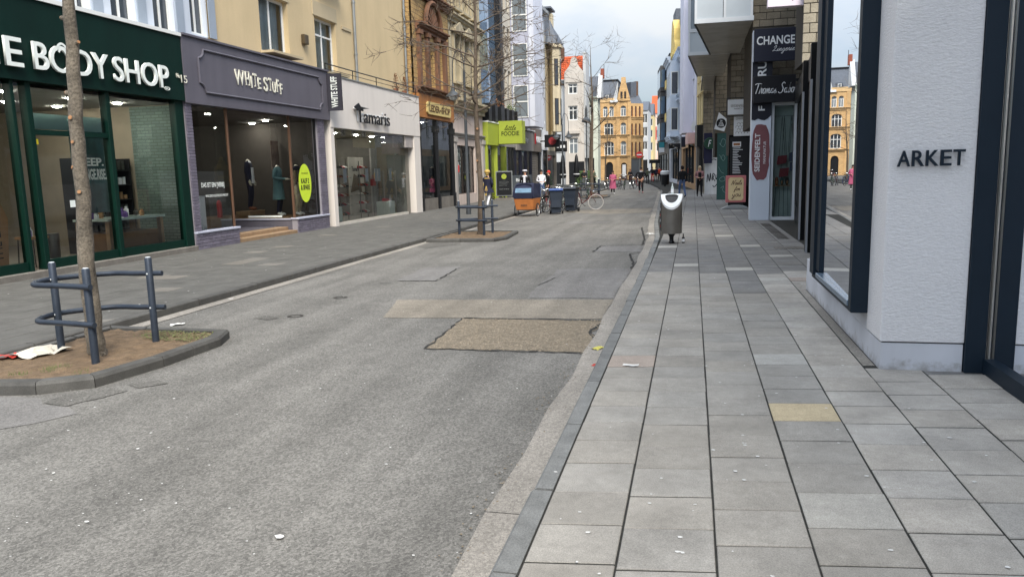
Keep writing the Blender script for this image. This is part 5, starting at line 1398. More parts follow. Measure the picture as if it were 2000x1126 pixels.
for k, (x, z, m_) in enumerate(((2.78, 1.75, 'wine_leather'), (2.85, 1.35, 'wine_leather'), (3.05, 1.85, 'slate_leather'), (3.08, 1.55, 'slate_leather'))):
    t = thing('hanging_bag', ['square wine red bag on long straps in the showcase, upper', 'square wine red bag on long straps in the showcase, lower', 'slate blue bag in the showcase, upper', 'slate blue bag in the showcase, lower'][k], 'bag', (x, 26.32, z))
    mm = M('wine_leather', c(120, 30, 44), .5) if 'wine' in m_ else M('slate_leather', c(60, 72, 96), .5)
    MB().prism([(-.15, 0), (.13, .04), (.16, .3), (-.12, .28)] if x < 3 else [(-.05, 0), (.06, 0), (.06, .3), (-.05, .26)], 'y', -.03, .03).build('body', mm, t)
    MB().tube([(-.08, 0, .28), (-.02, 0, 3.28 - z)], .006, 4).tube([(.1, 0, .28), (-.02, 0, 3.28 - z)], .006, 4).build('strap', m_black, t)
t = thing('hanging_rail', 'thin rail near the top of the glass showcase', 'rail', (2.5, 26.32, 3.28)); MB().tube([(0, 0, 0), (.6, 0, 0)], .008, 6).build('rail', m_steel, t)
t = thing('wire_stool', 'thin legged wire stand in the showcase', 'stand', (2.8, 26.3, .1)); MB().box(-.25, .25, -.1, .1, .98, 1.0).build('top', m_card, t)
for k in range(4): MB().tube([(-.18 + .12 * k, 0, .98), (-.22 + .145 * k, 0, 0)], .006, 4).build('leg', m_black, t)
for k in range(3):
    t = thing('slipper', ['brown', 'teal', 'black'][k] + ' felt slipper shown upright on the wire stand', 'slipper', (2.64 + .16 * k, 26.3, 1.1)); MB().ell((0, 0, .13), .06, .05, .14, 10, 8).build('shell', [leather[0], m_teal, m_black][k], t, smooth=True)
    MB().ell((0, -.03, .1), .035, .03, .07, 8, 6).build('lining', m_card, t)
# hanging signs
def hang(name, label, x0, x1, y, z0, z1, mat, dep=.12, br=None):
    t = thing(name, label, 'sign', (x0, y, z0))
    MB().box(0, x1 - x0, -dep / 2, dep / 2, 0, z1 - z0).build('board', mat, t, bev=.008)
    if br: MB().box(x1 - x0, x1 - x0 + br, -.02, .02, (z1 - z0) * .75, (z1 - z0) * .85).build('bracket', m_black, t)
    return t
m_signnavy = M('sign_navy', c(26, 29, 46), .45, .08, 2)
t = hang('hanging_sign', 'navy sign with pale capitals and italic script, upper of the two big projecting signs', 1.82, 3.1, 25.9, 4.93, 5.92, m_signnavy, br=.4)
text(t, 'CHANGE', m_white, .08, 1.2, .5, .76, -.06, .005, bold=.02); script(t, 'Lingerie', m_white, .55, 1.2, .22, .46, -.06, .014)
t = hang('hanging_sign', 'black sign with white handwritten name, lower of the two big projecting signs', 1.83, 3.08, 25.88, 3.68, 4.5, M('sign_black', c(18, 18, 24), .4, .1, 2), br=.4)
script(t, 'Thomas Sabo', m_white, .05, 1.23, .28, .6, -.06, .022, slant=.25)
t = hang('light_box_sign', 'pinkish white light box sign above the black shop', 1.68, 2.75, 19.9, 5.43, 6.6, M('sign_pale', c(226, 212, 222), .5, .03), .2, .3); text(t, 'T', m_black, .5, .62, .12, .4, -.1, .005, bold=.03)
t = thing('vitrine_blade', 'clear hexagonal blade sign on the black shop', 'sign', (2.7, 20.0, 2.75)); MB().prism([(0, .3), (0, 1.0), (.16, 1.3), (.26, 1.2), (.26, .5), (.1, 0)], 'y', -.05, .05).build('board', m_alup, t); MB().prism([(.02, .4), (.02, .9), (.2, 1.05), (.2, .6)], 'y', -.06, -.05).build('inner', m_white, t)
t = hang('framed_sign', 'white sign in a thin black frame with small grey lettering on the block wall', 1.38, 2.2, 33.6, 3.82, 4.42, m_white, .1, .25); text(t, 'SEIDENFELT', m_stone, .12, .7, .3, .4, -.05, .004); text(t, 'MANUFAKTUR', m_stone, .25, .58, .2, .26, -.05, .004)
for q_ in ((-.05, -.02, -.05, .65), (.84, .87, -.05, .65)): MB().box(q_[0], q_[1], -.03, .03, q_[2], q_[3]).build('frame', m_black, t)
for q_ in (-.08, .65): MB().box(-.05, .87, -.03, .03, q_, q_ + .03).build('frame', m_black, t)
t = hang('scallop_sign', 'white sign with a grey fish scale pattern beneath lettering', 1.64, 2.34, 33.7, 2.95, 3.78, m_white, .08); text(t, 'CINNAMOOD', m_stone, .08, .62, .66, .74, -.04, .004)
q = MB()
for r in range(4):
    for k in range(5): strip(q, [(.07 + .12 * k + (.06 if r % 2 else 0) + .06 + .06 * math.cos(R_(a)), .1 + r * .12 + .09 * math.sin(R_(a))) for a in range(0, 181, 30)], .012, -.04, .004)
q.build('scale_pattern', m_stone, t)
t = hang('diamond_sign', 'white diamond flag sign with black round emblem', 1.06, 1.7, 41.7, 3.5, 3.5, m_white) if False else thing('diamond_sign', 'white tilted flag sign with a black round emblem', 'sign', (1.06, 41.7, 3.5))
MB().prism([(0, .12), (.5, -.02), (.66, .56), (.22, .95)], 'y', -.05, .05).build('board', m_white, t); MB().lathe([(.24, 0), (.24, .004)], 0, 0, 20).build('emblem', m_black, t, loc=(.34, -.052, .4), rot=(R_(90), 0, 0)); text(t, '24\nCOL\nOURS', m_white, .2, .48, .24, .56, -.057, .003, bold=.03)
MB().box(.3, 1.0, -.02, .02, .95, 1.0).build('bracket', m_black, t)
t = thing('round_sign', 'round dark green sign with a thin white letter', 'sign', (1.0, 49.4, 3.1)); MB().lathe([(.34, -.05), (.36, 0), (.34, .05)], 0, 0, 24).build('disc', M('sign_green', c(30, 66, 48), .5), t, rot=(R_(90), 0, 0)); text(t, 'F', m_white, -.1, .1, -.2, .2, -.055, .004, shear=.3); MB().box(.3, .6, -.02, .02, -.02, .02).build('bracket', m_black, t)
t = thing('poster_board', 'dark blue notice board on the pale wall behind the round green sign', 'board', (.66, 49.6, 1.9)); MB().box(0, .5, 0, .06, 0, 1.85).build('board', M('board_navy', c(28, 28, 60), .5, .3, 3), t)
t = thing('green_banner', 'tall dark green banner board with pale line drawings', 'banner', (1.22, 41.6, 0)); MB().box(0, .52, 0, .1, .02, 3.4).build('board', M('banner_green', c(48, 82, 78), .7, .12, 2), t); MB().box(0, .52, -.01, .11, 0, .02).build('foot_strip', m_black, t)
q = MB()
for s in ([(.1, 2.9), (.3, 2.7), (.42, 3.0), (.25, 3.1), (.15, 2.8)], [(.12, 2.3), (.3, 2.0), (.4, 2.15), (.28, 2.3), (.2, 2.1)], [(.08, 1.7), (.2, 1.45), (.35, 1.35)], [(.15, 1.1), (.35, 1.2), (.4, 1.0), (.2, .95), (.12, 1.1)], [(.2, .6), (.35, .7), (.3, .5), (.45, .35)]): strip(q, smooth_pts(s), .014, -.002, .003)
struct(q.build('line_drawing', M('pale_line', c(140, 170, 166), .8), t), 'stuff')
t = thing('menu_board', 'black price list board with a small colourful header on the black wall', 'board', (1.52, 33.72, .9)); MB().box(0, .82, 0, .06, 0, 2.0).build('board', m_black, t); MB().box(.08, .42, -.02, 0, 1.62, 1.82).build('header', m_white, t); MB().box(.12, .38, -.024, -.02, 1.67, 1.77).build('header_stripe', M('header_mix', c(180, 120, 80), .6, .7, 30), t)
q = MB()
for k in range(16): q.box(.1, .1 + random.uniform(.18, .42), -.004, 0, 1.55 - k * .068, 1.575 - k * .068)
struct(q.build('price_lines', m_white, t), 'stuff')
# NAILS FOR YOU pavement sign
t = thing('pavement_sign', 'pink framed cream pavement sign with dark script on a grey foot', 'sign', (1.72, 32.9, 0), R_(4))
MB().box(-.4, .4, -.04, .04, .26, 1.35).build('frame', M('sign_pink', c(206, 122, 122), .5), t, bev=.02); MB().prism([(-.24, .34), (.24, .34), (.3, .42), (.3, 1.19), (.24, 1.27), (-.24, 1.27), (-.3, 1.19), (-.3, .42)], 'y', -.046, -.04).build('panel', M('sign_cream', c(232, 208, 160), .6), t)
MB().prism([(-.6, 0), (.6, 0), (.35, .12), (.15, .16), (-.15, .16), (-.35, .12)], 'y', -.2, .2).build('foot', M('grey_rubber', c(150, 152, 152), .7), t, bev=.02); MB().box(-.3, .3, -.02, .02, .14, .27).build('neck', m_black, t)
m_ink = M('script_ink', c(84, 24, 30), .6)
script(t, 'Nails', m_ink, -.2, .24, .98, 1.16, -.046, .02); script(t, 'for', m_ink, -.08, .16, .68, .9, -.046, .02); script(t, 'you', m_ink, -.16, .2, .4, .6, -.046, .02)
# floor grate and small cobbles by the black shop
t = MB()
for k in range(9): t.box(2.02 + k * .03, 2.035 + k * .03, 19.4, 24.6, -.004, .008)
o = t.build('drain_grate', m_iron, pave) 
struct(o, 'stuff')
cb = MB()
for i in range(7):
    for j in range(5): cb.box(1.72 + i * .085, 1.79 + i * .085, 17.1 + j * .085, 17.17 + j * .085, -.02, .01 + random.uniform(-.003, .004))
struct(cb.build('small_cobbles', m_stone, pave), 'stuff')
# block return above the black shop, sunlight put into its colour
W_ = Front('block_return', 'block wall return in a painted sunlit tone rising above the black shop fascia', 'wall', 2.46, 19.6, 0.0); W_.bx('core', m_mort, .02, .9, .05, 1.5, 4.1, 9.0)
blockwork(W_, 0, .88, 4.1, 7.2, .05, .3, .22, m_block_sunlit)

# ------------------------------------------------------------------ farther houses on the right
def rhouse(name, label, p, q, wall, H_, wins, zg=3.6, ground=None, D_=8, fm=None, style='cross', sill=None, gl=None):
    """house whose front runs from p (far) to q (near), facing the street"""
    (x0, y0), (x1, y1) = p, q
    Wd = math.hypot(x1 - x0, y1 - y0); rz = math.atan2(y1 - y0, x1 - x0)
    F = Front(name, label, 'building', x0, y0, rz)
    F.W = Wd
    F.wall(0, Wd, zg, H_, [w_[:4] for w_ in wins], wall, .2)
    for w_ in wins: F.window(*w_[:4], fm or m_wpvc, gl or g_win, style, d=.13, sill=sill)
    F.body(0, Wd, D_, -.05, H_, wall, .02)
    if ground:
        F.wall(0, Wd, -.02, zg, [(Wd * .1, Wd * .9, .4, zg - .6)], ground, .2); vpane(F, Wd * .1, Wd * .9, .4, zg - .6, .15, g_win)
        for k in range(1, 4): F.bx('shop_mullion', m_black, Wd * (.1 + .2 * k) - .05, Wd * (.1 + .2 * k) + .05, .05, .149, .4, zg - .6)
    return F
m_creamy = M('cream_yellow_render', c(222, 202, 150), .85, .1, 1.2, streak=.15); m_palelilac = M('pale_lilac_render', c(224, 224, 236), .85, .06, 1, streak=.1); m_paleblue = M('pale_blue_stucco', c(212, 222, 234), .8, .1, 2, streak=.12); m_gold = M('gold_stucco', c(232, 202, 120), .8, .2, 2)
wn = [(1.2 + 1.6 * k, 2.1 + 1.6 * k, z, z + 1.9) for z in (4.6, 7.5, 10.4) for k in range(3)]
C1 = rhouse('cream_house', 'narrow cream yellow house beyond the block-work piers', (.25, 58.5), (.72, 52.2), m_creamy, 13.5, wn, 3.8, m_stone, sill=m_creamy)
for w_ in wn: C1.bx('window_hood', m_creamy, w_[0] - .15, w_[1] + .15, -.12, .02, w_[3] + .05, w_[3] + .2)
C1.bx('black_awning_box', m_black, 4.4, 6.0, -.45, 0, 3.0, 4.4)
wn = [(2.0 + 4.0 * k, 2.7 + 4.0 * k, z, z + 2.0) for z in (5.0, 8.2, 11.4) for k in range(4)]
C2 = rhouse('pale_lilac_house', 'smooth pale lilac house with slim windows along the bend', (-1.05, 75.5), (.22, 58.7), m_palelilac, 16.5, wn, 3.9, M('tan_ground', c(186, 150, 112), .8), style='bar', sill=m_zinc)
C2.bx('bay', m_palelilac, 9.5, 13.5, -.75, .02, 4.3, 16.5); C2.bx('pink_sign', M('pink_sign', c(224, 186, 180), .6), 13.6, 16.0, -.55, -.02, 3.4, 4.2); C2.bx('downpipe', m_zinc, .1, .2, -.12, -.02, 0, 16)
wn = [(1.5 + 3.2 * k, 2.4 + 3.2 * k, z, z + 2.1) for z in (5.2, 8.9) for k in range(5)]
C3 = rhouse('pale_blue_house', 'ornate pale blue stucco house with golden gable trim and oriel', (-2.65, 92.5), (-1.1, 75.7), m_paleblue, 12.8, wn, 4.2, m_plinth, sill=m_white)
for z in (4.3, 7.7, 8.2, 11.6, 12.4): C3.moulding('stucco_band', m_paleblue, 0.02, C3.W - .02, z, z + .35, .35)
C3.bx('oriel', m_paleblue, 9.0, 14.6, -.9, .02, 4.6, 11.8); C3.moulding('oriel_cornice', m_paleblue, 8.9, 14.7, 11.6, 12.2, .4, d=-.9); C3.moulding('oriel_foot', m_paleblue, 8.9, 14.7, 4.3, 4.7, .2, d=-.9)
for z in (5.2, 8.6):
    for u in (9.6, 11.5, 13.4): C3.window(u, u + .9, z, z + 2.2, m_wpvc, g_win, 'bar', d=-.94)
    w_ = MB().box(0, .7, 0, .05, 0, 2.2).build('window', m_wpvc, C3.r, loc=(14.61, -.82, z), rot=(0, 0, R_(90))); MB().quad((.08, -.005, .1), (.62, -.005, .1), (.62, -.005, 2.1), (.08, -.005, 2.1)).build('pane', g_win, w_, recalc=False)
C3.mb('gable', m_gold, MB().prism([(4.0, 12.8), (12.0, 12.8), (11.4, 13.8), (10.2, 14.4), (9.8, 15.6), (8.6, 16.6), (7.0, 16.6), (6.0, 15.4), (5.6, 14.2), (4.4, 13.7)], 'y', -.25, .4)); C3.bx('gable_trim', m_gold, 4.0, 12.0, -.5, .3, 12.75, 13.1)
for z in (6.8, 10.4): C3.bx('gold_bracket', m_gold, .5, 2.4, -.6, .02, z, z + .9)
C3.mb('roof', m_slate, MB().prism([(0, 12.8), (16.8, 12.8), (15.8, 17.2), (1.0, 17.2)], 'y', .5, 7)); C3.bx('roof_box', MATS['slate'], .5, 4.5, .3, 4, 12.9, 18.5)
C3.moulding('sign_hood', m_black, 15.0, 16.6, 3.4, 3.9, .9)
wn = [(2.0 + 4.2 * k, 4.6 + 4.2 * k, z, z + 2.0) for z in (5.0, 8.2, 11.4) for k in range(4)]
C4 = rhouse('dark_box_house', 'dark clad modern house with boxy glazed loggias at the bend', (-4.9, 114.0), (-2.75, 93.0), M('dark_cladding', c(74, 72, 72), .7, .12, 2), 14.6, wn, 3.9, m_stone, style='two')
for z in (5.0, 8.2, 11.4): C4.bx('loggia', MATS['dark_cladding'], 9.0, 15.0, -.6, .02, z - .5, z + 2.6); C4.bx('loggia_glass', m_curtainw, 9.2, 14.8, -.64, -.6, z, z + 2.1); C4.bx('loggia_side_glass', m_curtainw, 15.0, 15.03, -.5, -.05, z, z + 2.1)
for k, (x, y, z0, w_, h_, m_, lb) in enumerate(((-2.5, 84.5, 3.6, 1.5, .55, 'black', 'long black projecting sign at the pale blue house'), (-1.0, 70.0, 3.4, 1.1, .9, 'navy', 'dark navy projecting sign with a pale square mark'), (-.35, 62.0, 3.2, .95, .85, 'oval', 'black projecting sign with a pale oval emblem'), (PY(1287, 295, 96).x, 96.0, 4.0, .65, .65, 'teal', 'teal and white hanging banner far down the street'), (-5.6, 104, 2.2, 1.4, .5, 'black', 'small dark sign board far down the street by the dark house'))):
    t = thing('projecting_sign', lb, 'sign', (x, y, z0))
    MB().box(0, w_, -.08, .08, 0, h_).build('board', {'black': m_black, 'navy': m_signnavy, 'oval': m_black, 'teal': M('teal_sign', c(50, 140, 150), .6)}[m_], t, bev=.02)
    MB().box(w_, w_ + .5, -.02, .02, h_ * .7, h_ * .8).build('bracket', m_black, t)
    if m_ == 'oval':
        MB().add([(w_ / 2 + .42 * math.copysign(abs(math.cos(a * .2618)) ** .7, math.cos(a * .2618)), -.084, h_ / 2 + .34 * math.copysign(abs(math.sin(a * .2618)) ** .7, math.sin(a * .2618))) for a in range(24)], [tuple(range(24))]).build('oval_emblem', M('pale_mint', c(206, 222, 222), .6), t); text(t, 'ONE!', m_black, w_ / 2 - .3, w_ / 2 + .3, h_ / 2 - .12, h_ / 2 + .12, -.086, .004, bold=.03)
    if m_ == 'navy': MB().box(.55, .95, -.086, -.08, .25, .65).build('mark', M('pale_mint', c(206, 222, 222), .6), t)
    if m_ == 'teal': MB().box(0, w_, -.09, -.08, -.55, 0).build('lower_banner', m_white, t)
for k, (x, y) in enumerate(((.05, 58.2),)):
    o = thing('bracket_sign', 'small white shaped bracket sign over the far shop door', 'sign', (-.1, 59.0, 4.3)); MB().prism([(0, 0), (.5, 0), (.55, .3), (.4, .7), (.1, .7), (-.05, .35)], 'y', -.06, .06).build('board', m_white, o); MB().box(.5, .9, -.02, .02, .4, .46).build('bracket', m_black, o)
# ================================================================== houses closing the view
m_orange_tile = M('orange_tile', c(196, 92, 52), .8, .3, 4, rand=.1); m_ivory = M('ivory_stucco', c(198, 190, 180), .85, .08, 1, streak=.12); m_whitest = M('white_stucco', c(192, 194, 195), .85, .08, 1, streak=.12)
def tile_roof(F, part, u0, u1, z0, z1, d0, d1, mat, rows=10, cols=20):
    """sloping roof laid in overlapping courses of pantiles"""
    m = MB()
    for r in range(rows):
        a, b = r / rows, (r + 1) / rows + .03
        y0, y1 = d0 + (d1 - d0) * a, d0 + (d1 - d0) * b; za, zb = z0 + (z1 - z0) * a, z0 + (z1 - z0) * b
        for k in range(cols):
            x0, x1 = u0 + (u1 - u0) * k / cols, u0 + (u1 - u0) * (k + 1) / cols; xm = (x0 + x1) / 2
            m.quad((x0, y0 - .05, za + .05), (xm, y0 - .09, za + .10), (xm, y1 - .03, zb + .04), (x0, y1, zb)); m.quad((xm, y0 - .09, za + .10), (x1, y0 - .05, za + .05), (x1, y1, zb), (xm, y1 - .03, zb + .04))
            m.quad((x0, y0, za - .02), (x1, y0, za - .02), (x1, y0 - .05, za + .05), (xm, y0 - .09, za + .10), (x0, y0 - .05, za + .05))
    return F.mb(part, mat, m, recalc=False)
# white house with curved gable and orange roof, facing up the street
E1 = Front('gabled_white_house', 'ivory and white house with a curved gable and bright orange tiled roof', 'building', -17.4, 92.0, 0.0, -17.4)
X9 = lambda px, py=250: PY(px, py, 92).x
Z9 = lambda py, px=1110: PY(px, py, 92).z
a0, a1, a2 = X9(1072), X9(1105), X9(1142)
wl = [(X9(1082), X9(1096), Z9(r1), Z9(r0)) for r0, r1 in ((168, 196), (207, 241), (262, 296))]
E1.wall(a0 - 1.5, a1, 3.6, Z9(160), wl, m_whitest, .25); [E1.window(*w_, m_wpvc, g_winl if i == 0 else g_win, 'tee', d=.15, fw=.1, sill=m_whitest) for i, w_ in enumerate(wl)]
wl = [(X9(1112), X9(1130), Z9(r1), Z9(r0)) for r0, r1 in ((165, 185), (208, 236), (270, 306))]
E1.wall(a1 + .01, a2, 3.6, Z9(147), wl, m_ivory, .25, -.6); [E1.window(*w_, m_wpvc, g_win if i < 2 else g_winl, 'cross', d=-.45, fw=.12, sill=m_ivory) for i, w_ in enumerate(wl)]
E1.bx('bay_cheek', m_whitest, a1, a1 + .02, -.6, .1, 3.6, Z9(147)); E1.moulding('cornice', m_whitest, a0 - 1.5, a1, Z9(163), Z9(156), .5); E1.bx('cornice_dentils', m_dkbrown, a0 - 1.3, a1 - .1, -.1, 0, Z9(166), Z9(163)) 
gc = (a1 + a2) / 2; gh = (a2 - a1) / 2; zg0, zg1 = Z9(147), Z9(113)
E1.mb('gable', m_ivory, MB().prism([(gc - gh, zg0), (gc + gh, zg0), (gc + gh * .95, zg0 + .3), (gc + gh * .5, zg0 + .9), (gc + gh * .36, zg0 + 1.2), (gc + gh * .38, zg1 - .7), (gc + gh * .24, zg1 - .15), (gc, zg1), (gc - gh * .24, zg1 - .15), (gc - gh * .38, zg1 - .7), (gc - gh * .36, zg0 + 1.2), (gc - gh * .5, zg0 + .9), (gc - gh * .95, zg0 + .3)], 'y', -.62, -.1))
E1.bx('gable_frieze', m_ivory, gc - 1.0, gc + 1.0, -.68, -.6, zg0 - .9, zg0 - .1)
E1.bx('oriel_foot', m_ivory, X9(1110), X9(1134), -.9, -.6, Z9(262), Z9(256)); 
E1.bx('ground_floor', m_whitest, a0 - 1.5, a1, .0, .3, -.1, 3.6); E1.bx('ground_floor', m_ivory, a1 + .01, a2, -.6, .3, -.1, 3.6)
for px in (1080, 1112, 1127): E1.bx('shop_opening', m_black, X9(px), X9(px) + .9, -.65 if px > 1100 else -.03, -.55 if px > 1100 else .02, 0, 2.6)
E1.body(a0 - 1.5, a2, 2.6, -.05, Z9(158), m_whitest, .1)
struct(tile_roof(E1, 'roof_tiles', a0 - 1.5, a2 - .1, Z9(156), Z9(106), .1, 2.6, m_orange_tile, 12, 26), 'stuff'); E1.mb('roof_core', m_dkbrown, MB().prism([(.12, Z9(157)), (2.6, Z9(107)), (2.7, Z9(107)), (2.8, Z9(157))], 'x', a0 - 1.5, a2 - .1))
E1.bx('fire_wall', m_whitest, a2 - .1, a2 + .25, -.3, 2.6, 3.0, Z9(104)); E1.bx('ridge_box', m_ivory, a0 - 1.2, X9(1090), 1.8, 2.7, Z9(108), Z9(95))
ch = E1.bx('chimney', m_dkbrown, X9(1087), X9(1098), 1.6, 2.6, Z9(112), Z9(87)); E1.mb('antenna', m_steel, MB().tube([(X9(1097), 2, Z9(90)), (X9(1097), 2, Z9(74))], .03, 5).tube([(X9(1095), 2, Z9(76)), (X9(1104), 2, Z9(75))], .02, 4))
dm = E1.bx('dormer', m_whitest, X9(1079), X9(1093), -.1, 2, Z9(138), Z9(119)); E1.mb('dormer_roof', m_zinc, MB().prism([(-.35, Z9(121)), (2.6, Z9(105)), (2.6, Z9(108)), (-.35, Z9(123))], 'x', X9(1077), X9(1096))); E1.window(X9(1081), X9(1091), Z9(137), Z9(123), m_wpvc, g_win, 'single', d=-.16, fw=.12)
# pale narrow house
Y2 = 94.8; XX = lambda px: PY(px, 250, Y2).x; ZZ = lambda py: PY(1155, py, Y2).z
E2 = Front('pale_green_house', 'narrow pale greenish house with grey slate roof and dormer', 'building', XX(1140), Y2, 0.0, XX(1140))
m_palegreen = M('pale_green_stucco', c(212, 218, 204), .85, .1, 1, streak=.12)
wl = [(XX(1149), XX(1156), ZZ(r1), ZZ(r0), .5) for r0, r1 in ((204, 226), (238, 262), (276, 298))]
E2.wall(XX(1136), XX(1168), -.1, ZZ(192), wl, m_palegreen, .2); [E2.window(*w_[:4], m_wpvc, g_win, 'tee', d=.12, fw=.08) for w_ in wl]; E2.body(XX(1136), XX(1168), 2.5, -.1, ZZ(192), m_palegreen, .1)
E2.bx('shop_opening', m_black, XX(1148), XX(1160), -.04, .02, 0, 3.0); E2.moulding('cornice', m_palegreen, XX(1136), XX(1168), ZZ(196), ZZ(190), .4)
E2.mb('roof', m_slate, MB().prism([(.1, ZZ(192)), (2.5, ZZ(145)), (2.6, ZZ(145)), (2.7, ZZ(192))], 'x', XX(1136), XX(1166))); E2.bx('dormer', m_slate, XX(1148), XX(1163), -.1, 2.2, ZZ(190), ZZ(168)); E2.window(XX(1150), XX(1156), ZZ(188), ZZ(170), m_wpvc, g_win, 'two', d=-.16)
E2.mb('fire_wall', m_whitest, MB().prism([(-.1, ZZ(192)), (2.2, ZZ(140)), (2.5, ZZ(140)), (2.6, ZZ(192))], 'x', XX(1166), XX(1166) + .5)); E2.bx('chimney', M('red_chimney', c(150, 84, 66), .85, .2), XX(1170), XX(1176), 2, 3, ZZ(150), ZZ(131)); E2.mb('antenna', m_steel, MB().tube([(XX(1176), 2.5, ZZ(134)), (XX(1176), 2.5, ZZ(122))], .04, 5))
# yellow brick corner house with stepped gable
m_ocher = coursed('ochre_brick', c(214, 174, 120), c(170, 138, 98), .45, .16, rnd=.18, bmp=.2); m_ochtrim = M('ochre_trim', c(220, 184, 134), .85, .15, 2, streak=.2)
YB = 117.0; XB = lambda px: PY(px, 250, YB).x; ZB = lambda py: PY(1200, py, YB).z
xl, xc = XB(1166), XB(1229)
K1 = Front('ochre_corner_house', 'ochre brick corner house with pointed gable, arched windows and dark mansard', 'building', xl, YB, 0.0, xl)
wl = []
for r0, r1, pr in ((207, 228, ((1178, 1187), (1190, 1199), (1212, 1223))), (240, 264, ((1180, 1198), (1212, 1223))), (276, 303, ((1180, 1199), (1212, 1223)))):
    for p, q_ in pr: wl.append((XB(p), XB(q_), ZB(r1), ZB(r0), .35))
K1.wall(xl, xc, -.1, ZB(198), wl + [(XB(1183), XB(1197), 0, ZB(316), .5), (XB(1213), XB(1224), 0, ZB(318), .3)], m_ocher, .3)
for w_ in wl: K1.window(*w_[:4], m_wpvc, g_winl if w_[1] - w_[0] < 1.2 else g_win, 'tee' if w_[1] - w_[0] < 1.2 else 'grid', d=.16, fw=.1, sill=m_ochtrim)
for p, q_, m_ in ((1183, 1197, m_black), (1213, 1224, m_sash)): K1.bx('door', m_, XB(p), XB(q_), .2, .3, 0, ZB(316))
K1.bx('door_panel', m_white, XB(1215), XB(1222), .17, .2, .4, 2.2)
for r0, r1 in ((233, 228), (268, 263), (308, 304)): K1.moulding('string_course', m_ochtrim, xl, xc + .1, ZB(r0), ZB(r1), .3)
for px in (1167, 1204, 1226): K1.bx('corner_pier', m_ocher, XB(px), XB(px) + .5, -.15, .02, 0, ZB(200))
K1.bx('parapet', m_ochtrim, xl, XB(1200), -.1, .4, ZB(213) + 1.0, ZB(205) + 1.0); K1.bx('gable_shoulder', m_white, XB(1192), XB(1207), -.25, .8, ZB(200), ZB(196))
gl, gr, gz = XB(1205), XB(1231), ZB(198)
K1.mb('gable', m_ocher, MB().prism([(gl, gz), (gr, gz), (gr - .1, gz + .5), ((gl + gr) / 2 + .35, ZB(163)), ((gl + gr) / 2 + .3, ZB(152)), ((gl + gr) / 2 - .3, ZB(152)), ((gl + gr) / 2 - .35, ZB(163)), (gl + .1, gz + .5)], 'y', -.2, .4))
for dx in (-.42, .12): K1.bx('gable_window', m_sash, (gl + gr) / 2 + dx, (gl + gr) / 2 + dx + .3, -.24, -.2, ZB(193), ZB(180))
K1.mb('mansard', m_slate, MB().prism([(.3, ZB(205) + .5), (1.6, ZB(155)), (9, ZB(155)), (9.5, ZB(205))], 'x', xl, XB(1204))); K1.bx('roof_edge', m_black, xl, XB(1206), 1.4, 9, ZB(155), ZB(153)); K1.bx('dormer', m_slate, XB(1181), XB(1192), .2, 1.5, ZB(198), ZB(183)); K1.window(XB(1183), XB(1189), ZB(197), ZB(185), m_wpvc, g_winl, 'single', d=.13)
K1.mb('white_fire_wall', m_whitest, MB().prism([(XB(1196), ZB(200)), (XB(1207), ZB(160)), (XB(1207), ZB(200))], 'y', -.05, .5)); K1.bx('fire_wall', m_whitest, xl - .3, xl, -.2, 8, ZB(205), ZB(160))
# flank along the side street
xd, yd = PX(1256, 250, -7.3).x, PX(1256, 250, -7.3).y
SL = Vector((xd - xc, yd - YB)); ang = math.atan2(SL.y, SL.x)
K1.body(xl, xc, 9, -.1, ZB(200), m_ocher, .1)
K2 = Front('ochre_flank_house', 'ochre brick flank with rows of tall narrow windows beside the pointed gable', 'building', xc + .02, YB + .02, ang)
WL = SL.length
wl = [(WL * (.12 + .28 * k), WL * (.12 + .28 * k) + WL * .14, ZB(r1), ZB(r0), .3) for r0, r1 in ((208, 230), (242, 266), (278, 306)) for k in range(3)]
K2.wall(0, WL, -.1, ZB(203), wl + [(WL * .1, WL * .9, .3, 3.0)], m_ocher, .2); [K2.window(*w_[:4], M('brown_sash', c(120, 70, 48), .6), g_win, 'single', d=.1, fw=.12) for w_ in wl]; vpane(K2, WL * .1, WL * .9, .3, 3.0, .1, g_win); K2.body(0, WL, 6, -.1, ZB(203), m_ocher, .05)
for r0, r1 in ((234, 229), (270, 265), (310, 306)): K2.moulding('string_course', m_ochtrim, 0, WL, ZB(r0), ZB(r1), .25)
K2.mb('roof', m_slate, MB().prism([(.1, ZB(203)), (2.0, ZB(168)), (6, ZB(168))], 'x', .2, WL)); K2.bx('chimney', m_dkbrown, WL * .8, WL * .95, 1.0, 2.0, ZB(190), ZB(158)); K2.bx('roof_wall', m_slate, WL * .35, WL * .75, .8, 3, ZB(190), ZB(160))
# the row beyond it
def far_house(lb, name, px0, px1, yy, ztop, wall, roofm, rows, zr_, extra=None):
    x0, x1 = PY(px0, 250, yy).x, PY(px1, 250, yy).x
    F = Front(name, lb, 'building', x0, yy, 0.0, x0); zz = lambda p: PY(1270, p, yy).z
    w_ = (x1 - x0); n = max(1, int(w_ / 2.0)); wl = []
    for r0, r1 in rows:
        for k in range(n):
            cu = x0 + w_ * (k + .5) / n; wl.append((cu - .45, cu + .45, zz(r1), zz(r0)))
    F.wall(x0, x1, -.1, zz(ztop), wl, wall, .2); [F.window(*q_, m_wpvc, g_win, 'two', d=.12, fw=.1) for q_ in wl]; F.body(x0, x1, 9, -.1, zz(ztop), wall, .1)
    F.mb('roof', roofm, MB().prism([(-.2, zz(ztop)), (3.2, zz(zr_)), (6, zz(zr_)), (9, zz(ztop))], 'x', x0, x1)); F.bx('shop_front', m_black, x0 + w_ * .1, x1 - w_ * .1, -.05, .02, .1, 3.0)
    return F
far_house('white slim house past the ochre flank', 'far_white_house', 1253, 1266, 138, 215, m_whitest, m_slate, ((222, 240), (248, 266), (276, 292)), 195)
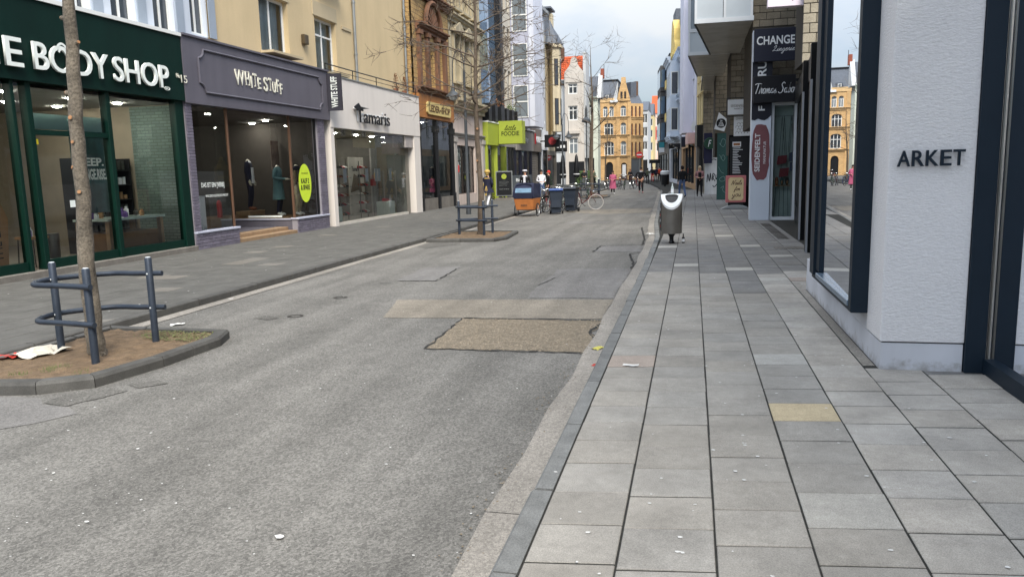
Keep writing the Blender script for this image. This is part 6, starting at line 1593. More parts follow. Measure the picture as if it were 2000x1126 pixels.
far_house('cream far house with dark dormered roof', 'far_cream_house', 1264, 1276, 152, 225, m_creamy, m_slate, ((232, 246), (254, 268), (278, 294)), 200)
F3 = far_house('pinkish far house with orange roof and a red flag', 'far_pink_house', 1272, 1300, 168, 222, M('far_pink', c(224, 196, 180), .85, .1), m_orange_tile, ((230, 246), (254, 270), (280, 296)), 185)
F3.bx('red_flag', plain('flag_red', c(190, 60, 56)), PY(1277, 250, 168).x, PY(1283, 250, 168).x, -1.2, -1.1, 7.3, 10.0); 
far_house('orange roofed house at the very end of the street', 'end_house', 1250, 1330, 205, 232, m_ivory, m_orange_tile, ((240, 252), (262, 274)), 200)
# left side street corner filler behind the gabled house
far_house('grey house filling the gap behind the turret', 'gap_house', 1040, 1082, 96, 170, m_pgrey, m_slate, ((180, 200), (215, 240)), 140)
# ================================================================== trees
m_bark = M('bark', c(134, 124, 110), .92, .62, 4, grain=.5, gscale=45, bmp=1.0)
m_bark2 = M('bark_brown', c(112, 98, 84), .92, .4, 6, grain=.35, gscale=45, bmp=.8)
m_cut = M('cut_wood', c(160, 118, 82), .8, .2, 20)
m_guard = M('tree_guard_steel', c(58, 66, 78), .45, .25, 7, metal=.3, grain=.15, gscale=40)
m_cap = plain('pale_cap', c(190, 194, 196), .5)
def limb(mb, p, d, L_, r, depth, rnd, nmin=4, spread=.75, up=.15):
    """one twisting limb, splitting as it thins"""
    pts = [Vector(p)]; rs = [r]; seg = max(3, int(L_ / .35)); d = Vector(d).normalized()
    for k in range(seg):
        d = (d + Vector((rnd.gauss(0, .13), rnd.gauss(0, .13), rnd.gauss(0, .10) + up * .12))).normalized()
        pts.append(pts[-1] + d * L_ / seg); rs.append(r * (1 - .65 * (k + 1) / seg))
    mb.tube(pts, rs, nmin if r < .03 else 7, caps=False)
    if depth <= 0: return
    n = rnd.randint(3, 5)
    for k in range(n):
        i = rnd.randint(max(1, seg // 3), seg); q = Vector((rnd.gauss(0, 1), rnd.gauss(0, 1), rnd.gauss(0, .6))).normalized()
        e = (pts[i] - pts[i - 1]).normalized(); nd = (e * (1 - spread * .5) + q * spread + Vector((0, 0, up))).normalized()
        limb(mb, pts[i], nd, L_ * rnd.uniform(.45, .7), max(.0075, rs[i] * .7), depth - 1, rnd, nmin, spread, up)
def tree(label, x, y, z, trunk, crown_from, nlimb, Lr, depth, seed, mat=m_bark, stubs=(), name='bare_tree', up=.15, group=None):
    """trunk: list of (dx, dy, height, radius)"""
    rnd = random.Random(seed); t = thing(name, label, 'tree', (x, y, z), 0, group)
    tm = MB(); pts = smooth_pts([(a, b, h, r) for a, b, h, r in trunk], 5); pts = [(a + rnd.gauss(0, .006), b + rnd.gauss(0, .006), h, r * rnd.uniform(.94, 1.07)) for a, b, h, r in pts]
    tm.tube([p[:3] for p in pts], [p[3] for p in pts], 12).build('trunk', mat, t, smooth=True)
    for (h, az, r, L_) in stubs:
        i = min(range(len(pts)), key=lambda k: abs(pts[k][2] - h)); p = Vector(pts[i][:3]); d = Vector((math.cos(R_(az)), math.sin(R_(az)), .25)).normalized(); e = p + d * (pts[i][3] + L_)
        r *= 1.3; s = MB().tube([p, e], [r * 1.15, r], 8).build('stub', mat, t); MB().tube([e, e + d * .006], [r * .85, r * .8], 8).build('cut_face', m_cut, s)
    cm = MB()
    ks = [k for k, p in enumerate(pts) if p[2] >= crown_from]
    for k in range(nlimb):
        i = ks[int(k * len(ks) / nlimb)]; az = k * 2.4 + rnd.uniform(-.4, .4); p = Vector(pts[i][:3]); f = 1 - .5 * (pts[i][2] - crown_from) / max(.1, pts[-1][2] - crown_from)
        limb(cm, p, (math.cos(az), math.sin(az), rnd.uniform(.15, .6)), Lr * f * rnd.uniform(.75, 1.1), pts[i][3] * .5, depth, rnd, up=up)
    cm.build('crown', mat, t, smooth=False, recalc=False)
    return t
tree('bare street tree with a pruned trunk inside the ring guard by the green shop', -6.08, 6.69, -.03,
     [(0, 0, 0, .105), (-.02, 0, .15, .085), (-.01, 0, 1.0, .078), (.04, 0, 2.2, .066), (.10, 0, 3.4, .056), (.14, .02, 4.6, .05), (.2, 0, 6.2, .035), (.25, .05, 8.0, .012)], 4.3, 14, 2.4, 2, 3, m_bark,
     stubs=[(1.72, 285, .018, .01), (2.0, 240, .016, .0), (2.3, 270, .016, .01), (2.55, 275, .020, .006), (2.62, 200, .018, .03), (3.25, 350, .015, .03), (3.4, 180, .016, .04)])
tree('slim bare tree with twiggy crown inside the guard in front of the pink house', -6.03, 21.7, -.03,
     [(0, 0, 0, .12), (0, 0, .2, .095), (.03, 0, 1.5, .08), (-.03, .02, 3.0, .07), (-.02, .0, 4.2, .058), (.03, 0, 5.6, .045), (.0, .05, 7.2, .028), (.05, 0, 9.0, .01)], 3.3, 26, 2.0, 3, 12, m_bark2,
     stubs=[(2.2, 250, .03, .02), (2.9, 290, .03, .02), (1.8, 200, .03, .02)], up=.05)
tree('young bare tree beyond the parked bicycles with an open spreading crown', -6.4, 50.4, -.05,
     [(0, 0, 0, .13), (0, 0, 2.0, .10), (.05, 0, 4.2, .085), (.08, 0, 6.2, .06), (0, 0, 8.2, .03), (0, 0, 9.5, .01)], 3.9, 9, 3.4, 2, 25, m_bark2)
tree('thin bare tree in front of the ochre corner house, on the bicycle stand side', -10.6, 82.0, -.1, [(0, 0, 0, .10), (0, 0, 3.0, .08), (.1, 0, 5.5, .05), (0, 0, 8, .015)], 3.5, 8, 2.6, 2, 31, m_bark2)
tree('thin leaning bare tree before the ochre house door', -9.2, 84.0, -.1, [(0, 0, 0, .10), (.05, 0, 2.6, .075), (.25, 0, 5.0, .05), (.3, 0, 7, .015)], 3.0, 8, 2.6, 2, 37, m_bark2)

# ------------------------------------------------------------------ tree guards: three posts, two bent rails
def guard(label, posts, rails, H=.98, r=.038, base=-.03):
    cx, cy = sum(p[0] for p in posts) / 3, sum(p[1] for p in posts) / 3
    t = thing('tree_guard', label, 'tree guard', (cx, cy, base))
    for x, y in posts:
        p = MB().lathe([(r * 1.0, -.06), (r, 0.02), (r, H - .012), (r * .8, H)], x - cx, y - cy, 14).build('post', m_guard, t, smooth=True)
        MB().lathe([(r * .8, 0), (r * .5, .006)], x - cx, y - cy, 12, H + .001).build('cap', m_cap, p)
    for h in (.40 + .02, .80):
        o = MB().tube([(x - cx, y - cy, h) for x, y in rails], .029, 10).build('rail', m_guard, t, smooth=True)
        for x, y in posts: MB().ell((x - cx, y - cy - r - .002, h), .011, .008, .011, 8, 6).build('bolt', m_cap, o)
def bend(a, b, c_, d, r=.3):
    """rail running a->b, half turn, c->d"""
    return smooth_pts([a, ((a[0] + b[0]) / 2, (a[1] + b[1]) / 2), b, ((b[0] + c_[0]) / 2 + (b[0] + c_[0] - a[0] - d[0]) * .16, (b[1] + c_[1]) / 2 + (b[1] + c_[1] - a[1] - d[1]) * .16), c_, ((c_[0] + d[0]) / 2, (c_[1] + d[1]) / 2), d], 6)
g1 = [(-5.85, 7.30), (-5.82, 6.36), (-6.66, 6.82)]
guard('dark steel ring guard round the big pruned trunk', g1, bend((-5.72, 7.34), (-6.35, 7.28), (-6.55, 6.45), (-5.74, 6.31)))
g2 = [(-6.62, 21.5), (-5.80, 22.2), (-5.82, 21.3)]
guard('dark steel ring guard round the slim tree before the pink house', g2, bend((-5.62, 22.2), (-6.35, 22.1), (-6.6, 21.42), (-5.7, 21.22)))
g3 = [(-7.0, 49.6), (-5.9, 49.7), (-6.0, 51.2)]
guard('dark steel guard round the young tree beyond the bicycles', g3, bend((-5.75, 49.6), (-6.9, 49.5), (-6.95, 51.2), (-5.9, 51.3)), H=1.1)
# ------------------------------------------------------------------ street lamps
m_lamp = M('lamp_post_grey', c(74, 78, 82), .5, .2, 5, metal=.3)
def street_lamp(label, x, y, top, arms, H=6.1, name='street_lamp'):
    t = thing(name, label, 'street lamp', (x, y, 0))
    MB().lathe([(.11, 0), (.11, .3), (.075, .4), (.065, top * .6), (.05, top)], 0, 0, 12).build('post', m_lamp, t, smooth=True)
    for s in arms:
        a = MB().tube([(0, 0, top - .5)] + [(s * (.25 - .25 * math.cos(R_(q))), 0, top + .0 + .9 * math.sin(R_(q)) * (1 if q <= 90 else .9)) for q in range(10, 181, 17)] + [(s * .5, 0, top - .55)], .022, 8).build('arm', m_lamp, t, smooth=True)
        h = MB().lathe([(.02, .5), (.06, .42), (.09, .2), (.28, .04), (.32, -.02), (.30, -.03), (.08, .02)], s * .5, 0, 16, top - 1.0).build('lamp_head', m_lamp, t, smooth=True)
        MB().lathe([(.2, 0), (.14, -.12), (.02, -.16)], s * .5, 0, 14, top - 1.02).build('diffuser', M('frosted_diffuser', c(210, 212, 208), .4), h, smooth=True)
street_lamp('double arm street lamp before the pink house and clinker house', -9.23, 31.4, 5.9, (-1, 1))
street_lamp('double arm street lamp beyond the cafe, near the red emblem sign', -10.2, 62.0, 5.3, (-1, 1))
t = thing('street_lamp', 'single lantern lamp post in front of the gabled white house', 'street lamp', (-9.6, 72.0, 0))
MB().lathe([(.1, 0), (.06, .5), (.05, 6.2)], 0, 0, 10).build('post', m_lamp, t); MB().lathe([(.05, 0), (.42, .1), (.40, .3), (.12, .55), (.12, 1.2), (.02, 1.6)], 0, 0, 14, 5.9).build('lamp_head', m_lamp, t, smooth=True)

# ------------------------------------------------------------------ steel litter bin on the near pavement
def litter_bin(label, x, y, s=1.0, bottle=True):
    t = thing('litter_bin', label, 'litter bin', (x, y, 0))
    n = 28; ro = .24 * s
    prof = MB(); vs = []
    cut = lambda a: 1.13 * s - .30 * s * max(0, -math.sin(a)) ** 1.0        # front of the rim dips
    lo = [(ro * math.cos(2 * math.pi * k / n), ro * math.sin(2 * math.pi * k / n), .24 * s) for k in range(n)]
    hi = [(ro * math.cos(2 * math.pi * k / n), ro * math.sin(2 * math.pi * k / n), cut(2 * math.pi * k / n)) for k in range(n)]
    prof.add(lo + hi, [(k, (k + 1) % n, n + (k + 1) % n, n + k) for k in range(n)] + [tuple(range(n))[::-1]]).build('body', m_binsteel, t, smooth=True)
    # sloping collar with a half-moon mouth
    col = MB(); A_ = [2 * math.pi * k / n for k in range(n)]
    outer = [(1.03 * ro * math.cos(a), 1.03 * ro * math.sin(a), cut(a) + .02) for a in A_]
    lip = [(1.03 * ro * math.cos(a), 1.03 * ro * math.sin(a), cut(a) - .03) for a in A_]
    mouth = [(.62 * ro * math.cos(a), (.52 * ro * math.sin(a) if math.sin(a) < 0 else .12 * ro * math.sin(a)) - .10 * ro, 0) for a in A_]
    mouth = [(p[0], p[1], cut(math.atan2(p[1] / ro, max(1e-6, 1)) if False else math.asin(max(-1, min(1, p[1] / ro)))) + .012) for p in mouth]
    col.add(outer + mouth + lip, [(k, (k + 1) % n, n + (k + 1) % n, n + k) for k in range(n)] + [(k, 2 * n + k, 2 * n + (k + 1) % n, (k + 1) % n) for k in range(n)])
    o = col.build('collar', M('collar_white', c(222, 224, 224), .45, .1), t)
    MB().add([(p[0], p[1], p[2] - .03) for p in mouth], [tuple(range(n))]).build('mouth', m_black, o)
    MB().lathe([(.035, .0), (.075, .02), (.05, .06), (.05, .16), (.1, .24), (.1, .245)], 0, 0, 14).build('pedestal', m_black, t, smooth=True)
    MB().box(-ro - .02, -ro + .02, -.02, .1, .3, .95).build('side_strip', M('strip_black', c(30, 30, 34), .6), t)
    for k in range(4): MB().box(-ro - .026, -ro - .018, -.025, .09, .38 + k * .13, .44 + k * .13).build('sticker', [m_paper_red, m_white][k % 2], t)
    return t
m_binsteel = M('bin_steel', c(122, 118, 112), .4, .2, 5, metal=.35, streak=.2)
litter_bin('round brushed steel litter bin with white collar on the near pavement', -.47, 18.43)
def bottle(name, label, x, y, z, mat, h=.26, rot=None):
    t = thing(name, label, 'bottle', (x, y, z)); MB().lathe([(.032, 0), (.034, .02), (.034, h * .55), (.014, h * .72), (.013, h)], 0, 0, 12).build('body', mat, t, smooth=True); MB().lathe([(.0345, h * .15), (.0345, h * .45)], 0, 0, 12).build('paper_label', m_white, t); MB().lathe([(.015, h - .02), (.015, h + .004)], 0, 0, 10).build('neck_ring', m_steel, t)
bottle('glass_bottle', 'clear glass bottle standing on top of the steel litter bin', -.46, 18.58, 1.145, M('clear_bottle', c(190, 200, 198), .08, .05, spec=1.0), .28)
bottle('beer_bottle', 'dark beer bottle standing on the slabs beside the steel litter bin', -.2, 18.5, .0, M('brown_bottle', c(34, 24, 18), .1, .1, spec=.9), .22)
t = thing('litter_bin', 'small dark litter bin with white collar far down the pavement', 'litter bin', (-2.45, 72.0, 0))
MB().lathe([(.36, .12), (.38, 1.05)], 0, 0, 12).build('body', m_black, t); MB().lathe([(.4, 1.05), (.42, 1.3), (.3, 1.4), (.1, 1.2)], 0, 0, 12).build('collar', MATS['collar_white'], t); MB().lathe([(.1, 0), (.1, .12)], 0, 0, 8).build('foot', m_black, t)
# ------------------------------------------------------------------ wheelie bins
def wheelie(label, x, y, lid, rz):
    t = thing('wheelie_bin', label, 'bin', (x, y, zr(x)), rz); m_b = M('bin_plastic', c(46, 54, 66), .5, .15, 4)
    MB().add([(-.2, -.24, .06), (.2, -.24, .06), (.2, .24, .06), (-.2, .24, .06), (-.27, -.32, .98), (.27, -.32, .98), (.27, .3, .98), (-.27, .3, .98)], [(0, 3, 2, 1), (4, 5, 6, 7), (0, 1, 5, 4), (1, 2, 6, 5), (2, 3, 7, 6), (3, 0, 4, 7)]).build('body', m_b, t, bev=.02)
    MB().prism([(-.36, .985), (.36, .985), (.36, 1.03), (.1, 1.08), (-.2, 1.08), (-.37, 1.03)], 'x', -.295, .295).build('lid', lid, t, bev=.012); MB().box(-.2, .2, -.335, -.3, .3, .6).build('front_rib', m_b, t)
    for s in (-1, 1): MB().tube([(s * .22, .26, .1), (s * .29, .26, .1)], .1, 14).build('wheel', m_black, t)
    MB().tube([(-.22, .38, .98), (.22, .38, .98)], .016, 8).build('handle', m_b, t)
wheelie('grey wheelie bin with a blue lid beside the parked bicycles', -5.62, 32.3, M('blue_lid', c(44, 72, 130), .5, .1), R_(8)); wheelie('all black wheelie bin beside the blue lidded one', -5.22, 33.9, M('black_lid', c(38, 40, 46), .5, .1), R_(-6))
# ------------------------------------------------------------------ pavement boards by the cafe
t = thing('chalk_board', 'grey framed black chalk board with a round yellow emblem outside the cafe', 'board', (-11.3, 46.4, 0), R_(6))
MB().box(-.52, .52, -.03, .03, .22, 1.75).build('frame', m_zinc, t, bev=.01); MB().box(-.46, .46, -.036, -.03, .28, 1.69).build('panel', m_black, t); MB().prism([(-.6, 0), (.6, 0), (.5, .12), (-.5, .12)], 'y', -.25, .25).build('foot', m_stone, t); MB().box(-.05, .05, -.025, .025, .1, .23).build('neck', m_black, t)
MB().lathe([(.16, 0), (.16, .003)], 0, 0, 18).build('emblem', m_lime, t, loc=(0, -.037, 1.42), rot=(R_(90), 0, 0)); text(t, 'lunch & more', m_zinc, -.3, .3, .62, .7, -.037, .002)
q = MB()
for k in range(4): strip(q, smooth_pts([(-.3, 1.1 - k * .08), (0, 1.13 - k * .08), (.3 - .05 * k, 1.09 - k * .08)]), .012, -.037, .002)
struct(q.build('chalk_lines', m_zinc, t), 'stuff')
t = thing('grey_box_sign', 'low dark grey box stand with white word behind the chalk board', 'sign', (-10.9, 49.8, 0)); MB().box(-.6, .6, -.3, .3, 0, 1.45).build('box', M('slate_box', c(72, 78, 84), .7, .1), t, bev=.02); text(t, 'Bistro', m_white, -.35, .35, 1.05, 1.25, -.302, .004, bold=.02)
# planters and bins far ahead
for k, (x, y) in enumerate(((-9.5, 74), (-10.9, 76.5))):
    t = thing('shrub', 'low green shrub in front of the pale green house', 'plant', (x, y, -.05), 0, 'shrubs before the far houses'); f_ = MB(); rr = random.Random(k)
    for _ in range(420):
        a, r, z = rr.random() * 6.28, .6 * math.sqrt(rr.random()), rr.random() * 1.5; r *= 1 - .3 * z; x_, y_ = r * math.cos(a), r * math.sin(a); f_.add([(x_, y_, z), (x_ + .12, y_ + rr.uniform(-.1, .1), z + .06), (x_ + .02, y_ + .1, z + .14)], [(0, 1, 2)])
    f_.build('foliage', M('shrub_green', c(74, 96, 48), .8, .4, 8), t); MB().tube([(0, 0, 0), (0, 0, 1.2)], .04, 6).build('stem', m_bark2, t)
t = thing('road_sign', 'round red and white traffic sign on a post before the ochre flank', 'sign', (-6.6, 100.0, -.1)); MB().tube([(0, 0, 0), (0, 0, 3.6)], .05, 8).build('post', m_zinc, t); MB().lathe([(.42, -.02), (.42, .02)], 0, 0, 20).build('disc', plain('sign_red2', c(200, 50, 50)), t, loc=(0, -.06, 3.4), rot=(R_(90), 0, 0)); MB().box(-.3, .3, -.09, -.082, 3.32, 3.48).build('bar', m_white, t)
# ================================================================== people and shop-window figures
SKIN = M('skin', c(208, 158, 132), .6, .1, 20); SKIN2 = M('skin_dark', c(120, 80, 60), .6, .1, 20)
def cl(name, r, g, b): return M('cloth_' + name, c(r, g, b), .9, .2, 8)
NAVY = cl('navy', 28, 30, 52); BLACK = cl('black', 26, 26, 30); WHITE = cl('white', 220, 220, 226); JEANS = cl('jeans', 92, 112, 150); PINK = cl('pink', 190, 96, 128); GREYC = cl('grey', 110, 112, 116); RED = cl('red', 196, 50, 44); ORANGE = cl('orange', 206, 78, 50); OLIVE = cl('olive', 74, 80, 62); SHOE = cl('shoe', 34, 32, 32); SHOEW = cl('shoe_white', 210, 208, 206); KHAKI = cl('khaki', 178, 164, 140); TEALC = cl('teal', 98, 130, 136)
HAIRD = cl('hair_dark', 40, 30, 26); HAIRB = cl('hair_blond', 190, 172, 140); GOLD = cl('gold', 190, 160, 90)
def figure(name, label, x, y, z, rz, H=1.76, top=BLACK, legs=BLACK, shoes=SHOE, hair=HAIRD, stride=0.0, arms='down', coat=None, skin=SKIN, head=True, cat='person', group=None, hair_len=.0, shirt=None, extra=None, wide=1.0):
    """body grown from a jointed skeleton; local -y is forward"""
    k = H / 1.76
    t = thing(name, label, cat, (x, y, z), rz, group)
    V = []; Eg = []; Rr = []; Mt = []
    def v(p, r): V.append((p[0], p[1], p[2])); Rr.append(r); return len(V) - 1
    def e(a, b, m): Eg.append((a, b)); Mt.append(m)
    pel = v((0, 0, .96), (.155 * wide, .115)); sp = v((0, 0, 1.15), (.145 * wide, .11)); ch = v((0, 0, 1.34), (.165 * wide, .12)); nb = v((0, .01, 1.475), (.07, .065))
    e(pel, sp, top); e(sp, ch, top); e(ch, nb, shirt or top)
    if head:
        nk = v((0, .005, 1.53), (.055, .055)); h1 = v((0, -.015, 1.60), (.072, .085)); h2 = v((0, -.01, 1.70), (.075, .09)); e(nb, nk, skin); e(nk, h1, skin); e(h1, h2, skin)
    else:
        nk = v((0, .005, 1.53), (.05, .05)); e(nb, nk, skin)
    for s in (-1, 1):
        f = s * stride
        hp = v((s * .09, 0, .90), (.095, .10)); kn = v((s * .10, -.30 * f - .03, .50), (.066, .068)); fb = .62 * f
        an = v((s * .10, -fb + .04 + (.05 if f < 0 else 0), .09 + (.05 if f < 0 else 0)), (.045, .048)); to = v((s * .115, -fb - .14, .035 + (.0 if f >= 0 else .01)), (.042, .03))
        e(pel, hp, legs); e(hp, kn, legs); e(kn, an, legs); e(an, to, shoes)
        sh = v((s * .185 * wide, 0, 1.40), (.07, .07)); e(ch, sh, top)
        if arms == 'down': el, wr = (s * .235 * wide, .03 + .18 * f, 1.13), (s * .235 * wide, -.05 + .34 * f, .90)
        elif arms == 'bent': el, wr = (s * .25 * wide, .06, 1.14), (s * .12, -.24, 1.10)
        elif arms == 'pockets': el, wr = (s * .29 * wide, .08, 1.14), (s * .17, -.06, .96)
        else: el, wr = (s * .24, .02, 1.13), (s * .25, -.16 if s > 0 else -.04, .96 if s > 0 else .89)
        el_ = v(el, (.052, .052)); wr_ = v(wr, (.036, .036)); e(sh, el_, top); e(el_, wr_, top)
        d = (Vector(wr) - Vector(el)).normalized(); pm = v(Vector(wr) + d * .075, (.036, .022)); e(wr_, pm, skin)
        side = Vector((0, 1, 0)) if abs(d.y) < .7 else Vector((1, 0, 0))
        for q in range(4):
            a = v(Vector(wr) + d * (.135 + .012 * (1.5 - abs(q - 1.5))) + side * (q - 1.5) * .018 + Vector((-s * .008, 0, 0)), (.0095, .0095)); b = v(Vector(wr) + d * (.165 + .012 * (1.5 - abs(q - 1.5))) + side * (q - 1.5) * .018 + Vector((-s * .02, -.005, 0)), (.008, .008)); e(pm, a, skin); e(a, b, skin)
        th = v(Vector(wr) + d * .08 + Vector((-s * .01, -.045, 0)), (.010, .010)); th2 = v(Vector(wr) + d * .115 + Vector((-s * .018, -.055, 0)), (.009, .009)); e(wr_, th, skin); e(th, th2, skin)
    me = bpy.data.meshes.new('body'); me.from_pydata([(a * k, b * k, c_ * k) for a, b, c_ in V], Eg, [])
    o = bpy.data.objects.new('body', me); COL.objects.link(o)
    sm = o.modifiers.new('skin', 'SKIN'); sm.use_smooth_shade = True
    for i, r in enumerate(Rr): me.skin_vertices[0].data[i].radius = (r[0] * k, r[1] * k); 
    me.skin_vertices[0].data[0].use_root = True
    o.modifiers.new('sub', 'SUBSURF').levels = 1
    bm_ = bpy.data.meshes.new_from_object(o.evaluated_get(bpy.context.evaluated_depsgraph_get())); bpy.data.objects.remove(o); bpy.data.meshes.remove(me)
    mats = []
    for m_ in Mt:
        if m_ not in mats: mats.append(m_)
    bm_.materials.clear(); [bm_.materials.append(m_) for m_ in mats]
    segs = [(Vector(V[a]) * k, Vector(V[b]) * k, mats.index(m_)) for (a, b), m_ in zip(Eg, Mt)]
    for pl_ in bm_.polygons:
        p = pl_.center; best = None
        for a, b, i in segs:
            ab = b - a; s_ = max(0, min(1, (p - a).dot(ab) / max(ab.length_squared, 1e-9))); q = (p - (a + ab * s_)).length
            if best is None or q < best[0]: best = (q, i)
        pl_.material_index = best[1]; pl_.use_smooth = True
    o = link('body', bm_, t)
    if head:
        f_ = MB(); f_.ell((0, -.108 * k, 1.615 * k), .013 * k, .02 * k, .026 * k, 6, 5)
        for s in (-1, 1): f_.ell((s * .078 * k, 0, 1.63 * k), .012 * k, .022 * k, .032 * k, 6, 5)
        f_.build('nose_and_ears', skin, t, smooth=True)
        ey = MB()
        for s in (-1, 1): ey.ell((s * .03 * k, -.094 * k, 1.645 * k), .011 * k, .008 * k, .008 * k, 6, 4)
        ey.box(-.024 * k, .024 * k, -.103 * k, -.095 * k, 1.572 * k, 1.58 * k); ey.build('eyes_and_mouth', HAIRD, t)
        hm = MB().ell((0, .012 * k, 1.655 * k), .098 * k, .112 * k, .118 * k, 12, 7, 0, .52)
        if hair_len: hm.ell((0, .045 * k, 1.60 * k - hair_len / 2), .1 * k, .075 * k, .13 * k + hair_len / 2, 12, 8)
        else: hm.ell((0, .04 * k, 1.63 * k), .088 * k, .078 * k, .105 * k, 12, 7)
        hm.build('hair', hair, t, smooth=True)
    if coat:
        z0, w0, w1, m_ = coat
        n = 16; cm = MB(); ring = lambda z, a, b: [(a * math.cos(2 * math.pi * q / n), b * math.sin(2 * math.pi * q / n) + .01, z * k) for q in range(n)]
        rings = [ring(1.42, .15 * wide, .115), ring(1.34, .205 * wide, .15), ring(1.15, .185 * wide, .14), ring(.96, .20 * wide, .155), ring((z0 + .96) / 2, (w0 + .2) / 2, (w0 * .8 + .155) / 2), ring(z0, w0, w0 * .8)]
        vs = [p for r in rings for p in r]; cm.add(vs, [(i * n + q, i * n + (q + 1) % n, (i + 1) * n + (q + 1) % n, (i + 1) * n + q) for i in range(len(rings) - 1) for q in range(n)]); cm.build('coat', m_, t, smooth=True)
    return t
def P2(px, py, z=0): g = G(px, py, z); return g.x, g.y
T0 = 0.0; AWAY = math.pi
x, y = -9.8, 36.8
t = figure('person', 'person in a long navy uniform coat with gold braid walking away past the guard', x, y, 0, AWAY - .2, 1.80, NAVY, WHITE, SHOEW, GOLD, .35, 'pockets', (.72, .34, 0, NAVY))
MB().lathe([(.13, 0), (.15, .05), (.11, .13), (.03, .16)], 0, .01, 14, 1.70).build('gold_cap', GOLD, t, smooth=True); MB().lathe([(.14, 1.45), (.17, 1.42), (.14, 1.40)], 0, .01, 14).build('gold_collar', GOLD, t)
MB().tube([(-.02, .17, 1.05), (-.06, .22, .85), (-.03, .26, .6), (.02, .26, .6), (.03, .22, .85), (0, .17, 1.05)], .02, 6).build('gold_braid', GOLD, t); MB().box(.16, .30, -.05, .06, 1.06, 1.2).build('gold_cuff', GOLD, t)
x, y = PY(1026, 380, 41).x, 41
t = figure('person', 'man in a white sailor cap and dark jacket over a white shirt', x, y, 0, T0, 1.78, BLACK, BLACK, shirt=WHITE, arms='down', wide=1.1); MB().lathe([(.11, 0), (.14, .05), (.12, .09), (.02, .1)], 0, -.01, 14, 1.70).build('white_cap', WHITE, t, smooth=True); MB().prism([(-.05, 1.44), (.05, 1.44), (.06, 1.0), (-.06, 1.0)], 'y', -.158, -.11).build('shirt_front', WHITE, t)
figure('person', 'man in a white short shirt standing by the bicycles', PY(1058, 380, 43).x, 43, 0, .5, 1.78, WHITE, JEANS, arms='bent')
figure('person', 'person in black with a red cap standing behind the man in white', PY(1072, 380, 45).x, 45, 0, -1.2, 1.72, BLACK, BLACK, hair=RED, arms='down', wide=1.1)
x, y = P2(1141, 378); figure('person', 'person in a black jacket standing near the lantern post', PY(1141, 378, 66).x, 66, 0, .3, 1.74, BLACK, GREYC, arms='bent')
figure('person', 'person in a dark green jacket behind the young tree guard', PY(1160, 378, 68).x, 68, 0, .9, 1.70, OLIVE, BLACK, arms='bent')
x, y = P2(1197, 379, -.08); figure('person', 'woman in a pink dress walking up the road towards the tree guard', x, y, -.085, .05, 1.66, PINK, BLACK, SHOEW, HAIRD, .3, 'bent', (.42, .26, 0, PINK), hair_len=.16, skin=SKIN)
x, y = P2(1252, 377, -.08); t = figure('person', 'person in a black puffer jacket and black trousers walking up the middle of the road', x, y, -.08, .1, 1.84, BLACK, BLACK, cl('shoe_pink', 170, 120, 120), HAIRD, .35, 'pockets', wide=1.3); MB().lathe([(.1, 0), (.12, .04), (.1, .09)], 0, 0, 12, 1.50).build('white_scarf', WHITE, t)
x, y = P2(1231, 360, -.1); figure('person', 'small far woman in dark clothes with reddish hair', x, y, -.12, 0, 1.68, BLACK, BLACK, hair=cl('hair_red', 130, 60, 44), stride=.2, hair_len=.1, arms='bent')
x, y = P2(1265, 359, -.1); figure('person', 'far person in an olive jacket walking away beside the woman in dark', x, y, -.12, AWAY, 1.76, OLIVE, BLACK, stride=.25)
for k, (px, tp, lg, lb) in enumerate(((1274, BLACK, RED, 'far person in black with bright red trousers in the group on the bend'), (1281, NAVY, BLACK, 'far person in navy in the group on the bend'), (1288, ORANGE, BLACK, 'far person in an orange red jacket in the group on the bend'))):
    x, y = P2(px, 356 - k * .5); figure('person', lb, x, y, -.0, .2 * k, 1.75, tp, lg, stride=.2, arms='down')
x, y = P2(1332, 386); figure('person', 'man in a black sweater and light blue jeans walking on the near pavement', x, y, 0, AWAY + .4, 1.80, BLACK, JEANS, SHOE, HAIRD, .3, 'down', wide=1.1)
x, y = P2(1366, 384); t = figure('person', 'person with blond hair, pink jacket and dark trousers beside the graffiti wall', x, y, 0, .1, 1.76, cl('dusty_pink', 176, 130, 130), BLACK, SHOE, HAIRB, .2, 'bent', hair_len=.2); MB().box(-.09, .09, -.16, -.1, 1.0, 1.4).build('dark_shirt_front', BLACK, t, bev=.02); MB().box(-.14, .02, -.2, -.14, 1.02, 1.14).build('belt_bag', OLIVE, t, bev=.02)
# ------------------------------------------------------------------ shop-window figures
MANN = M('mannequin_cream', c(204, 196, 180), .5, .05)
t = figure('mannequin', 'headless mannequin in a dark navy jacket over a cream top behind the entrance', -14.7, 23.7, .66, LEFT + .3, 2.0, NAVY, NAVY, leather[0], stride=0, skin=MANN, head=False, cat='mannequin', arms='down', shirt=WHITE, wide=1.05); MB().prism([(-.07, 1.45), (.07, 1.45), (.1, .92), (-.1, .92)], 'y', -.15, -.1).build('cream_top', WHITE, t)
o = thing('display_bench', 'low wooden bench under the navy jacket mannequin', 'bench', (-14.7, 23.7, .456), LEFT); MB().box(-.55, .42, -.25, .25, .06, .2).build('top', m_step, o); MB().box(-.5, -.44, -.2, .2, 0, .06).build('foot', m_step, o); MB().box(.34, .4, -.2, .2, 0, .06).build('foot', m_step, o)
figure('mannequin', 'headless mannequin in a long pale teal coat beside the lime sticker', -13.65, 23.75, .456, LEFT + .2, 1.98, TEALC, NAVY, SHOEW, skin=MANN, head=False, cat='mannequin', arms='bent', coat=(.5, .25, 0, TEALC))
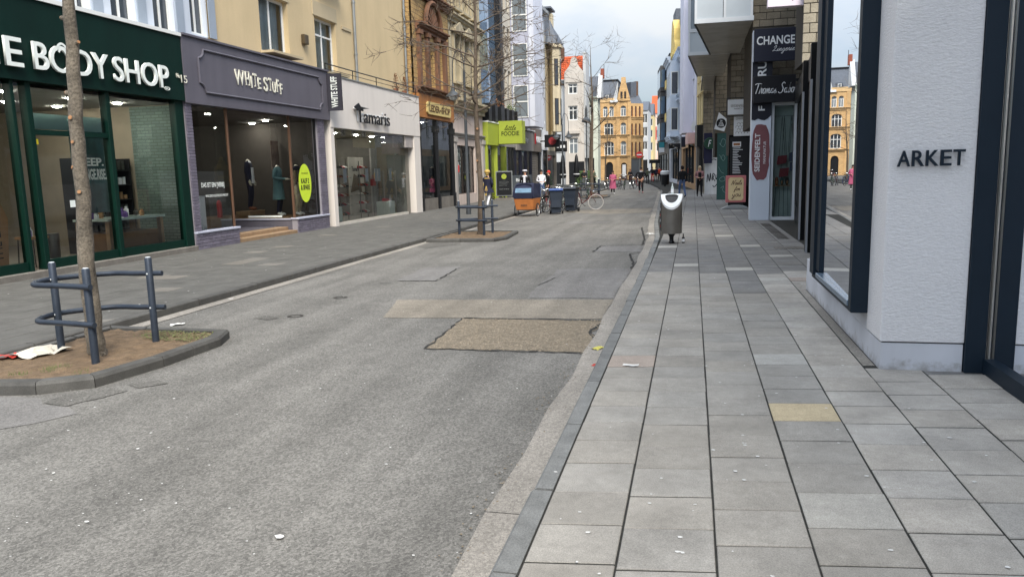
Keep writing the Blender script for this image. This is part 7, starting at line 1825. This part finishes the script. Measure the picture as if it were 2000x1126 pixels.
figure('mannequin', 'headless mannequin in a navy sweater and khaki trousers behind the lime sticker', -13.0, 23.85, .456, LEFT, 1.98, NAVY, KHAKI, SHOEW, skin=MANN, head=False, cat='mannequin', arms='down')
t = figure('mannequin', 'mannequin in a black suit in the dark leather shop window', -12.9, 37.6, .56, LEFT, 1.75, BLACK, BLACK, skin=MANN, head=False, cat='mannequin', coat=(.8, .22, 0, BLACK))
cube_thing('mannequin_plinth', 'dark plinth block under the black suit mannequin', 'plinth', -12.9, 37.6, .302, .6, .6, .255, m_dark)
o = thing('white_plinth', 'tall white plinth in the recessed shop window', 'plinth', (-13.1, 18.1, .301)); MB().box(-.3, .3, -.32, .32, 0, 1.0).build('block', m_white, o, bev=.01); MB().box(-.31, .31, -.33, .33, 1.0, 1.02).build('top', m_white, o)
o = thing('cushion_stack', 'stack of folded patterned cushions on the white plinth', 'cushions', (-13.1, 18.1, 1.322))
for k, m_ in enumerate((cl('oat', 190, 176, 150), cl('rust', 160, 90, 70), cl('oat', 190, 176, 150))): MB().ell((0, 0, .06 + k * .1), .26, .28, .06, 14, 8).build('cushion', m_, o, smooth=True)
o = thing('brass_pouffe', 'golden ribbed urn on the cushion stack', 'urn', (-13.1, 18.1, 1.625)); MB().lathe([(.15, 0), (.22, .06), (.23, .16), (.19, .22), (.22, .3), (.22, .42), (.15, .52), (.1, .56), (.11, .62), (.05, .68)], 0, 0, 18).build('urn_body', M('brass', c(190, 158, 92), .35, .15, metal=.6), o, smooth=True); MB().lathe([(.05, .68), (.06, .72), (.02, .76)], 0, 0, 10).build('knob', MATS['brass'], o)
o = thing('fire_extinguisher', 'red fire extinguisher standing at the back of the shop entrance', 'fire extinguisher', (-15.6, 23.2, .456)); MB().lathe([(.08, 0), (.085, .05), (.085, .5), (.05, .58), (.02, .6)], 0, 0, 14).build('cylinder', plain('extinguisher_red', c(190, 30, 30), .4), o, smooth=True); MB().box(-.05, .05, -.02, .02, .6, .66).build('valve', m_black, o)
o = thing('portrait_panel', 'portrait photo panel with a plain face hanging in the shop window', 'picture', (-14.1, 24.45, 2.0), LEFT); MB().box(-.25, .25, 0, .02, 0, 1.0).build('panel', M('portrait_print', c(150, 132, 124), .7, .7, 3), o); MB().tube([(-.2, .01, 1.0), (-.2, .01, 1.61)], .004, 4).build('cable', m_steel, o); MB().tube([(.2, .01, 1.0), (.2, .01, 1.61)], .004, 4).build('cable', m_steel, o)
# ================================================================== bicycles
m_tyre = M('tyre_rubber', c(28, 28, 30), .8, .1); m_rim = M('rim_alloy', c(170, 172, 174), .35, .1, metal=.7); m_saddle = M('saddle_leather', c(50, 40, 36), .6, .1); m_chrome = M('chrome', c(190, 192, 194), .2, .05, metal=.9)
_wheel = {}
def wheel_parts(r, tyre):
    key = (r, tyre.name)
    if key not in _wheel:
        n = 26
        ty = MB().tube([(r * math.cos(2 * math.pi * k / n), 0, r * math.sin(2 * math.pi * k / n)) for k in range(n)], .02, 6, closed=True).mesh('tyre', tyre, True)
        rm = MB().tube([((r - .028) * math.cos(2 * math.pi * k / n), 0, (r - .028) * math.sin(2 * math.pi * k / n)) for k in range(n)], .011, 5, closed=True)
        for k in range(14):
            a = 2 * math.pi * k / 14; rm.tube([(0, .02 * (-1) ** k, 0), ((r - .03) * math.cos(a), 0, (r - .03) * math.sin(a))], .0028, 3, caps=False)
        rm.tube([(0, -.035, 0), (0, .035, 0)], .022, 8)
        _wheel[key] = (ty, rm.mesh('rim', m_rim))
    return _wheel[key]
def add_wheel(t, x, z, r, y=0.0, tyre=None):
    a, b = wheel_parts(r, tyre or m_tyre); o = thing_part('wheel', t, (x, y, z)); link('tyre', a, o); link('rim', b, o); return o
def thing_part(name, parent, loc):
    o = bpy.data.objects.new(name, None); COL.objects.link(o); o.parent = parent; o.location = loc; o.empty_display_size = .1; return o
def bike(label, x, y, z, rz, col, basket=False, step=False, tyre=None, lean=.1, sad=None, group=None):
    """local x runs from rear to front wheel"""
    t = thing('bicycle', label, 'bicycle', (x, y, z), rz, group); t.rotation_euler = (lean, 0, rz)
    r = .34; R0, F0 = (-.52, 0, r), (.54, 0, r); bb = (-.08, 0, .29); st = (-.26, 0, .80); hd0, hd1 = (.36, 0, .60), (.30, 0, .86)
    add_wheel(t, -.52, r, r, tyre=tyre); add_wheel(t, .54, r, r, tyre=tyre)
    f = MB().tube([bb, st], .016, 7).tube([hd0, hd1], .019, 7).tube([bb, hd0], .018, 7)
    if step: f.tube([(hd0[0] - .01, 0, .68), (.1, 0, .42), (-.15, 0, .45)], .015, 7)
    else: f.tube([(-.24, 0, .74), (.31, 0, .80)], .015, 7)
    for s in (-1, 1): f.tube([bb, (R0[0], s * .05, R0[2])], .009, 5).tube([(-.25, 0, .74), (R0[0], s * .05, R0[2])], .008, 5)
    f.build('frame', col, t, smooth=True)
    fk = MB()
    for s in (-1, 1): fk.tube([(hd0[0], s * .02, hd0[2]), (hd0[0] + .05, s * .05, .55), (F0[0], s * .05, F0[2])], .010, 6)
    fk.build('fork', col, t)
    hb = MB().tube([hd1, (.28, 0, .98)], .014, 6).tube([(.10, .30, .98), (.2, .26, 1.0), (.30, .12, 1.0), (.32, 0, .99), (.30, -.12, 1.0), (.2, -.26, 1.0), (.10, -.30, .98)], .012, 6).build('handlebar', m_chrome, t, smooth=True)
    for s in (-1, 1): MB().tube([(.10, s * .30, .98), (.0, s * .305, .965)], .017, 7).build('grip', m_tyre, hb)
    MB().tube([st, (-.29, 0, .93)], .013, 6).build('seat_post', m_chrome, t)
    MB().prism([(-.42, .95), (-.16, .955), (-.12, .97), (-.2, .99), (-.42, 1.01), (-.44, .98)], 'y', -.055, .055).build('saddle', sad or m_saddle, t, bev=.02)
    MB().tube([(bb[0], -.06, bb[2]), (bb[0], .06, bb[2])], .03, 8).tube([(bb[0], .07, bb[2]), (bb[0] + .12, .08, bb[2] - .12)], .01, 5).tube([(bb[0], -.07, bb[2]), (bb[0] - .12, -.08, bb[2] + .12)], .01, 5).box(bb[0] + .08, bb[0] + .17, .08, .16, bb[2] - .13, bb[2] - .11).box(bb[0] - .17, bb[0] - .08, -.16, -.08, bb[2] + .11, bb[2] + .13).build('crank', m_iron, t)
    for cx, a0, a1 in ((-.52, 40, 200), (.54, 20, 160)):
        MB().tube([(cx + .375 * math.cos(R_(a)), 0, r + .375 * math.sin(R_(a))) for a in range(a0, a1 + 1, 20)], .016, 5).build('mudguard', col if step else m_chrome, t)
    MB().box(-.82, -.32, -.06, .06, .72, .735).tube([(-.75, .05, .72), (-.52, .06, r)], .006, 4).tube([(-.75, -.05, .72), (-.52, -.06, r)], .006, 4).build('rack', m_iron, t)
    MB().tube([(-.1, .04, .28), (-.2, .18 + lean * .3, .0 + .18 * lean)], .009, 5).build('kickstand', m_chrome, t); MB().lathe([(.03, 0), (.045, .06)], 0, 0, 8).build('headlamp', m_chrome, t, loc=(.40, 0, .82), rot=(0, R_(90), 0))
    if basket:
        b = MB()
        for q in range(5):
            zz = .78 + q * .055; w_ = .13 + .008 * q; b.tube([(.5 - w_, -w_ * 1.2, zz), (.5 + w_, -w_ * 1.2, zz), (.5 + w_, w_ * 1.2, zz), (.5 - w_, w_ * 1.2, zz)], .006, 4, closed=True)
        b.box(.38, .62, -.15, .15, .775, .785).build('basket', m_iron, t)
    return t
bc = {k: M('bike_' + k, c(*v), .35, .1, 5, metal=.2) for k, v in dict(black=(28, 28, 30), silver=(150, 152, 156), red=(140, 36, 36), green=(60, 84, 66), blue=(50, 66, 110), maroon=(96, 40, 40), cream=(196, 186, 164)).items()}
ZB_ = lambda x: zr(x) + .004
lst = [(-6.45, 33.3, 95, 'black', 1, 0, 'black upright bicycle next to the cargo bicycle'), (-6.1, 34.2, 60, 'silver', 0, 0, 'silver framed bicycle in the dense row of parked bicycles'), (-6.6, 35.2, 110, 'red', 0, 1, 'red step-through bicycle in the dense row of parked bicycles'),
       (-6.2, 36.2, 70, 'black', 0, 1, 'black step-through bicycle behind the wheelie bins'), (-5.8, 34.9, 80, 'green', 1, 0, 'green bicycle with wire basket behind the wheelie bins'), (-6.5, 37.4, 85, 'blue', 0, 0, 'blue bicycle in the dense row of parked bicycles'), (-6.0, 38.6, 65, 'silver', 1, 1, 'silver step-through bicycle with basket behind the wheelie bins')]
for x, y, a, col, bs, stp, lb in lst: bike(lb, x, y, ZB_(x), R_(a), bc[col], bool(bs), bool(stp), lean=random.uniform(.06, .14))
bike('maroon bicycle with pale tyres sticking out into the road past the black bin', -4.85, 35.3, ZB_(-4.9), R_(12), bc['maroon'], False, True, MATS['cream_panel'], .08, leather[0])
bike('dark bicycle leaning in the tree pit of the young tree', -6.9, 46.2, ZB_(-6.9), R_(75), bc['black'], False, False)
bike('green bicycle leaning behind the dark one by the young tree', -6.3, 47.2, ZB_(-6.3), R_(100), bc['green'], True, True)
far = [(-9.0 + .55 * k, 66.5 + (k * 1.7) % 3.3, R_(70 + (k * 37) % 50), ['black', 'silver', 'red', 'black', 'blue', 'maroon', 'green', 'black', 'red', 'silver'][k]) for k in range(9)]
wd = ['black', 'silver', 'red', 'second black', 'blue', 'maroon', 'green', 'third black', 'second red']
for k, (x, y, a, col) in enumerate(far): bike('far parked ' + wd[k] + ' bicycle in the rack beyond the young tree', x, y, -.1, a, bc[col], k % 3 == 0, k % 2 == 0, lean=.08)
for k in range(6): bike('red hire bicycle in the row before the ochre house', -9.6 + .7 * k, 98.0 + .5 * (k % 2), -.13, R_(82), bc['red'], True, True, lean=.06, group='red hire bicycles before the ochre house')
# ------------------------------------------------------------------ cargo bicycle with wooden box and hood
t = thing('cargo_bicycle', 'three-wheeled cargo bicycle with orange wooden box and navy rain hood', 'cargo bicycle', (-6.68, 31.1, ZB_(-6.7)), R_(-4))
m_box = M('orange_plywood', c(196, 122, 66), .55, .2, 5); m_hood = M('navy_canvas', c(34, 38, 62), .8, .15, 6)
bxm = MB().add([(-.36, -.2, .28), (.36, -.2, .28), (.36, .75, .24), (-.36, .75, .24), (-.42, -.32, .74), (.42, -.32, .74), (.42, .82, .74), (-.42, .82, .74)], [(0, 3, 2, 1), (0, 1, 5, 4), (1, 2, 6, 5), (2, 3, 7, 6), (3, 0, 4, 7), (4, 5, 6, 7)]).build('box', m_box, t, bev=.01); text(t, 'BABBOE', m_dkbrown, -.13, .13, .44, .5, -.262, .004, bold=.03)
MB().add([(-.42, -.33, .74), (.42, -.33, .74), (.44, -.36, .95), (-.44, -.36, .95), (-.42, .82, .74), (.42, .82, .74), (.42, .8, 1.3), (-.42, .8, 1.3), (-.36, .0, 1.36), (.36, .0, 1.36), (-.4, -.28, 1.16), (.4, -.28, 1.16)],
         [(0, 1, 2, 3), (4, 7, 6, 5), (7, 8, 9, 6), (0, 3, 10, 8, 7, 4), (1, 5, 6, 9, 11, 2), (3, 2, 11, 10), (10, 11, 9, 8)]).build('hood', m_hood, t, bev=.01)
hd = [o_ for o_ in t.children if o_.name.startswith('hood')][0]
MB().add([(-.34, -.368, .98), (.34, -.368, .98), (.33, -.305, 1.16), (-.33, -.305, 1.16)], [(0, 1, 2, 3)]).build('clear_window', M('clear_vinyl', c(120, 150, 176), .15, .3, 6), hd); MB().tube([(-.42, -.36, .8), (-.42, -.36, 1.0), (-.34, -.2, 1.28), (0, -.12, 1.36), (.34, -.2, 1.28), (.42, -.36, 1.0), (.42, -.36, .8)], .03, 7).build('hood_edge', m_hood, hd)
MB().add([(-.1, -.02, 1.37), (.25, -.02, 1.37), (.27, .3, 1.355), (-.08, .3, 1.355)], [(0, 1, 2, 3)]).build('white_panel', m_white, hd)
for s in (-1, 1): add_wheel(t, 0, .26, .26).location = (s * .46, .18, .26); t.children[-1].rotation_euler = (0, 0, R_(90))
MB().tube([(-.46, .18, .26), (.46, .18, .26)], .018, 6).build('axle', m_iron, t)
w_ = add_wheel(t, 0, .33, .33); w_.location = (0, 1.95, .33); w_.rotation_euler = (0, 0, R_(90))
MB().tube([(0, .8, .35), (0, 1.35, .32), (0, 1.5, .85)], .022, 7).tube([(0, 1.35, .32), (0, 1.95, .33)], .016, 6).tube([(0, 1.48, .75), (0, 1.95, .33)], .014, 6).tube([(0, .85, .7), (0, 1.35, .32)], .02, 7).build('frame', bc['black'], t); MB().tube([(-.32, 1.1, 1.05), (-.2, .95, 1.1), (.2, .95, 1.1), (.32, 1.1, 1.05)], .014, 6).tube([(0, .86, .7), (0, .95, 1.1)], .016, 6).build('handlebar', m_chrome, t); MB().prism([(1.38, .95), (1.65, .95), (1.66, 1.0), (1.38, .98)], 'x', -.08, .08).build('saddle', m_saddle, t, bev=.02); MB().tube([(0, 1.5, .85), (0, 1.52, .95)], .014, 6).build('seat_post', m_chrome, t)
